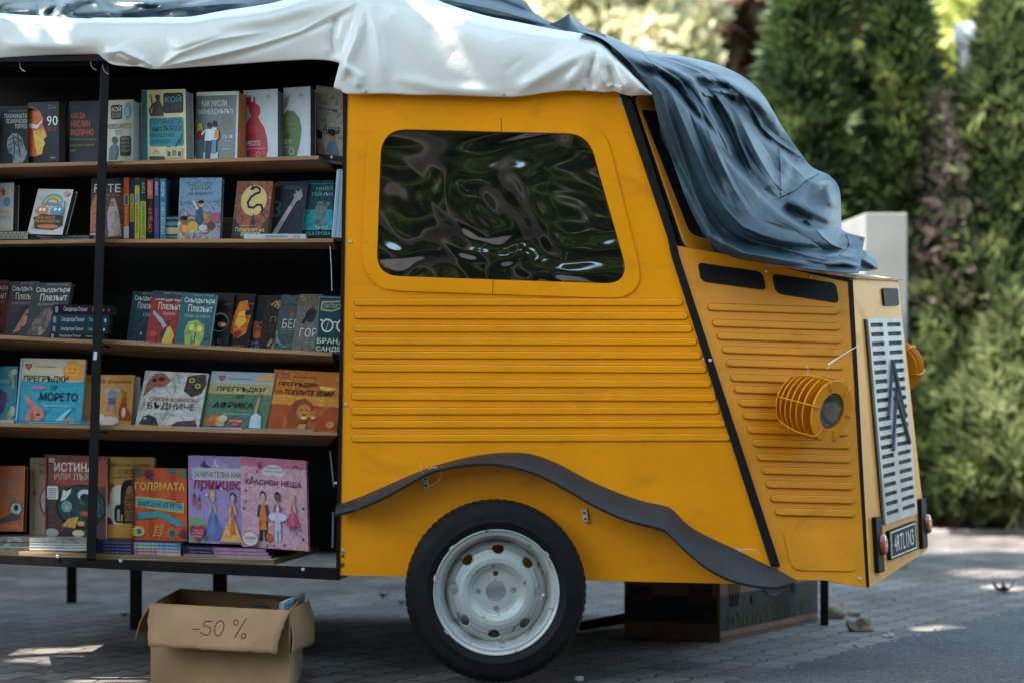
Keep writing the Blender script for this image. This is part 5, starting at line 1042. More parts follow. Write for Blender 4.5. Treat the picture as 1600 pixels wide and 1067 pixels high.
# ---- shelf 5
book('glossy orange detective book with a magnifying glass medallion, left end of the floor row',(-50,829),(36,829.5),(-46,727),6.50,.03,5,('a0502c','ad5c30','94462a'),[
 T('ШЕРЛОК',.50,.66,.90,.78,'6a6c60',.02,.1),T('ХОЛМС',.52,.44,.88,.58,'6a6c60',.02,.1),E(.86,.34,.12,.11,'3a2c24'),E(.86,.34,.10,.095,'a9a99c'),E(.86,.36,.04,.05,'2a2c2c'),G([(.5,.10),(.52,.16),(.80,.28),(.96,.24),(.92,.18),(.7,.14)],'4a4a48'),T('ИЗДАНИЕ',.66,.06,.92,.09,'b9967c'),Rr(.5,.86,.95,.865,'6a3a24'),Rr(.5,.82,.95,.825,'6a3a24')],5,pages='3a2c20')
book('beige book with a small floral pattern partly hidden by the red quiz book',(46,838),(108,838),(47,714.5),6.54,.03,3,('8f7c60','9a886c','857258'),[Sk([(.10,.1),(.10,.9)],.006,'7a4c34'),E(.12,.55,.05,.035,'7d4a3c'),E(.12,.60,.03,.02,'8c6450'),T('Ботоника',.24,.88,.6,.94,'6a3420',0,.2),T('Флора',.24,.78,.5,.84,'6a3420',0,.2),E(.7,.45,.46,.26,'7a3424'),E(.7,.45,.42,.235,'9aa4a0')],5)
book('red hardback quiz book with a white sticker and a dark planet disc',(70,839),(165,842),(71,709.5),6.50,.035,4,('6a2a1c','7a3420','5c2418'),[
 Rr(.02,.0,1,.62,('54301f','3c2c28','6a3a24')),G([(.16,.64),(.16,.90),(1,.96),(1,.64)],'8f3a1f'),Rr(.06,.91,.15,.96,'b9b0a8'),T('DK',.075,.92,.135,.95,'6a2018',.02),T('ИСТИНА',.15,.80,.80,.91,'c4c2b8',.035),T('ИЛИ ЛЪЖА',.15,.70,.86,.78,'9c9a90',.03),
 E(.60,.38,.42,.27,K),E(.60,.38,.38,.245,('14282a','1f4444','0e1a1c','3a6a64')),E(.36,.38,.09,.07,'4c8a88'),E(.37,.37,.04,.03,'b08a50'),G([(.26,.44),(.30,.58),(.36,.56),(.44,.60),(.42,.54),(.34,.46)],'b9b9b0'),E(.66,.52,.12,.07,'a9b0b0'),E(.66,.49,.08,.05,'1c2428'),G([(.28,.14),(.40,.24),(.56,.26),(.5,.12)],('9a6a2c','b98a40','6a4420')),E(.68,.30,.1,.03,'a0362c'),E(.60,.18,.06,.03,'b08a30'),
 RR(.04,.46,.22,.62,'c0c2bc',.02),*[Rr(.06,.475+.022*k,.19,.483+.022*k,'55585a') for k in range(6)],E(.12,.06,.12,.05,'8c8c88'),E(.36,.05,.1,.05,'2c2438'),E(.56,.06,.1,.04,'a8a080'),Rr(.0,0,.03,1,'8a3c24')],5,spine='7a3020')
book('yellow history book with a museum sarcophagus in an arched window',(163,842),(238,843),(166,713),6.52,.03,4,('a87a2c','b08434','9c7028'),[
 Rr(.0,.0,.08,1,'8a3220'),T('ТАЙНИТЕ НА ДРЕВНИЯ',.04,.87,.90,.93,'4a3a14',.0),T('ЕГИПЕТ',.26,.79,.66,.85,'4a3a14',.0),T('египетска история',.14,.735,.74,.76,'5c4818'),E(.12,.58,.14,.10,'8a4420'),E(.28,.52,.18,.14,'b9b4a0'),E(.22,.30,.2,.16,'b0aa98'),E(.06,.18,.12,.09,'5c2c3c'),
 RR(.32,.20,.72,.72,'17160f',.16),RR(.20,.20,.50,.42,'17160f',.08),G([(.42,.22),(.40,.48),(.44,.60),(.52,.66),(.60,.60),(.64,.48),(.62,.22)],('5c4420','7a5c2c','3c2c14')),E(.52,.60,.07,.05,'8a6a34'),Sk([(.42,.48),(.62,.48)],.012,'2a2010'),Sk([(.42,.36),(.62,.36)],.012,'2a2010'),Sk([(.42,.42),(.62,.42)],.008,'8a7a44'),Rr(.26,.22,.32,.36,'8a8468'),Rr(.34,.22,.38,.30,'8a8468'),Rr(.08,.02,1,.18,'ab7e2e')],5)
rb_=book('orange spiral-bound game book with a teal ribbon and yellow title',(207,843),(292,845),(207,729.5),6.48,.025,3,('a8421c','b44c20','a03a1a'),[
 *[Rr(.1+.2*k,.05,.2+.2*k,.95,('9c3a18' if k%2 else 'b5501f')) for k in range(4)],Rr(.0,0,.05,1,'7a2a24'),ST(.30,.91,.13,'54203c',7,.10),E(.10,.93,.08,.07,'3c5a3c'),E(.72,.97,.10,.05,'3c6a50'),E(.93,.93,.08,.07,'54703c'),
 T('ГОЛЯМАТА',.05,.69,.97,.80,'c9a444',.035),G([(.06,.60),(.06,.46),(.50,.42),(.94,.38),(.96,.52),(.50,.58)],'b09a3c'),G([(.08,.58),(.08,.475),(.5,.44),(.92,.40),(.94,.50),(.5,.56)],'4c8a8c'),T('КНИГА НА ИГРИТЕ',.11,.455,.91,.535,'2c1c3c',.03,0),
 G([(.06,.32),(.14,.38),(.5,.40),(.88,.28),(.94,.20),(.84,.20),(.5,.32),(.16,.29)],'2a8088'),G([(.02,.30),(.10,.36),(.12,.28)],'1a5c68'),E(.10,.12,.13,.07,'b5a04c'),E(.13,.12,.05,.04,'2c5a8a'),Sk([(.38,.04),(.46,.22)],.015,'b08a3c'),Sk([(.50,.04),(.58,.22)],.015,'b08a3c'),*[Sk([(.40+.02*k,.07+.04*k),(.52+.02*k,.07+.04*k)],.012,'b08a3c') for k in range(4)],ST(.74,.10,.14,'b0702c',9,.11),E(.74,.10,.06,.05,'28486a'),ST(.94,.10,.10,'5c2444',6,.09)],5)
b=MB(); o_,u_,v_,n_=frame_from((207,843),(292,845),(207,729.5),6.48,3,.14)
for k in range(22):
    c=o_+v_*(.04+.92*k/21)+u_*.012; r=.0065
    b.tube([c+u_.normalized()*r*1.3*math.cos(a)+n_*r*math.sin(a)*.9 for a in [2*PI*j/10 for j in range(11)]],.0011,5)
b.build('spiral_binding',pmat('wire_binding',(.12,.03,.05),.3,metal=.5),rb_,smooth=True)
def girl(x,y,h,dress,hair,skin='b08c74',arms=True):
    """small doll figure: feet at y, height h"""
    its=[G([(x-.13*h*.9,y),(x-.045*h,y+.48*h),(x+.045*h,y+.48*h),(x+.13*h*.9,y)],dress),G([(x-.05*h,y+.45*h),(x-.06*h,y+.68*h),(x+.06*h,y+.68*h),(x+.05*h,y+.45*h)],dress if isinstance(dress,str) else dress[0]),
     Rr(x-.015*h,y+.66*h,x+.015*h,y+.74*h,skin),E(x,y+.86*h,.10*h,.12*h,hair),E(x,y+.83*h,.075*h,.095*h,skin),G([(x-.09*h,y+.86*h),(x,y+.93*h),(x+.09*h,y+.86*h),(x+.07*h,y+.96*h),(x-.07*h,y+.96*h)],hair),
     E(x-.025*h,y+.82*h,.009*h,.012*h,K),E(x+.025*h,y+.82*h,.009*h,.012*h,K),Sk([(x-.015*h,y+.775*h),(x+.015*h,y+.775*h)],.006,'8a3c3c')]
    if arms: its+=[Sk([(x-.055*h,y+.66*h),(x-.12*h,y+.46*h)],.02,skin),Sk([(x+.055*h,y+.66*h),(x+.12*h,y+.46*h)],.02,skin)]
    return its
book('lilac activity book with two cartoon girls in long ball gowns',(295,847),(380,850),(294,710.5),6.46,.03,4,('7d6c94','8c7aa4','6c5c84'),[
 Rr(0,.80,1,1,('9c86a8','8a74a0','a894b0')),G([(.0,.0),(.0,.26),(.2,.30),(.36,.2),(.36,.0)],('5c7a5c','6c8c64','4c6a50')),G([(.22,.88),(.30,.96),(.34,.90),(.44,.86),(.42,.84),(.30,.86)],'1f4a4c'),E(.54,.92,.07,.05,'b0acc0'),E(.57,.93,.055,.045,'9480a4'),
 RR(.08,.72,1.0,.86,'a8a0a4',.03),T('ЗАНИМАТЕЛНА КНИГА',.10,.75,1.08,.82,'2a1c2c',.01,.08),T('принцеси',.10,.585,1.12,.72,'8a1c4a',.04,.15),
 Rr(.08,.42,.14,.52,'8c4a54'),Rr(.17,.38,.23,.48,'94505a'),G([(.07,.52),(.11,.58),(.15,.52)],'5c3048'),G([(.16,.48),(.20,.54),(.24,.48)],'5c3048'),
 G([(.28,.04),(.40,.34),(.50,.34),(.66,.04)],('4c4c7c','5c6490','3a3a64')),*girl(.45,.10,.52,'5a6a98','b08a3c'),G([(.58,.02),(.76,.30),(.84,.30),(1.0,.02)],('b07c34','c49a54','96602c')),*girl(.82,.10,.50,'a85a30','4a2c1c'),
 HT(.17,.12,.15,.11,'8a2438'),T('Книга за',.10,.13,.26,.155,'c9a4a8'),T('100 ИГРИ ЗА',.07,.095,.28,.12,'c9a4a8'),T('МОМИЧЕТА',.09,.06,.26,.085,'c9a4a8'),E(.62,.62,.02,.012,'b9b0c4'),E(.35,.55,.02,.012,'b9b0c4')],5)
book('large pink sticker activity book with three cartoon girls',(378,853),(482,860.5),(375,712.5),6.43,.035,5,('a87c88','b59096','a0707e','b8989a'),[
 Rr(0,.90,1,1,('9c5064','a85c70','8c4458')),E(.50,.88,.13,.05,'b0a8a4'),E(.42,.85,.09,.05,'b0a8a4'),E(.58,.84,.09,.045,'b0a8a4'),T('Творчески',.38,.88,.60,.91,'3c4c4c',0,.1),T('игри със стикери',.36,.84,.64,.865,'3c4c4c'),ST(.30,.91,.07,'8a2a4a',8,.06),
 T('КРАСИВИ НЕЩА',.07,.685,.92,.76,'6a2048',.04,.12),Sk([(.80,.91),(.84,.94),(.88,.91)],.012,'3c2c5c'),T('КНИГИ',.78,.885,.92,.895,'6a4c74'),
 G([(.27,.08),(.28,.38),(.40,.38),(.39,.08),(.35,.08),(.34,.34),(.32,.08)],'2a2024'),*girl(.335,.20,.44,'b5622c','3c241c'),Rr(.28,.30,.40,.46,'b5622c'),Sk([(.29,.48),(.26,.34)],.03,'2c3a4c'),Sk([(.38,.48),(.41,.34)],.03,'2c3a4c'),E(.42,.12,.05,.05,'a04a24'),
 E(.555,.35,.14,.05,'b0aab8'),Sk([(.53,.34),(.53,.08)],.022,'8fa8a8'),Sk([(.58,.34),(.58,.08)],.022,'8fa8a8'),*girl(.555,.20,.44,'a59cac','262024','6c4c3c'),
 G([(.68,.26),(.74,.40),(.82,.40),(.88,.26)],'a03a54'),*girl(.78,.24,.38,'b04a60','b08c60'),Rr(.745,.20,.765,.27,'2c4c6c'),Rr(.80,.20,.82,.27,'2c4c6c'),
 E(.14,.09,.125,.085,'7a2438'),E(.14,.09,.115,.077,'b8a4a4'),T('1000',.06,.08,.22,.115,'4a2430',.02),T('стикера',.09,.05,.19,.065,'6a3c44'),
 *[ST(x,y,.03,c,5,.025) for x,y,c in ((.17,.84,'b07040'),(.10,.80,'a04a54'),(.27,.84,'2c3c4c'),(.19,.77,'1f5a74'),(.94,.84,'c4a030'),(.90,.70,'8a3a54'),(.95,.46,'2c2c3c'),(.93,.34,'a0702c'),(.90,.22,'a04050'),(.84,.18,'2c6a84'),(.09,.62,'2c3c5c'),(.09,.50,'7a4c5c'),(.06,.42,'2c2c4c'),(.09,.30,'6c9098'),(.94,.12,'3c2c2c'),(.66,.04,'2a2a34'),(.50,.03,'8a3a3c'),(.40,.02,'2a4a3c'),(.92,.56,'b08c9c'))]],5,pages='6a5a5c')
slabbook('thin white-edged magazines spread flat at the left of the van floor',-40,838,54,858,6.415,.16,('8c8880','6a6660','a09c94'),[Rr(0,.18,1,.26,'a9aaa6'),Rr(0,.55,1,.62,'3a3834')],5,name='magazine_stack',cat='magazines',rise=1)
slabbook('fanned white magazines lying flat left of the upright on the van floor',46,840,140,860,6.40,.18,('7a7468','8f8a80','5c564c'),[Rr(0,.08,1,.2,'b4b6b4'),Rr(0,.30,1,.42,'aeb0ae'),Rr(0,.52,1,.60,'a6a8a6'),Rr(0,.75,1,.82,'8c8c88')],5,name='magazine_stack',cat='magazines',rise=1,pages='9c9e9c')
cs=[('1f2040','4c8090','2a6c80'),('1c2044','7a9058','2a7c8c'),('20204a','905868','94707c'),('1c1c3c','8f5c70','a08090')]
for k in range(4):
    y0=844.5+k*5.0
    slabbook(('top','second','third','bottom')[k]+' thin book of the flat pile in front of the yellow and spiral books',151+k*.3,y0,283,y0+4.7,6.40,.17,cs[k][0],[Rr(.44,.02,.72,.98,cs[k][1]),Rr(.72,.02,1,.98,cs[k][2]),T('МОЯТА ЕНЦИКЛОПЕДИЯ',.08,.25,.40,.75,'8c90b0',.01),T('КНИГА ВЪПРОС',.50,.25,.95,.75,'b0bcc0',.01)],5,rise=3.5,pages='5a5450')
for k in range(3):
    y0=853+k*5.6
    slabbook(('top','middle','bottom')[k]+' thin pink book of the flat pile in front of the pink activity book',284+k*1.5,y0,416+k*4,y0+5.2,6.40,.20,('1c1c38','1c1c34','7c5c70')[k],[Rr(.36,.02,1,.98,('8c6078','8f6680','8f7484')[k]),T('МОЯТА ПРИНЦЕСА',.08,.25,.34,.75,'8c90b0',.01),T('КНИГА СЪС СТИКЕРИ',.42,.25,.95,.75,'b09cac',.01)],5,rise=4,pages='2c2c2c')
# ================================================================== cardboard box with cheap books
A=Vector((-1.186,-.04,0));B=Vector((-.705,-.245,0));C=Vector((-.715,.215,0));Dd=Vector((-1.185,.43,0)); hz=Vector((0,0,.268))
box=thing('cardboard_box','open cardboard box with a handwritten discount, standing in front of the book shelves','cardboard box',A)
ctr=(A+B+C+Dd)/4
def wall(a,b_,z0=0,z1=.268,t=.005):
    n=(b_-a).cross(Vector((0,0,1))).normalized()
    if (a-ctr).dot(n)<0: n=-n
    m=MB(); u=Vector((0,0,1)); m.hexa([a+u*z0,b_+u*z0,b_-n*t+u*z0,a-n*t+u*z0,a+u*z1,b_+u*z1,b_-n*t+u*z1,a-n*t+u*z1]); return m
m=MB()
for a,b_ in ((A,B),(B,C),(C,Dd),(Dd,A)):
    w=wall(a,b_); m.add(w.v,w.f)
m.hexa([p+Vector((0,0,.003)) for p in (A,B,C,Dd)]+[p+Vector((0,0,.008)) for p in (A,B,C,Dd)])
m.build('box_walls',M['card'],box,bevel=.0015)
def flap(pts,t=.0045,nu=16,nv=10,rag=.004,curl=.012,seed=1):
    """corners top-left, top-right, bottom-right, bottom-left; slightly curled with a torn lower edge"""
    r=random.Random(seed); tl,tr,br,bl=[Vector(p) for p in pts]; nrm=(tr-tl).cross(bl-tl).normalized()
    vs=[];m=MB()
    for j in range(nv+1):
        for i in range(nu+1):
            u,v=i/nu,j/nv; p=(tl*(1-u)+tr*u)*(1-v)+(bl*(1-u)+br*u)*v
            p=p-nrm*(curl*math.sin(PI*v)*.6+.004*math.sin(u*7+v*3)*v)
            if j==nv: p+= (bl-tl).normalized()*r.uniform(-rag,rag)
            if i in(0,nu) and j: p+=(tr-tl).normalized()*r.uniform(-rag,rag)*.6
            vs.append(p)
    fs=[(j*(nu+1)+i,j*(nu+1)+i+1,(j+1)*(nu+1)+i+1,(j+1)*(nu+1)+i) for j in range(nv) for i in range(nu)]
    m.add(vs,fs); return m
fr_pts=[at(235,942,6.285),at(453,953.5,6.08),at(431,1020.5,6.035),at(232,1008.5,6.20)]
def bflap(pts,label=None,**k):
    o=flap(pts,**k).build('flap',M['card'],box,smooth=True)
    md=o.modifiers.new('thickness','SOLIDIFY'); md.thickness=.0045; md.offset=0
    return o
ff=bflap(fr_pts,seed=3)
bflap([at(449,955,6.12),at(482,937,6.52),at(490.5,1003,6.50),at(455.5,1021,6.08)],seed=5,rag=.002)
bflap([at(281,920,6.78),at(236,943,6.30),at(211,1000,6.33),at(232,975,6.80)],seed=6,rag=.002)
bflap([at(452,931,6.53),at(281,920,6.79),at(284,945,6.86),at(449,955,6.60)],seed=8)
# handwriting drawn with strokes
fo,fu,fv=fr_pts[0],fr_pts[1]-fr_pts[0],fr_pts[3]-fr_pts[0]
pl=Plane(fr_pts[0],fr_pts[1],fr_pts[3])
hand=[[(300.7,982),(306,982.4),(311.6,982)],smooth([(331.5,969.5),(326,970),(320,970),(318.6,977),(324,977.5),(328.6,982),(327.5,989),(321,991.5),(312.5,987.5)],24),
 [(342.5+7*math.cos(a)+2.2*math.sin(a),980.8-12*math.sin(a)) for a in [2*PI*k/24+.3 for k in range(25)]],[(368.6+3.4*math.cos(a),971.7-4.2*math.sin(a)) for a in [2*PI*k/12 for k in range(13)]],
 [(384.8,965.5),(376,980),(366.5,996)],[(380.6+3.5*math.cos(a)+.6*math.sin(a),992.8-3.9*math.sin(a)) for a in [2*PI*k/12 for k in range(13)]]]
m=MB()
ffm=ff.data; import mathutils
from mathutils.bvhtree import BVHTree
tree=BVHTree.FromPolygons([v.co+A+Vector((0,0,0)) if False else ff.matrix_parent_inverse@v.co+A for v in ffm.vertices],[tuple(p.vertices) for p in ffm.polygons])
cam=Vector((0,-D0,H))
for st in hand:
    pts=[]
    for x,y in st:
        d=(at(x,y,6.0)-cam).normalized(); hit=tree.ray_cast(cam,d)
        q=hit[0] if hit[0] is not None else pl(x,y)
        pts.append(q-d*.0035)
    m.tube(pts,.0016,5)
m.build('handwriting',pmat('black_marker',(.02,.018,.018),.7),box)
# things in the box: top-level books
def boxbook(label,p,u,v,t,cov,pages='a9acac',items=()):
    n=u.cross(v).normalized(); root=thing('book',label,'book',p)
    b=MB(); bt=.0015
    b.quadslab(p,p+u,p+u+v,p+v,n,bt); b.quadslab(p-n*(t-bt),p+u-n*(t-bt),p+u+v-n*(t-bt),p+v-n*(t-bt),n,bt)
    e=v.normalized()*bt; b.quadslab(p+v-e-n*bt,p+u+v-e-n*bt,p+u+v-n*bt,p+v-n*bt,n,t-2*bt)
    b.build('cover',ink(cov),root,origin=p); eu=u.normalized()*.003
    b=MB(); b.quadslab(p+eu-n*bt,p+u-eu-n*bt,p+u-eu+v-e-n*bt,p+eu+v-e-n*bt,n,t-2*bt); b.build('page_block',ink(pages),root,origin=p)
    emit(list(items),p,u,v,n,root,p)
p0=at(440,1003,6.16); u0=at(442,942,6.16)
boxbook('white and pale blue book standing in the right corner of the cardboard box',at(439,1030,6.22),at(474,1010,6.60)-at(439,1030,6.22),at(442,941,6.20)-at(439,1030,6.22),.011,'8fb4c4',items=[T('4 НАУКИ',.08,.90,.3,.96,'2a3a4c'),Rr(.5,.5,.95,.95,'6a7078')])
boxbook('blue book lying tilted inside the cardboard box, only its corner showing',at(382,955,6.35),at(412,956,6.40)-at(382,955,6.35),at(391,944,6.60)-at(382,955,6.35),.02,'4a8098')
# ================================================================== fruit carton under the van
a=Vector((.446,1.30,0));b_=Vector((.809,1.13,0));c=Vector((1.31,1.88,0)); d=a+c-b_
fc=thing('fruit_carton','dark fruit carton lying upside down under the van front','fruit carton',b_)
m=MB(); m.hexa([a,b_,c,d]+[p+Vector((0,0,.29)) for p in (a,b_,c,d)]); m.build('carton_body',pmat('brown_carton',(.22,.12,.07),.85,var=.2,scale=8),fc,bevel=.003)
def face_print(p,u,n,items):
    emit(items,p,u,Vector((0,0,.29)),n,fc,b_,lift=.0006)
n1=Vector((.9,-.6,0)); n1=(c-b_).cross(Vector((0,0,1))).normalized(); n1=n1 if n1.y<0 else -n1
n2=(b_-a).cross(Vector((0,0,1))).normalized(); n2=n2 if n2.y<0 else -n2
def flip(s): return ('T180',s)
band='2b3234'
face_print(b_,c-b_,n1,[Rr(0,.14,1,.62,band),Rr(0,.03,1,.06,'5a4020')])
face_print(a,b_-a,n2,[Rr(0,.24,.97,.60,band),Rr(.04,.50,.30,.72,'4c3a28'),Rr(.68,.52,.92,.78,'4c3a28'),E(.45,.88,.17,.13,'5a4428'),E(.45,.88,.155,.115,'32302a')])
def updown(s,x0,y0,x1,y1,p,u,n,colr,bold=.02):
    vs,fs=text_mesh(s,bold); m=MB(); v=Vector((0,0,.29))
    m.add([p+u*(x1-(x1-x0)*x)+v*(y1-(y1-y0)*y)+n*.0035 for x,y in vs],fs); m.build('carton_lettering',ink(colr),fc,recalc=False)
updown('ORGANIC BANANAS',.07,.17,.93,.36,b_,c-b_,n1,'4e4430')
updown('Dole',.44,.58,.62,.86,b_,c-b_,n1,'4a402c')
updown('Dole',.36,.80,.55,.96,a,b_-a,n2,'42382a')
m=MB()
for u_,v_,R_ in ((.52,.72,.145),):
    pts=[b_+(c-b_)*(u_+.115*math.cos(t))+Vector((0,0,.29*(v_+.21*math.sin(t))))+n1*.003 for t in [2*PI*k/24 for k in range(25)]]; m.tube(pts,.0022,4)
for k in range(4):
    m.tube([b_+(c-b_)*(.10+.02*k+.02*(k-1)*t)+Vector((0,0,.29*(.45+.55*t)))+n1*.003 for t in (0,.3,.6,.9)],.002,4)
m.build('carton_drawing',ink('4a402c'),fc)
m=MB()
for p,u,n,x,y in ((b_,c-b_,n1,.32,.50),(b_,c-b_,n1,.74,.56),(a,b_-a,n2,.76,.93),(a,b_-a,n2,.47,.48)):
    q=n.to_track_quat('Z','Y').to_matrix().to_4x4(); q.translation=p+u*x+Vector((0,0,.29*y))+n*.0045; m.lathe([(0,0),(.022,0),(.022,-.002)],20,q)
m.build('carton_vent',M['black'],fc)
# ================================================================== stones, litter
def rock(label,px,py,s,seed,mat,flat=.7,cat='stone',name='stone'):
    r=random.Random(seed); Dg=H*F/(py-YH); p=at(px,py,Dg); p.z=0
    bm=bmesh.new(); bmesh.ops.create_icosphere(bm,subdivisions=3,radius=1)
    from mathutils import noise
    for v in bm.verts:
        k=1+.35*noise.noise(v.co*1.1+Vector((seed*7.3,0,0)))+.08*noise.noise(v.co*4+Vector((seed,0,0)))
        for a in range(5):
            rr=random.Random(seed*31+a); nn=Vector((rr.uniform(-1,1),rr.uniform(-1,1),rr.uniform(-.3,1))).normalized(); dd=v.co.dot(nn)-.62
            if dd>0: v.co-=nn*dd*.85
        v.co=Vector((v.co.x*s*k,v.co.y*s*k*.8,(v.co.z+.62)*s*k*flat))
        v.co.z=max(v.co.z,0)
    me=bpy.data.meshes.new(name); bm.to_mesh(me); bm.free(); me.materials.append(mat)
    o=bpy.data.objects.new(name,me); COL.objects.link(o); o.location=p; o.rotation_euler=(0,0,r.uniform(0,6)); tag(o,label,cat); return o
stm=pmat('sandstone',(.30,.25,.17),.9,var=.3,scale=14,bump=.6,bscale=30); pale=pmat('pale_chip',(.52,.47,.38),.9,var=.3,scale=30,bump=.4)
rock('largest grey sandstone block under the van nose, right of the thin support leg',1346,985,.062,1,stm,.72)
rock('dark sandstone lump just behind the thin support leg under the van nose',1303,965,.062,2,stm,.8)
rock('flat slab-like stone lying behind the largest block under the van nose',1335,961,.05,3,stm,.35)
rock('small flat pale stone on the edge of the asphalt near the paving corner',1388,995,.030,4,pale,.35)
rock('yellowish pebble at the bottom edge, right of the tyre',905,1063,.020,5,pale,.6)
rock('tiny pale pebble on the asphalt edge below the fruit carton',1187,1031,.010,6,pale,.6)
rock('tiny pale chip on the asphalt right of the other tiny pebble',1205,1022,.009,8,pale,.6)
rock('small white chip on the asphalt below the largest stone block',1336,1010,.010,9,pale,.6)
rock('small dark pebble alone on the blue paving below the van nose corner',1397,938,.012,7,stm,.8)
# dry leaf curl on the paving
def dryleaf(label,px,py,s,seed):
    r=random.Random(seed); p=at(px,py,H*F/(py-YH)); p.z=.004; m=MB(); n=8
    for k in range(3):
        a=r.uniform(0,PI); w=s*.16; L=s*r.uniform(.5,1)
        pts=[(Vector((math.cos(a)*L*(t-.5),math.sin(a)*L*(t-.5),.004+s*.35*(2*(t-.5))**2*r.uniform(.6,1.2)))) for t in [i/n for i in range(n+1)]]
        nn=Vector((-math.sin(a),math.cos(a),0))
        vs=[]
        for i,q in enumerate(pts): ww=w*math.sin(PI*(.06+.88*i/n)); vs+=[p+q+nn*ww,p+q-nn*ww+Vector((0,0,ww*.6))]
        m.add(vs,[(2*i,2*i+1,2*i+3,2*i+2) for i in range(n)])
    o=m.build('dry_leaf',pmat('dry_leaf_brown',(.10,.07,.04),.8,var=.3,scale=40),None,smooth=True,origin=p,recalc=False)
    o.modifiers.new('thickness','SOLIDIFY').thickness=.001; tag(o,label,'dry leaf')
dryleaf('curled dark dry leaf lying on the sunny paving right of the number plate',1568,926,.14,1)
dryleaf('small dry leaf on the paving under the shelves, left of the cardboard box',195,965,.05,2)
dryleaf('dark dry leaf on the paving left of the tyre',600,935,.07,3)
dryleaf('small brown leaf between the tyre and the cardboard box',628,946,.05,5)
# ================================================================== ground
def G2(name,poly,mat,z):
    o=mesh_obj(name,[(x,y,z) for x,y in poly],[tuple(range(len(poly)))],mat); tag(o,kind='structure'); return o
def paving_mat():
    m,N,L,bs=nt('interlocking_paving')
    tc=N.new('ShaderNodeTexCoord'); mp=N.new('ShaderNodeMapping'); mp.inputs['Rotation'].default_value=(0,0,math.radians(-56)); L.new(tc.outputs['Object'],mp.inputs['Vector'])
    sp=N.new('ShaderNodeSeparateXYZ'); L.new(mp.outputs['Vector'],sp.inputs[0])
    pp=N.new('ShaderNodeMath'); pp.operation='PINGPONG'; pp.inputs[1].default_value=.0575; L.new(sp.outputs[0],pp.inputs[0])
    nzd=N.new('ShaderNodeTexNoise'); nzd.inputs['Scale'].default_value=3.0; L.new(tc.outputs['Object'],nzd.inputs['Vector'])
    ma=N.new('ShaderNodeMath'); ma.operation='MULTIPLY_ADD'; ma.inputs[1].default_value=.42; L.new(pp.outputs[0],ma.inputs[0]); L.new(sp.outputs[1],ma.inputs[2])
    mb=N.new('ShaderNodeMath'); mb.operation='MULTIPLY_ADD'; mb.inputs[1].default_value=.035; L.new(nzd.outputs['Fac'],mb.inputs[0]); L.new(ma.outputs[0],mb.inputs[2])
    cb=N.new('ShaderNodeCombineXYZ'); L.new(sp.outputs[0],cb.inputs[0]); L.new(mb.outputs[0],cb.inputs[1])
    br=N.new('ShaderNodeTexBrick'); br.inputs['Scale'].default_value=1; br.inputs['Brick Width'].default_value=.23; br.inputs['Row Height'].default_value=.135; br.inputs['Mortar Size'].default_value=.007; br.inputs['Mortar Smooth'].default_value=.4
    br.inputs['Color1'].default_value=(.105,.090,.076,1); br.inputs['Color2'].default_value=(.215,.195,.172,1); br.inputs['Mortar'].default_value=(.035,.03,.026,1); br.inputs['Bias'].default_value=.1
    L.new(cb.outputs[0],br.inputs['Vector'])
    n1=N.new('ShaderNodeTexNoise'); n1.inputs['Scale'].default_value=1.3; n1.inputs['Detail'].default_value=9; L.new(tc.outputs['Object'],n1.inputs['Vector'])
    r=N.new('ShaderNodeValToRGB'); r.color_ramp.elements[0].position=.35; r.color_ramp.elements[1].position=.65; r.color_ramp.elements[0].color=(.62,.60,.58,1); r.color_ramp.elements[1].color=(1.05,1.05,1.05,1); L.new(n1.outputs['Fac'],r.inputs['Fac'])
    mx=N.new('ShaderNodeMixRGB'); mx.blend_type='MULTIPLY'; mx.inputs['Fac'].default_value=1; L.new(br.outputs['Color'],mx.inputs['Color1']); L.new(r.outputs['Color'],mx.inputs['Color2'])
    n2=N.new('ShaderNodeTexNoise'); n2.inputs['Scale'].default_value=9; n2.inputs['Detail'].default_value=8; L.new(tc.outputs['Object'],n2.inputs['Vector'])
    r2=N.new('ShaderNodeValToRGB'); r2.color_ramp.elements[0].position=.60; r2.color_ramp.elements[1].position=.68; L.new(n2.outputs['Fac'],r2.inputs['Fac'])
    mx2=N.new('ShaderNodeMixRGB'); mx2.inputs['Color2'].default_value=(.06,.048,.035,1); mf=N.new('ShaderNodeMath'); mf.operation='MULTIPLY'; mf.inputs[1].default_value=.6; L.new(r2.outputs['Color'],mf.inputs[0]); L.new(mf.outputs[0],mx2.inputs['Fac']); L.new(mx.outputs['Color'],mx2.inputs['Color1'])
    L.new(mx2.outputs['Color'],bs.inputs['Base Color']); bs.inputs['Roughness'].default_value=.75
    iv=N.new('ShaderNodeMath'); iv.operation='SUBTRACT'; iv.inputs[0].default_value=1; L.new(br.outputs['Fac'],iv.inputs[1])
    ad=N.new('ShaderNodeMath'); ad.operation='MULTIPLY_ADD'; ad.inputs[1].default_value=.25; L.new(n2.outputs['Fac'],ad.inputs[0]); L.new(iv.outputs[0],ad.inputs[2])
    bp=N.new('ShaderNodeBump'); bp.inputs['Strength'].default_value=.8; bp.inputs['Distance'].default_value=.012; L.new(ad.outputs[0],bp.inputs['Height']); L.new(bp.outputs['Normal'],bs.inputs['Normal'])
    return m
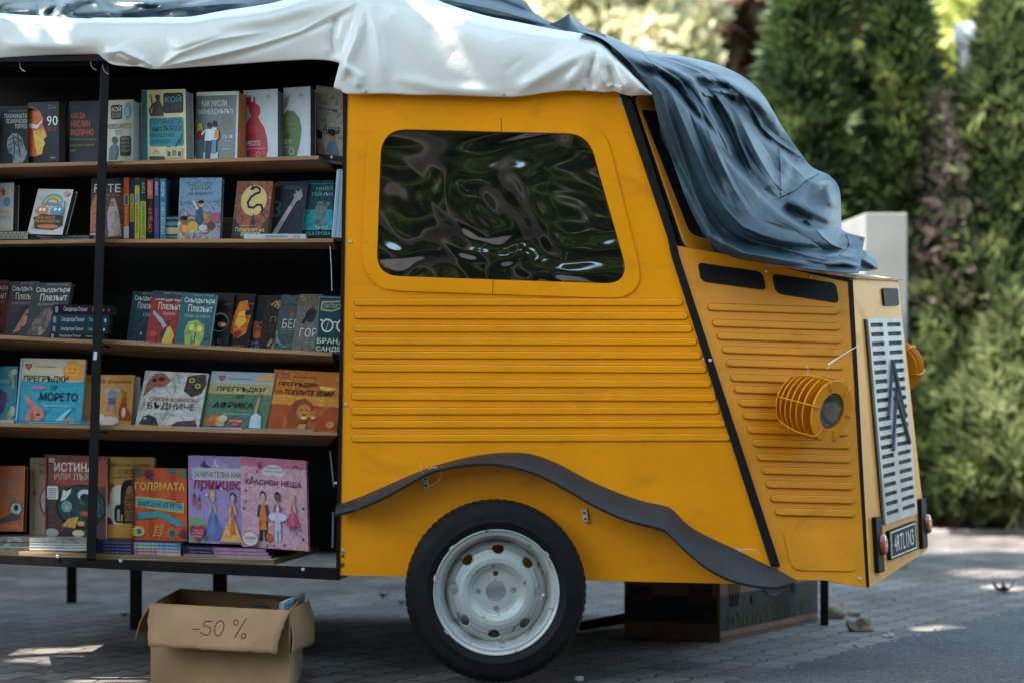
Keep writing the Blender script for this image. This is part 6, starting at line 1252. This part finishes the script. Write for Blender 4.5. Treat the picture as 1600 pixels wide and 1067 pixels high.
def gritty(name,c,sc=220,var=.5,rough=.85):
    m,N,L,bs=nt(name); tc=N.new('ShaderNodeTexCoord')
    a=N.new('ShaderNodeTexVoronoi'); a.inputs['Scale'].default_value=sc; L.new(tc.outputs['Object'],a.inputs['Vector'])
    b=N.new('ShaderNodeTexNoise'); b.inputs['Scale'].default_value=1.7; b.inputs['Detail'].default_value=8; L.new(tc.outputs['Object'],b.inputs['Vector'])
    r=N.new('ShaderNodeValToRGB'); r.color_ramp.elements[0].color=(*[x*(1-var) for x in c],1); r.color_ramp.elements[1].color=(*[x*(1+var) for x in c],1); L.new(a.outputs['Color'],r.inputs['Fac'])
    r2=N.new('ShaderNodeValToRGB'); r2.color_ramp.elements[0].position=.35; r2.color_ramp.elements[1].position=.68; r2.color_ramp.elements[0].color=(.7,.7,.7,1); r2.color_ramp.elements[1].color=(1.15,1.15,1.15,1); L.new(b.outputs['Fac'],r2.inputs['Fac'])
    mx=N.new('ShaderNodeMixRGB'); mx.blend_type='MULTIPLY'; mx.inputs['Fac'].default_value=1; L.new(r.outputs['Color'],mx.inputs['Color1']); L.new(r2.outputs['Color'],mx.inputs['Color2']); L.new(mx.outputs['Color'],bs.inputs['Base Color']); bs.inputs['Roughness'].default_value=rough
    bp=N.new('ShaderNodeBump'); bp.inputs['Strength'].default_value=.7; bp.inputs['Distance'].default_value=.006; L.new(a.outputs['Distance'],bp.inputs['Height']); L.new(bp.outputs['Normal'],bs.inputs['Normal']); return m
G2('ground',[(-300,-300),(300,-300),(300,300),(-300,300)],gritty('soil',(.10,.08,.05),30),-.03)
G2('paving',[(-12,-9),(13,-9),(13,7.6),(-12,7.6)],paving_mat(),0.0)
dx,dy=math.cos(math.radians(56)),math.sin(math.radians(56))
edge=[]
r_=random.Random(4)
for k in range(90):
    t=-4.5+k*.115; j=(.022 if (k%2) else -.022)+r_.uniform(-.012,.012)
    edge.append((.72+dx*t+dy*j, .01+dy*t-dx*j))
G2('asphalt_road',[(x_,y_) for x_,y_ in edge if y_>-.45]+[(13,edge[-1][1]),(13,-9),(-12,-9),(-12,-.42)],gritty('asphalt',(.075,.075,.074),95,.75),.004)
# kerb and pavement strip in front of the trees
kb=MB(); kb.box(-12,13,7.6,7.74,-.05,.035); tag(kb.build('kerb',pmat('kerb_concrete',(.36,.33,.30),.85,var=.2,scale=6,bump=.3),bevel=.015),kind='structure')
G2('planting_bed',[(-40,7.76),(40,7.76),(40,60),(-40,60)],gritty('leaf_litter_soil',(.11,.075,.045),60,.6),.028)
# ================================================================== vegetation
SUN=Vector((-.50,-.22,.84)).normalized()
def leafmat(name,c1,c2,trans=.35,sc=1.6,c3=None):
    m=bpy.data.materials.new(name); m.use_nodes=True; N=m.node_tree.nodes; L=m.node_tree.links
    for n in list(N): N.remove(n)
    out=N.new('ShaderNodeOutputMaterial'); geo=N.new('ShaderNodeNewGeometry')
    nz=N.new('ShaderNodeTexNoise'); nz.inputs['Scale'].default_value=sc; nz.inputs['Detail'].default_value=5; L.new(geo.outputs['Position'],nz.inputs['Vector'])
    r=N.new('ShaderNodeValToRGB'); r.color_ramp.elements[0].position=.36; r.color_ramp.elements[1].position=.62; r.color_ramp.elements[0].color=(*c1,1); r.color_ramp.elements[1].color=(*c2,1)
    if c3: e=r.color_ramp.elements.new(.72); e.color=(*c3,1)
    L.new(nz.outputs['Fac'],r.inputs['Fac'])
    d=N.new('ShaderNodeBsdfPrincipled'); d.inputs['Roughness'].default_value=.5; d.inputs['Specular IOR Level'].default_value=.35; t=N.new('ShaderNodeBsdfTranslucent'); mx=N.new('ShaderNodeMixShader'); mx.inputs[0].default_value=trans
    L.new(r.outputs['Color'],d.inputs['Base Color']); L.new(r.outputs['Color'],t.inputs['Color']); L.new(d.outputs[0],mx.inputs[1]); L.new(t.outputs[0],mx.inputs[2]); L.new(mx.outputs[0],out.inputs['Surface']); return m
def leaves_mesh(name, pos, axis, size, width, mat, parent, origin, per=1, spread=.5, rg=None):
    """pos (n,3) leaf or frond starts, axis (n,3) directions; each frond gets `per` pointed leaves fanned in a plane"""
    rg=rg or rng; n=len(pos); P=np.repeat(pos,per,0); A_=np.repeat(axis,per,0); S=np.repeat(size,per)
    N_=n*per
    rnd=rg.normal(size=(N_,3)); side=np.cross(A_,rnd); side/=np.linalg.norm(side,axis=1)[:,None]+1e-9
    if per>1:
        sd=np.repeat(side[::per],per,0); ang=np.tile(np.linspace(-1,1,per),n)*spread+rg.normal(0,.12,N_)
        A_=A_*np.cos(ang)[:,None]+sd*np.sin(ang)[:,None]
        P=P+A_*0; nr=np.cross(A_,sd); side=np.cross(nr,A_); side/=np.linalg.norm(side,axis=1)[:,None]+1e-9
    Ssz=S*rg.uniform(.7,1.25,N_)
    tip=P+A_*Ssz[:,None]; mid=P+A_*(Ssz*.5)[:,None]; w=side*(Ssz*width*.5)[:,None]
    V_=np.stack([P,mid+w,tip,mid-w],1).reshape(-1,3)-np.array(origin)
    me=bpy.data.meshes.new(name); me.vertices.add(4*N_); me.vertices.foreach_set('co',V_.ravel().astype(np.float32))
    me.loops.add(4*N_); me.loops.foreach_set('vertex_index',np.arange(4*N_,dtype=np.int32)); me.polygons.add(N_)
    me.polygons.foreach_set('loop_start',np.arange(0,4*N_,4,dtype=np.int32)); me.update(calc_edges=True); me.materials.append(mat)
    o=bpy.data.objects.new(name,me); COL.objects.link(o)
    if parent: o.parent=parent; o.location=Vector(origin)-parent.location
    else: o.location=origin
    return o
def unit(a): return a/(np.linalg.norm(a,axis=1)[:,None]+1e-9)
bark=pmat('bark',(.13,.09,.065),.9,var=.4,scale=14,bump=.8,bscale=25)
def thuja(label,x,y,h,rad,mat,nf=6500,size=.16,seed=1,top=.25,lean=0,name='thuja_tree',base=0.05,lumps=9,per=5):
    rg=np.random.default_rng(seed); root=thing(name,label,'tree',(x,y,.07))
    z=rg.beta(1.25,1.35,nf)*h; th=rg.uniform(0,2*PI,nf); zz=z/h
    prof=np.where(zz<.12,.62+.38*zz/.12,1)*(1-np.clip((zz-.12)/.88,0,1)**1.7*(1-top*0)) 
    prof=np.clip(prof,.03,1)
    lum=1+.16*np.sin(th*3+seed)+.14*np.sin(z*2.6+th*2+seed)+.12*np.sin(th*7+z*5)+.10*np.sin(th*13+z*11+seed)
    rr=prof*rad*lum*(1-rg.normal(.05,.15,nf))
    P=np.stack([x+rr*np.cos(th)+lean*z,y+rr*np.sin(th),.07+base+z],1)
    ax=unit(np.stack([np.cos(th),np.sin(th),rg.normal(.75,.45,nf)],1)+rg.normal(0,.85 if name=='withered_conifer' else .3,(nf,3)))
    if name=='withered_conifer': P[:,:2]=np.array([x,y])+(P[:,:2]-np.array([x,y]))*rg.uniform(.2,1.25,nf)[:,None]
    leaves_mesh('crown',P,ax,rg.uniform(.5,1.6,nf)*size,.15,mat,root,(x,y,.07),per=per,spread=.75,rg=rg)
    m=MB(); m.tube([(x,y,-.1),(x+lean*h*.4,y,h*.4),(x+lean*h*.9,y,h*.92)],[.09,.06,.015],10); m.build('trunk',bark,root)
    return root
g1=leafmat('thuja_green',(.018,.040,.016),(.085,.125,.035),.35,3.6,(.30,.33,.12)); g2=leafmat('thuja_dark_green',(.012,.030,.016),(.045,.085,.032),.3,1.8,(.09,.13,.04)); g3=leafmat('bright_conifer',(.03,.05,.02),(.18,.22,.08),.4,3.4,(.50,.52,.25))
g4=leafmat('dead_conifer',(.06,.045,.038),(.17,.13,.11),.2,3)
def gx(px,D): return (px-800)/F*D
thuja('tall dense dark thuja directly right of the dark tarpaulin',gx(1262,14.8),14.8-D0,4.7,.43,g1,10500,.15,1)
thuja('second dark thuja, between the one beside the tarpaulin and the withered brown conifer',gx(1405,14.8),14.8-D0,4.6,.31,g1,7500,.15,2)
thuja('large mid green cypress at the right edge behind the withered conifer',gx(1578,15),15-D0,4.0,.78,g3,15000,.17,3)
thuja('slender green cypress half outside the right edge of the photo',gx(1680,13.9),15.6-D0,3.0,.8,g3,6000,.14,33)
thuja('broad dark conifer filling the gap low behind the concrete wall',gx(1480,15.6),15.6-D0,3.1,.8,g2,7000,.15,9)
thuja('withered brown conifer leaning between the green ones',gx(1448,14.6),14.6-D0,3.2,.46,g4,3600,.07,4,lean=.03,name='withered_conifer')
thuja('low bright green conifer bush with pale sprays at the lower right edge',gx(1592,14.1),14.15-D0,1.55,.44,leafmat('pale_sprays',(.12,.15,.06),(.36,.40,.18),.45,3.5,(.60,.60,.34)),3600,.14,5,name='conifer_bush')
thuja('dark low conifer bush in front of the cypress base',gx(1500,14.4),14.5-D0,1.35,.6,g1,4000,.13,6,name='conifer_bush')
# ground cover at the foot of the trees
gp=np.stack([rng.uniform(-6,8,2600),rng.uniform(1.5+6.3,2.6+6.8,2600),np.full(2600,.07)],1)
gc=leaves_mesh('ground_cover',gp,unit(np.stack([rng.normal(0,.6,2600),rng.normal(-.2,.5,2600),rng.uniform(.5,1,2600)],1)),rng.uniform(.04,.14,2600),.35,leafmat('ground_leaves',(.06,.07,.03),(.18,.15,.07),.3,3),None,(0,7.8,.07),per=2)
tag(gc,kind='stuff'); tag(gc,'low leafy ground cover and litter along the kerb under the conifers')
# concrete wall
w0=at(1418,333,10.9); m=MB(); ww=gx(1418,10.9)-gx(1352,10.9)
x1=gx(1418,10.9); x0=gx(1352,10.9); zt=H-(333-YH)/F*10.9; y0=10.9-D0
m.hexa([(x0,y0,0),(x1,y0,0),(x1,y0+.4,0),(gx(1300,11.6),y0+.9,0),(x0,y0,zt),(x1,y0,zt),(x1,y0+.4,zt),(gx(1300,11.6),y0+.9,zt)])
cw=m.build('concrete_wall',pmat('pale_concrete',(.22,.22,.205),.85,var=.12,scale=4,bump=.3,bscale=20),bevel=.006); tag(cw,'pale grey concrete wall end standing behind the van nose','wall')
# white lamp post far right
lp=thing('lamp_post','blurred white globe lamp on a pale post between the conifers','lamp post',(gx(1510,14.9),14.9-D0,.07))
m=MB(); m.tube([(gx(1510,14.9),14.9-D0,.03),(gx(1509,14.9),14.9-D0,3.70)],.045,12); m.build('post',pmat('white_post',(.7,.68,.66),.6),lp)
m=MB(); m.lathe([(0,.11),(.06,.10),(.09,.05),(.09,-.04),(.065,-.09),(.03,-.11)],20,Matrix.Translation((gx(1509,14.9),14.9-D0,3.80))); m.build('globe',M['plastic'],lp,smooth=True)
def broadleaf(label,x,y,h,blobs,mat,n,size,seed,width=.55,trunk=.16,name='broadleaf_tree',tz=.07,per=3,cat='tree',gaps=()):
    rg=np.random.default_rng(seed); root=thing(name,label,cat,(x,y,tz)); Ps=[];As=[]
    tot=sum(b[3]**2 for b in blobs)
    for bx,by,bz,br in blobs:
        k=int(n*br**2/tot); d=unit(rg.normal(size=(k,3))); r=br*rg.uniform(.35,1,k)**.55
        lum=1+.25*np.sin(d[:,0]*5+seed)*np.sin(d[:,2]*6+seed)
        Ps.append(np.array([bx,by,bz])+d*(r*lum)[:,None]*np.array([1,1,.8])); As.append(unit(d+rg.normal(0,.8,(k,3))+np.array([0,0,-.2])))
    Pa=np.concatenate(Ps); Aa=np.concatenate(As); keep=np.ones(len(Pa),bool)
    for g,r in [(a_,b_+.13) for a_,b_ in gaps]:   # openings in the crown that let the sun through
        q=Pa-np.array(g); t=q@np.array(SUN); dd=np.linalg.norm(q-t[:,None]*np.array(SUN),axis=1); keep&=~((dd<r)&(t>0))
    Pa=Pa[keep]; Aa=Aa[keep]
    leaves_mesh('crown',Pa,Aa,rg.uniform(.6,1.3,len(Pa))*size,width,mat,root,(x,y,tz),per=per,spread=.9,rg=rg)
    m=MB(); m.tube([(x,y,-.1),(x+.05,y,h*.35),(x,y+.05,h*.75)],[trunk,trunk*.75,trunk*.4],12)
    for bx,by,bz,br in blobs[:7]: m.tube([(x+.03,y,h*.4),((x+bx)/2,(y+by)/2,(h*.4+bz)/2+.2),(bx,by,bz)],[trunk*.5,trunk*.3,.02],7)
    m.build('trunk',bark,root); return root
pale_l=leafmat('pale_blossom_leaves',(.30,.30,.14),(.72,.68,.45),.45,1.2,(.85,.80,.62)); olive=leafmat('olive_leaves',(.07,.08,.03),(.26,.25,.10),.4,1.1,(.55,.46,.24)); rust=leafmat('reddish_pine_leaves',(.08,.06,.035),(.28,.17,.11),.3,1.1,(.50,.30,.20))
def bt_(px,py,D): return (gx(px,D),D-D0,H-(py-YH)/F*D)
def blob(px,py,D,r): a=bt_(px,py,D); return (a[0],a[1],a[2],r)
broadleaf('sunlit pale leafy tree above the roof, left of the reddish trees',gx(980,22),22-D0,5.5,[blob(960,40,22,.8),blob(1030,80,21.5,.6),blob(930,-10,22,.7),blob(1010,150,22,.7),blob(1060,20,22.5,.5),blob(870,20,23,.7),blob(980,200,22,.9)],pale_l,5500,.15,21)
broadleaf('reddish brown pine with a visible trunk behind the dark tarpaulin',gx(1120,24),24-D0,7,[blob(1090,10,24,.8),blob(1160,-30,24,.9),blob(1190,70,25,.8),blob(1130,150,25,.8),blob(1060,130,25,.7),blob(1150,230,25,.9),blob(1120,60,25.5,.7)],rust,5000,.16,22,trunk=.22)
broadleaf('olive green tree beyond the sunlit pale one at the upper left of the gap',gx(830,26),26-D0,7,[blob(820,0,26,1.1),blob(900,90,27,1.1),blob(760,40,26,1),blob(850,-80,26,1.2)],olive,4500,.2,23)
broadleaf('olive tree behind the two dark thujas',gx(1350,24),24-D0,8,[blob(1330,-20,24,1.2),blob(1400,60,25,1.2),blob(1250,10,26,1.2),blob(1450,-40,24,1.1),blob(1340,180,26,1.5),blob(1230,200,27,1.5)],olive,7000,.2,24)
broadleaf('bright yellow-green tree behind the globe lamp',gx(1490,21),21-D0,6,[blob(1470,60,21,.7),blob(1480,150,21,.8),blob(1500,-10,21.5,.6),blob(1545,90,22,.8),blob(1440,110,22,.7),blob(1470,230,22,.8)],leafmat('yellow_green_leaves',(.2,.24,.06),(.55,.56,.18),.5,1.2,(.8,.78,.42)),5000,.15,25)
broadleaf('tall broad dark tree far behind the cypress at the right edge',gx(1600,28),28-D0,9,[blob(1600,60,28,1.8),blob(1520,200,29,1.8),blob(1650,260,28,2),blob(1450,330,29,1.8),blob(1300,350,30,2)],g1,8000,.25,26)
fb=np.stack([rng.uniform(-16,22,26000),rng.uniform(26,31,26000),rng.uniform(0,1,26000)**1.2*8.2],1); fb[:,2]*=.72+.22*np.sin(fb[:,0]*1.1)+.14*np.sin(fb[:,0]*2.9+1)
fw=leaves_mesh('far_woods',fb,unit(rng.normal(size=(26000,3))),rng.uniform(.18,.42,26000),.5,leafmat('far_foliage',(.07,.075,.035),(.34,.31,.15),.4,.7,(.75,.68,.45)),None,(0,28,0),per=2,spread=.9)
tag(fw,'far sun-flecked woodland mass behind the garden trees',kind='stuff')
# trees whose crowns shade the place and show in the side window
shade=leafmat('shade_tree_leaves',(.05,.075,.02),(.11,.15,.035),.35,.6)
def canopy(label,tx,ty,blobs,n,size,seed,h):
    return broadleaf(label,tx,ty,h,blobs,shade,n,size,seed,width=.62,trunk=.2,name='shade_tree',tz=0.0,gaps=GAPS)
EXPOSURE=2.4
rgc=random.Random(12)
def rblobs(x0,x1,y0,y1,z0,z1,n,r0,r1): return [(rgc.uniform(x0,x1),rgc.uniform(y0,y1),rgc.uniform(z0,z1),rgc.uniform(r0,r1)) for _ in range(n)]
def gp_(px,py): D=H*F/(py-YH); return (gx(px,D),D-D0,0)
GAPS=[(gp_(60,1022),.17),(gp_(150,1032),.13),(gp_(215,1012),.11),(gp_(150,1056),.10),(tuple(at(310,975,6.2)),-.03),
 (tuple(at(95,45)),.02),(tuple(at(720,60)),.03),(tuple(at(20,60)),.0),(tuple(at(1210,195,6.9)),.17),(tuple(at(1250,240,6.9)),.13),(tuple(at(1050,95,6.8)),.14),(tuple(at(130,5,6.8)),.25),(tuple(at(230,5,6.8)),.2),
 (gp_(1560,895),.14),(gp_(1520,896),.12),(gp_(1575,918),.10),(gp_(1400,992),.06),(gp_(1470,980),.10)]
GAPS+=[(gp_(x,858+4*math.sin(x)),.45) for x in range(1340,1720,38)]+[(gp_(x,843),.5) for x in range(1500,1720,50)]
canopy('shade tree outside the left of the photo whose crown covers the van',-7.2,-1.5,rblobs(-6.2,-.9,-2.9,1.2,5.6,7.0,28,.7,1.1)+rblobs(-7.6,-3.2,1.6,5.0,5.8,7.0,16,.8,1.1),54000,.17,31,6.5)
canopy('shade tree above the road whose crown shades the paving by the van nose',2.5,-3.2,rblobs(-3.2,1.2,-.6,3.0,5.8,6.8,17,.6,1.0),13000,.17,32,6.5)
backlit=leafmat('backlit_leaves',(.07,.11,.02),(.36,.38,.10),.6,1.6,(.60,.58,.22))
# behind the camera: seen in the dark window
for k,(x,y,s,lb) in enumerate(((-5.2,-15.5,33,'tall tree behind the camera, left of the thick dark trunk'),(-1.2,-13.0,34,'tree with a thick dark trunk behind the camera'),(3.2,-16,35,'wide tree behind the camera, right of the thick dark trunk'),(8,-14.5,36,'tree behind the camera farthest to the right'))):
    broadleaf(lb,x,y,8,rblobs(x-2.6,x+2.6,y-1.2,y+1.2,.8,14,26,1.0,1.7),backlit,42000,.28,s,width=.5,trunk=.34,name='shade_tree',tz=0.0)
# ================================================================== light, camera
w=bpy.data.worlds.new('World'); scene.world=w; w.use_nodes=True; N=w.node_tree.nodes; L=w.node_tree.links
sky=N.new('ShaderNodeTexSky'); sky.sky_type='NISHITA'; sky.sun_disc=False
el=math.asin(SUN.z); az=math.atan2(SUN.x,SUN.y); sky.sun_elevation=el; sky.sun_rotation=az; sky.air_density=1.0; sky.ozone_density=1.0
hs=N.new('ShaderNodeHueSaturation'); hs.inputs['Saturation'].default_value=.80; hs.inputs['Hue'].default_value=.475; L.new(sky.outputs[0],hs.inputs['Color']); L.new(hs.outputs[0],N['Background'].inputs['Color']); N['Background'].inputs['Strength'].default_value=.15
sl=bpy.data.lights.new('sun','SUN'); sl.energy=3.2; sl.angle=math.radians(.5); sl.color=(1,.93,.84)
so=bpy.data.objects.new('sun',sl); COL.objects.link(so); so.rotation_euler=SUN.to_track_quat('Z','Y').to_euler()
cd=bpy.data.cameras.new('camera'); co=bpy.data.objects.new('camera',cd); COL.objects.link(co); scene.camera=co
co.location=(0,-D0,H); co.rotation_euler=(PI/2,0,0); cd.sensor_width=36; cd.lens=36*F/1600; cd.shift_y=(YH-533.5)/1600; cd.clip_end=900; cd.clip_start=.05
cd.dof.use_dof=True; cd.dof.focus_distance=6.34; cd.dof.aperture_fstop=1.9
scene.view_settings.view_transform='Standard'; scene.view_settings.look='None'; scene.view_settings.exposure=EXPOSURE; scene.view_settings.gamma=1
scene.cycles.use_denoising=True; scene.cycles.max_bounces=8; scene.cycles.transparent_max_bounces=8; scene.cycles.use_adaptive_sampling=True
scene.cycles.sample_clamp_indirect=6
# added unseen hedges that keep low sky light from reaching under the van
def hedge(label,x0,x1,y0,y1,h,seed,n):
    rg=np.random.default_rng(seed); root=thing('light_block_hedge',label,'hedge',((x0+x1)/2,(y0+y1)/2,0))
    P=np.stack([rg.uniform(x0,x1,n),rg.uniform(y0,y1,n),rg.uniform(0,h,n)],1); leaves_mesh('foliage',P,unit(rg.normal(size=(n,3))),rg.uniform(.1,.2,n),.6,shade,root,root.location,per=2,rg=rg)
hedge('added hedge blocking low sky light from the right, outside the photo',6.6,7.4,-8,5,2.7,43,22000)
hedge('added hedge blocking low sky light from the left, outside the photo',-7.6,-6.8,-8,6,2.7,44,16000)
hedge('added hedge blocking low sky light behind the van, hidden by it',-8,.3,5.7,6.6,2.6,45,26000)
hedge('added hedge behind the camera, blocking low light under the van',-9,9,-9.2,-8.4,2.3,41,26000)

m=MB(); tk=thing('silhouette_trunk','added dark trunk behind the camera, standing in for the window silhouette','tree trunk',(-.55,-7.4,0))
m.tube([(-.35,-7.4,-.1),(-.42,-7.4,1.3),(-.62,-7.4,2.3),(-.78,-7.4,3.4),(-.80,-7.4,6)],[.48,.34,.24,.17,.14],14); m.build('trunk',bark,tk,smooth=True)  # added unseen trunk, meant as the dark figure in the window reflection
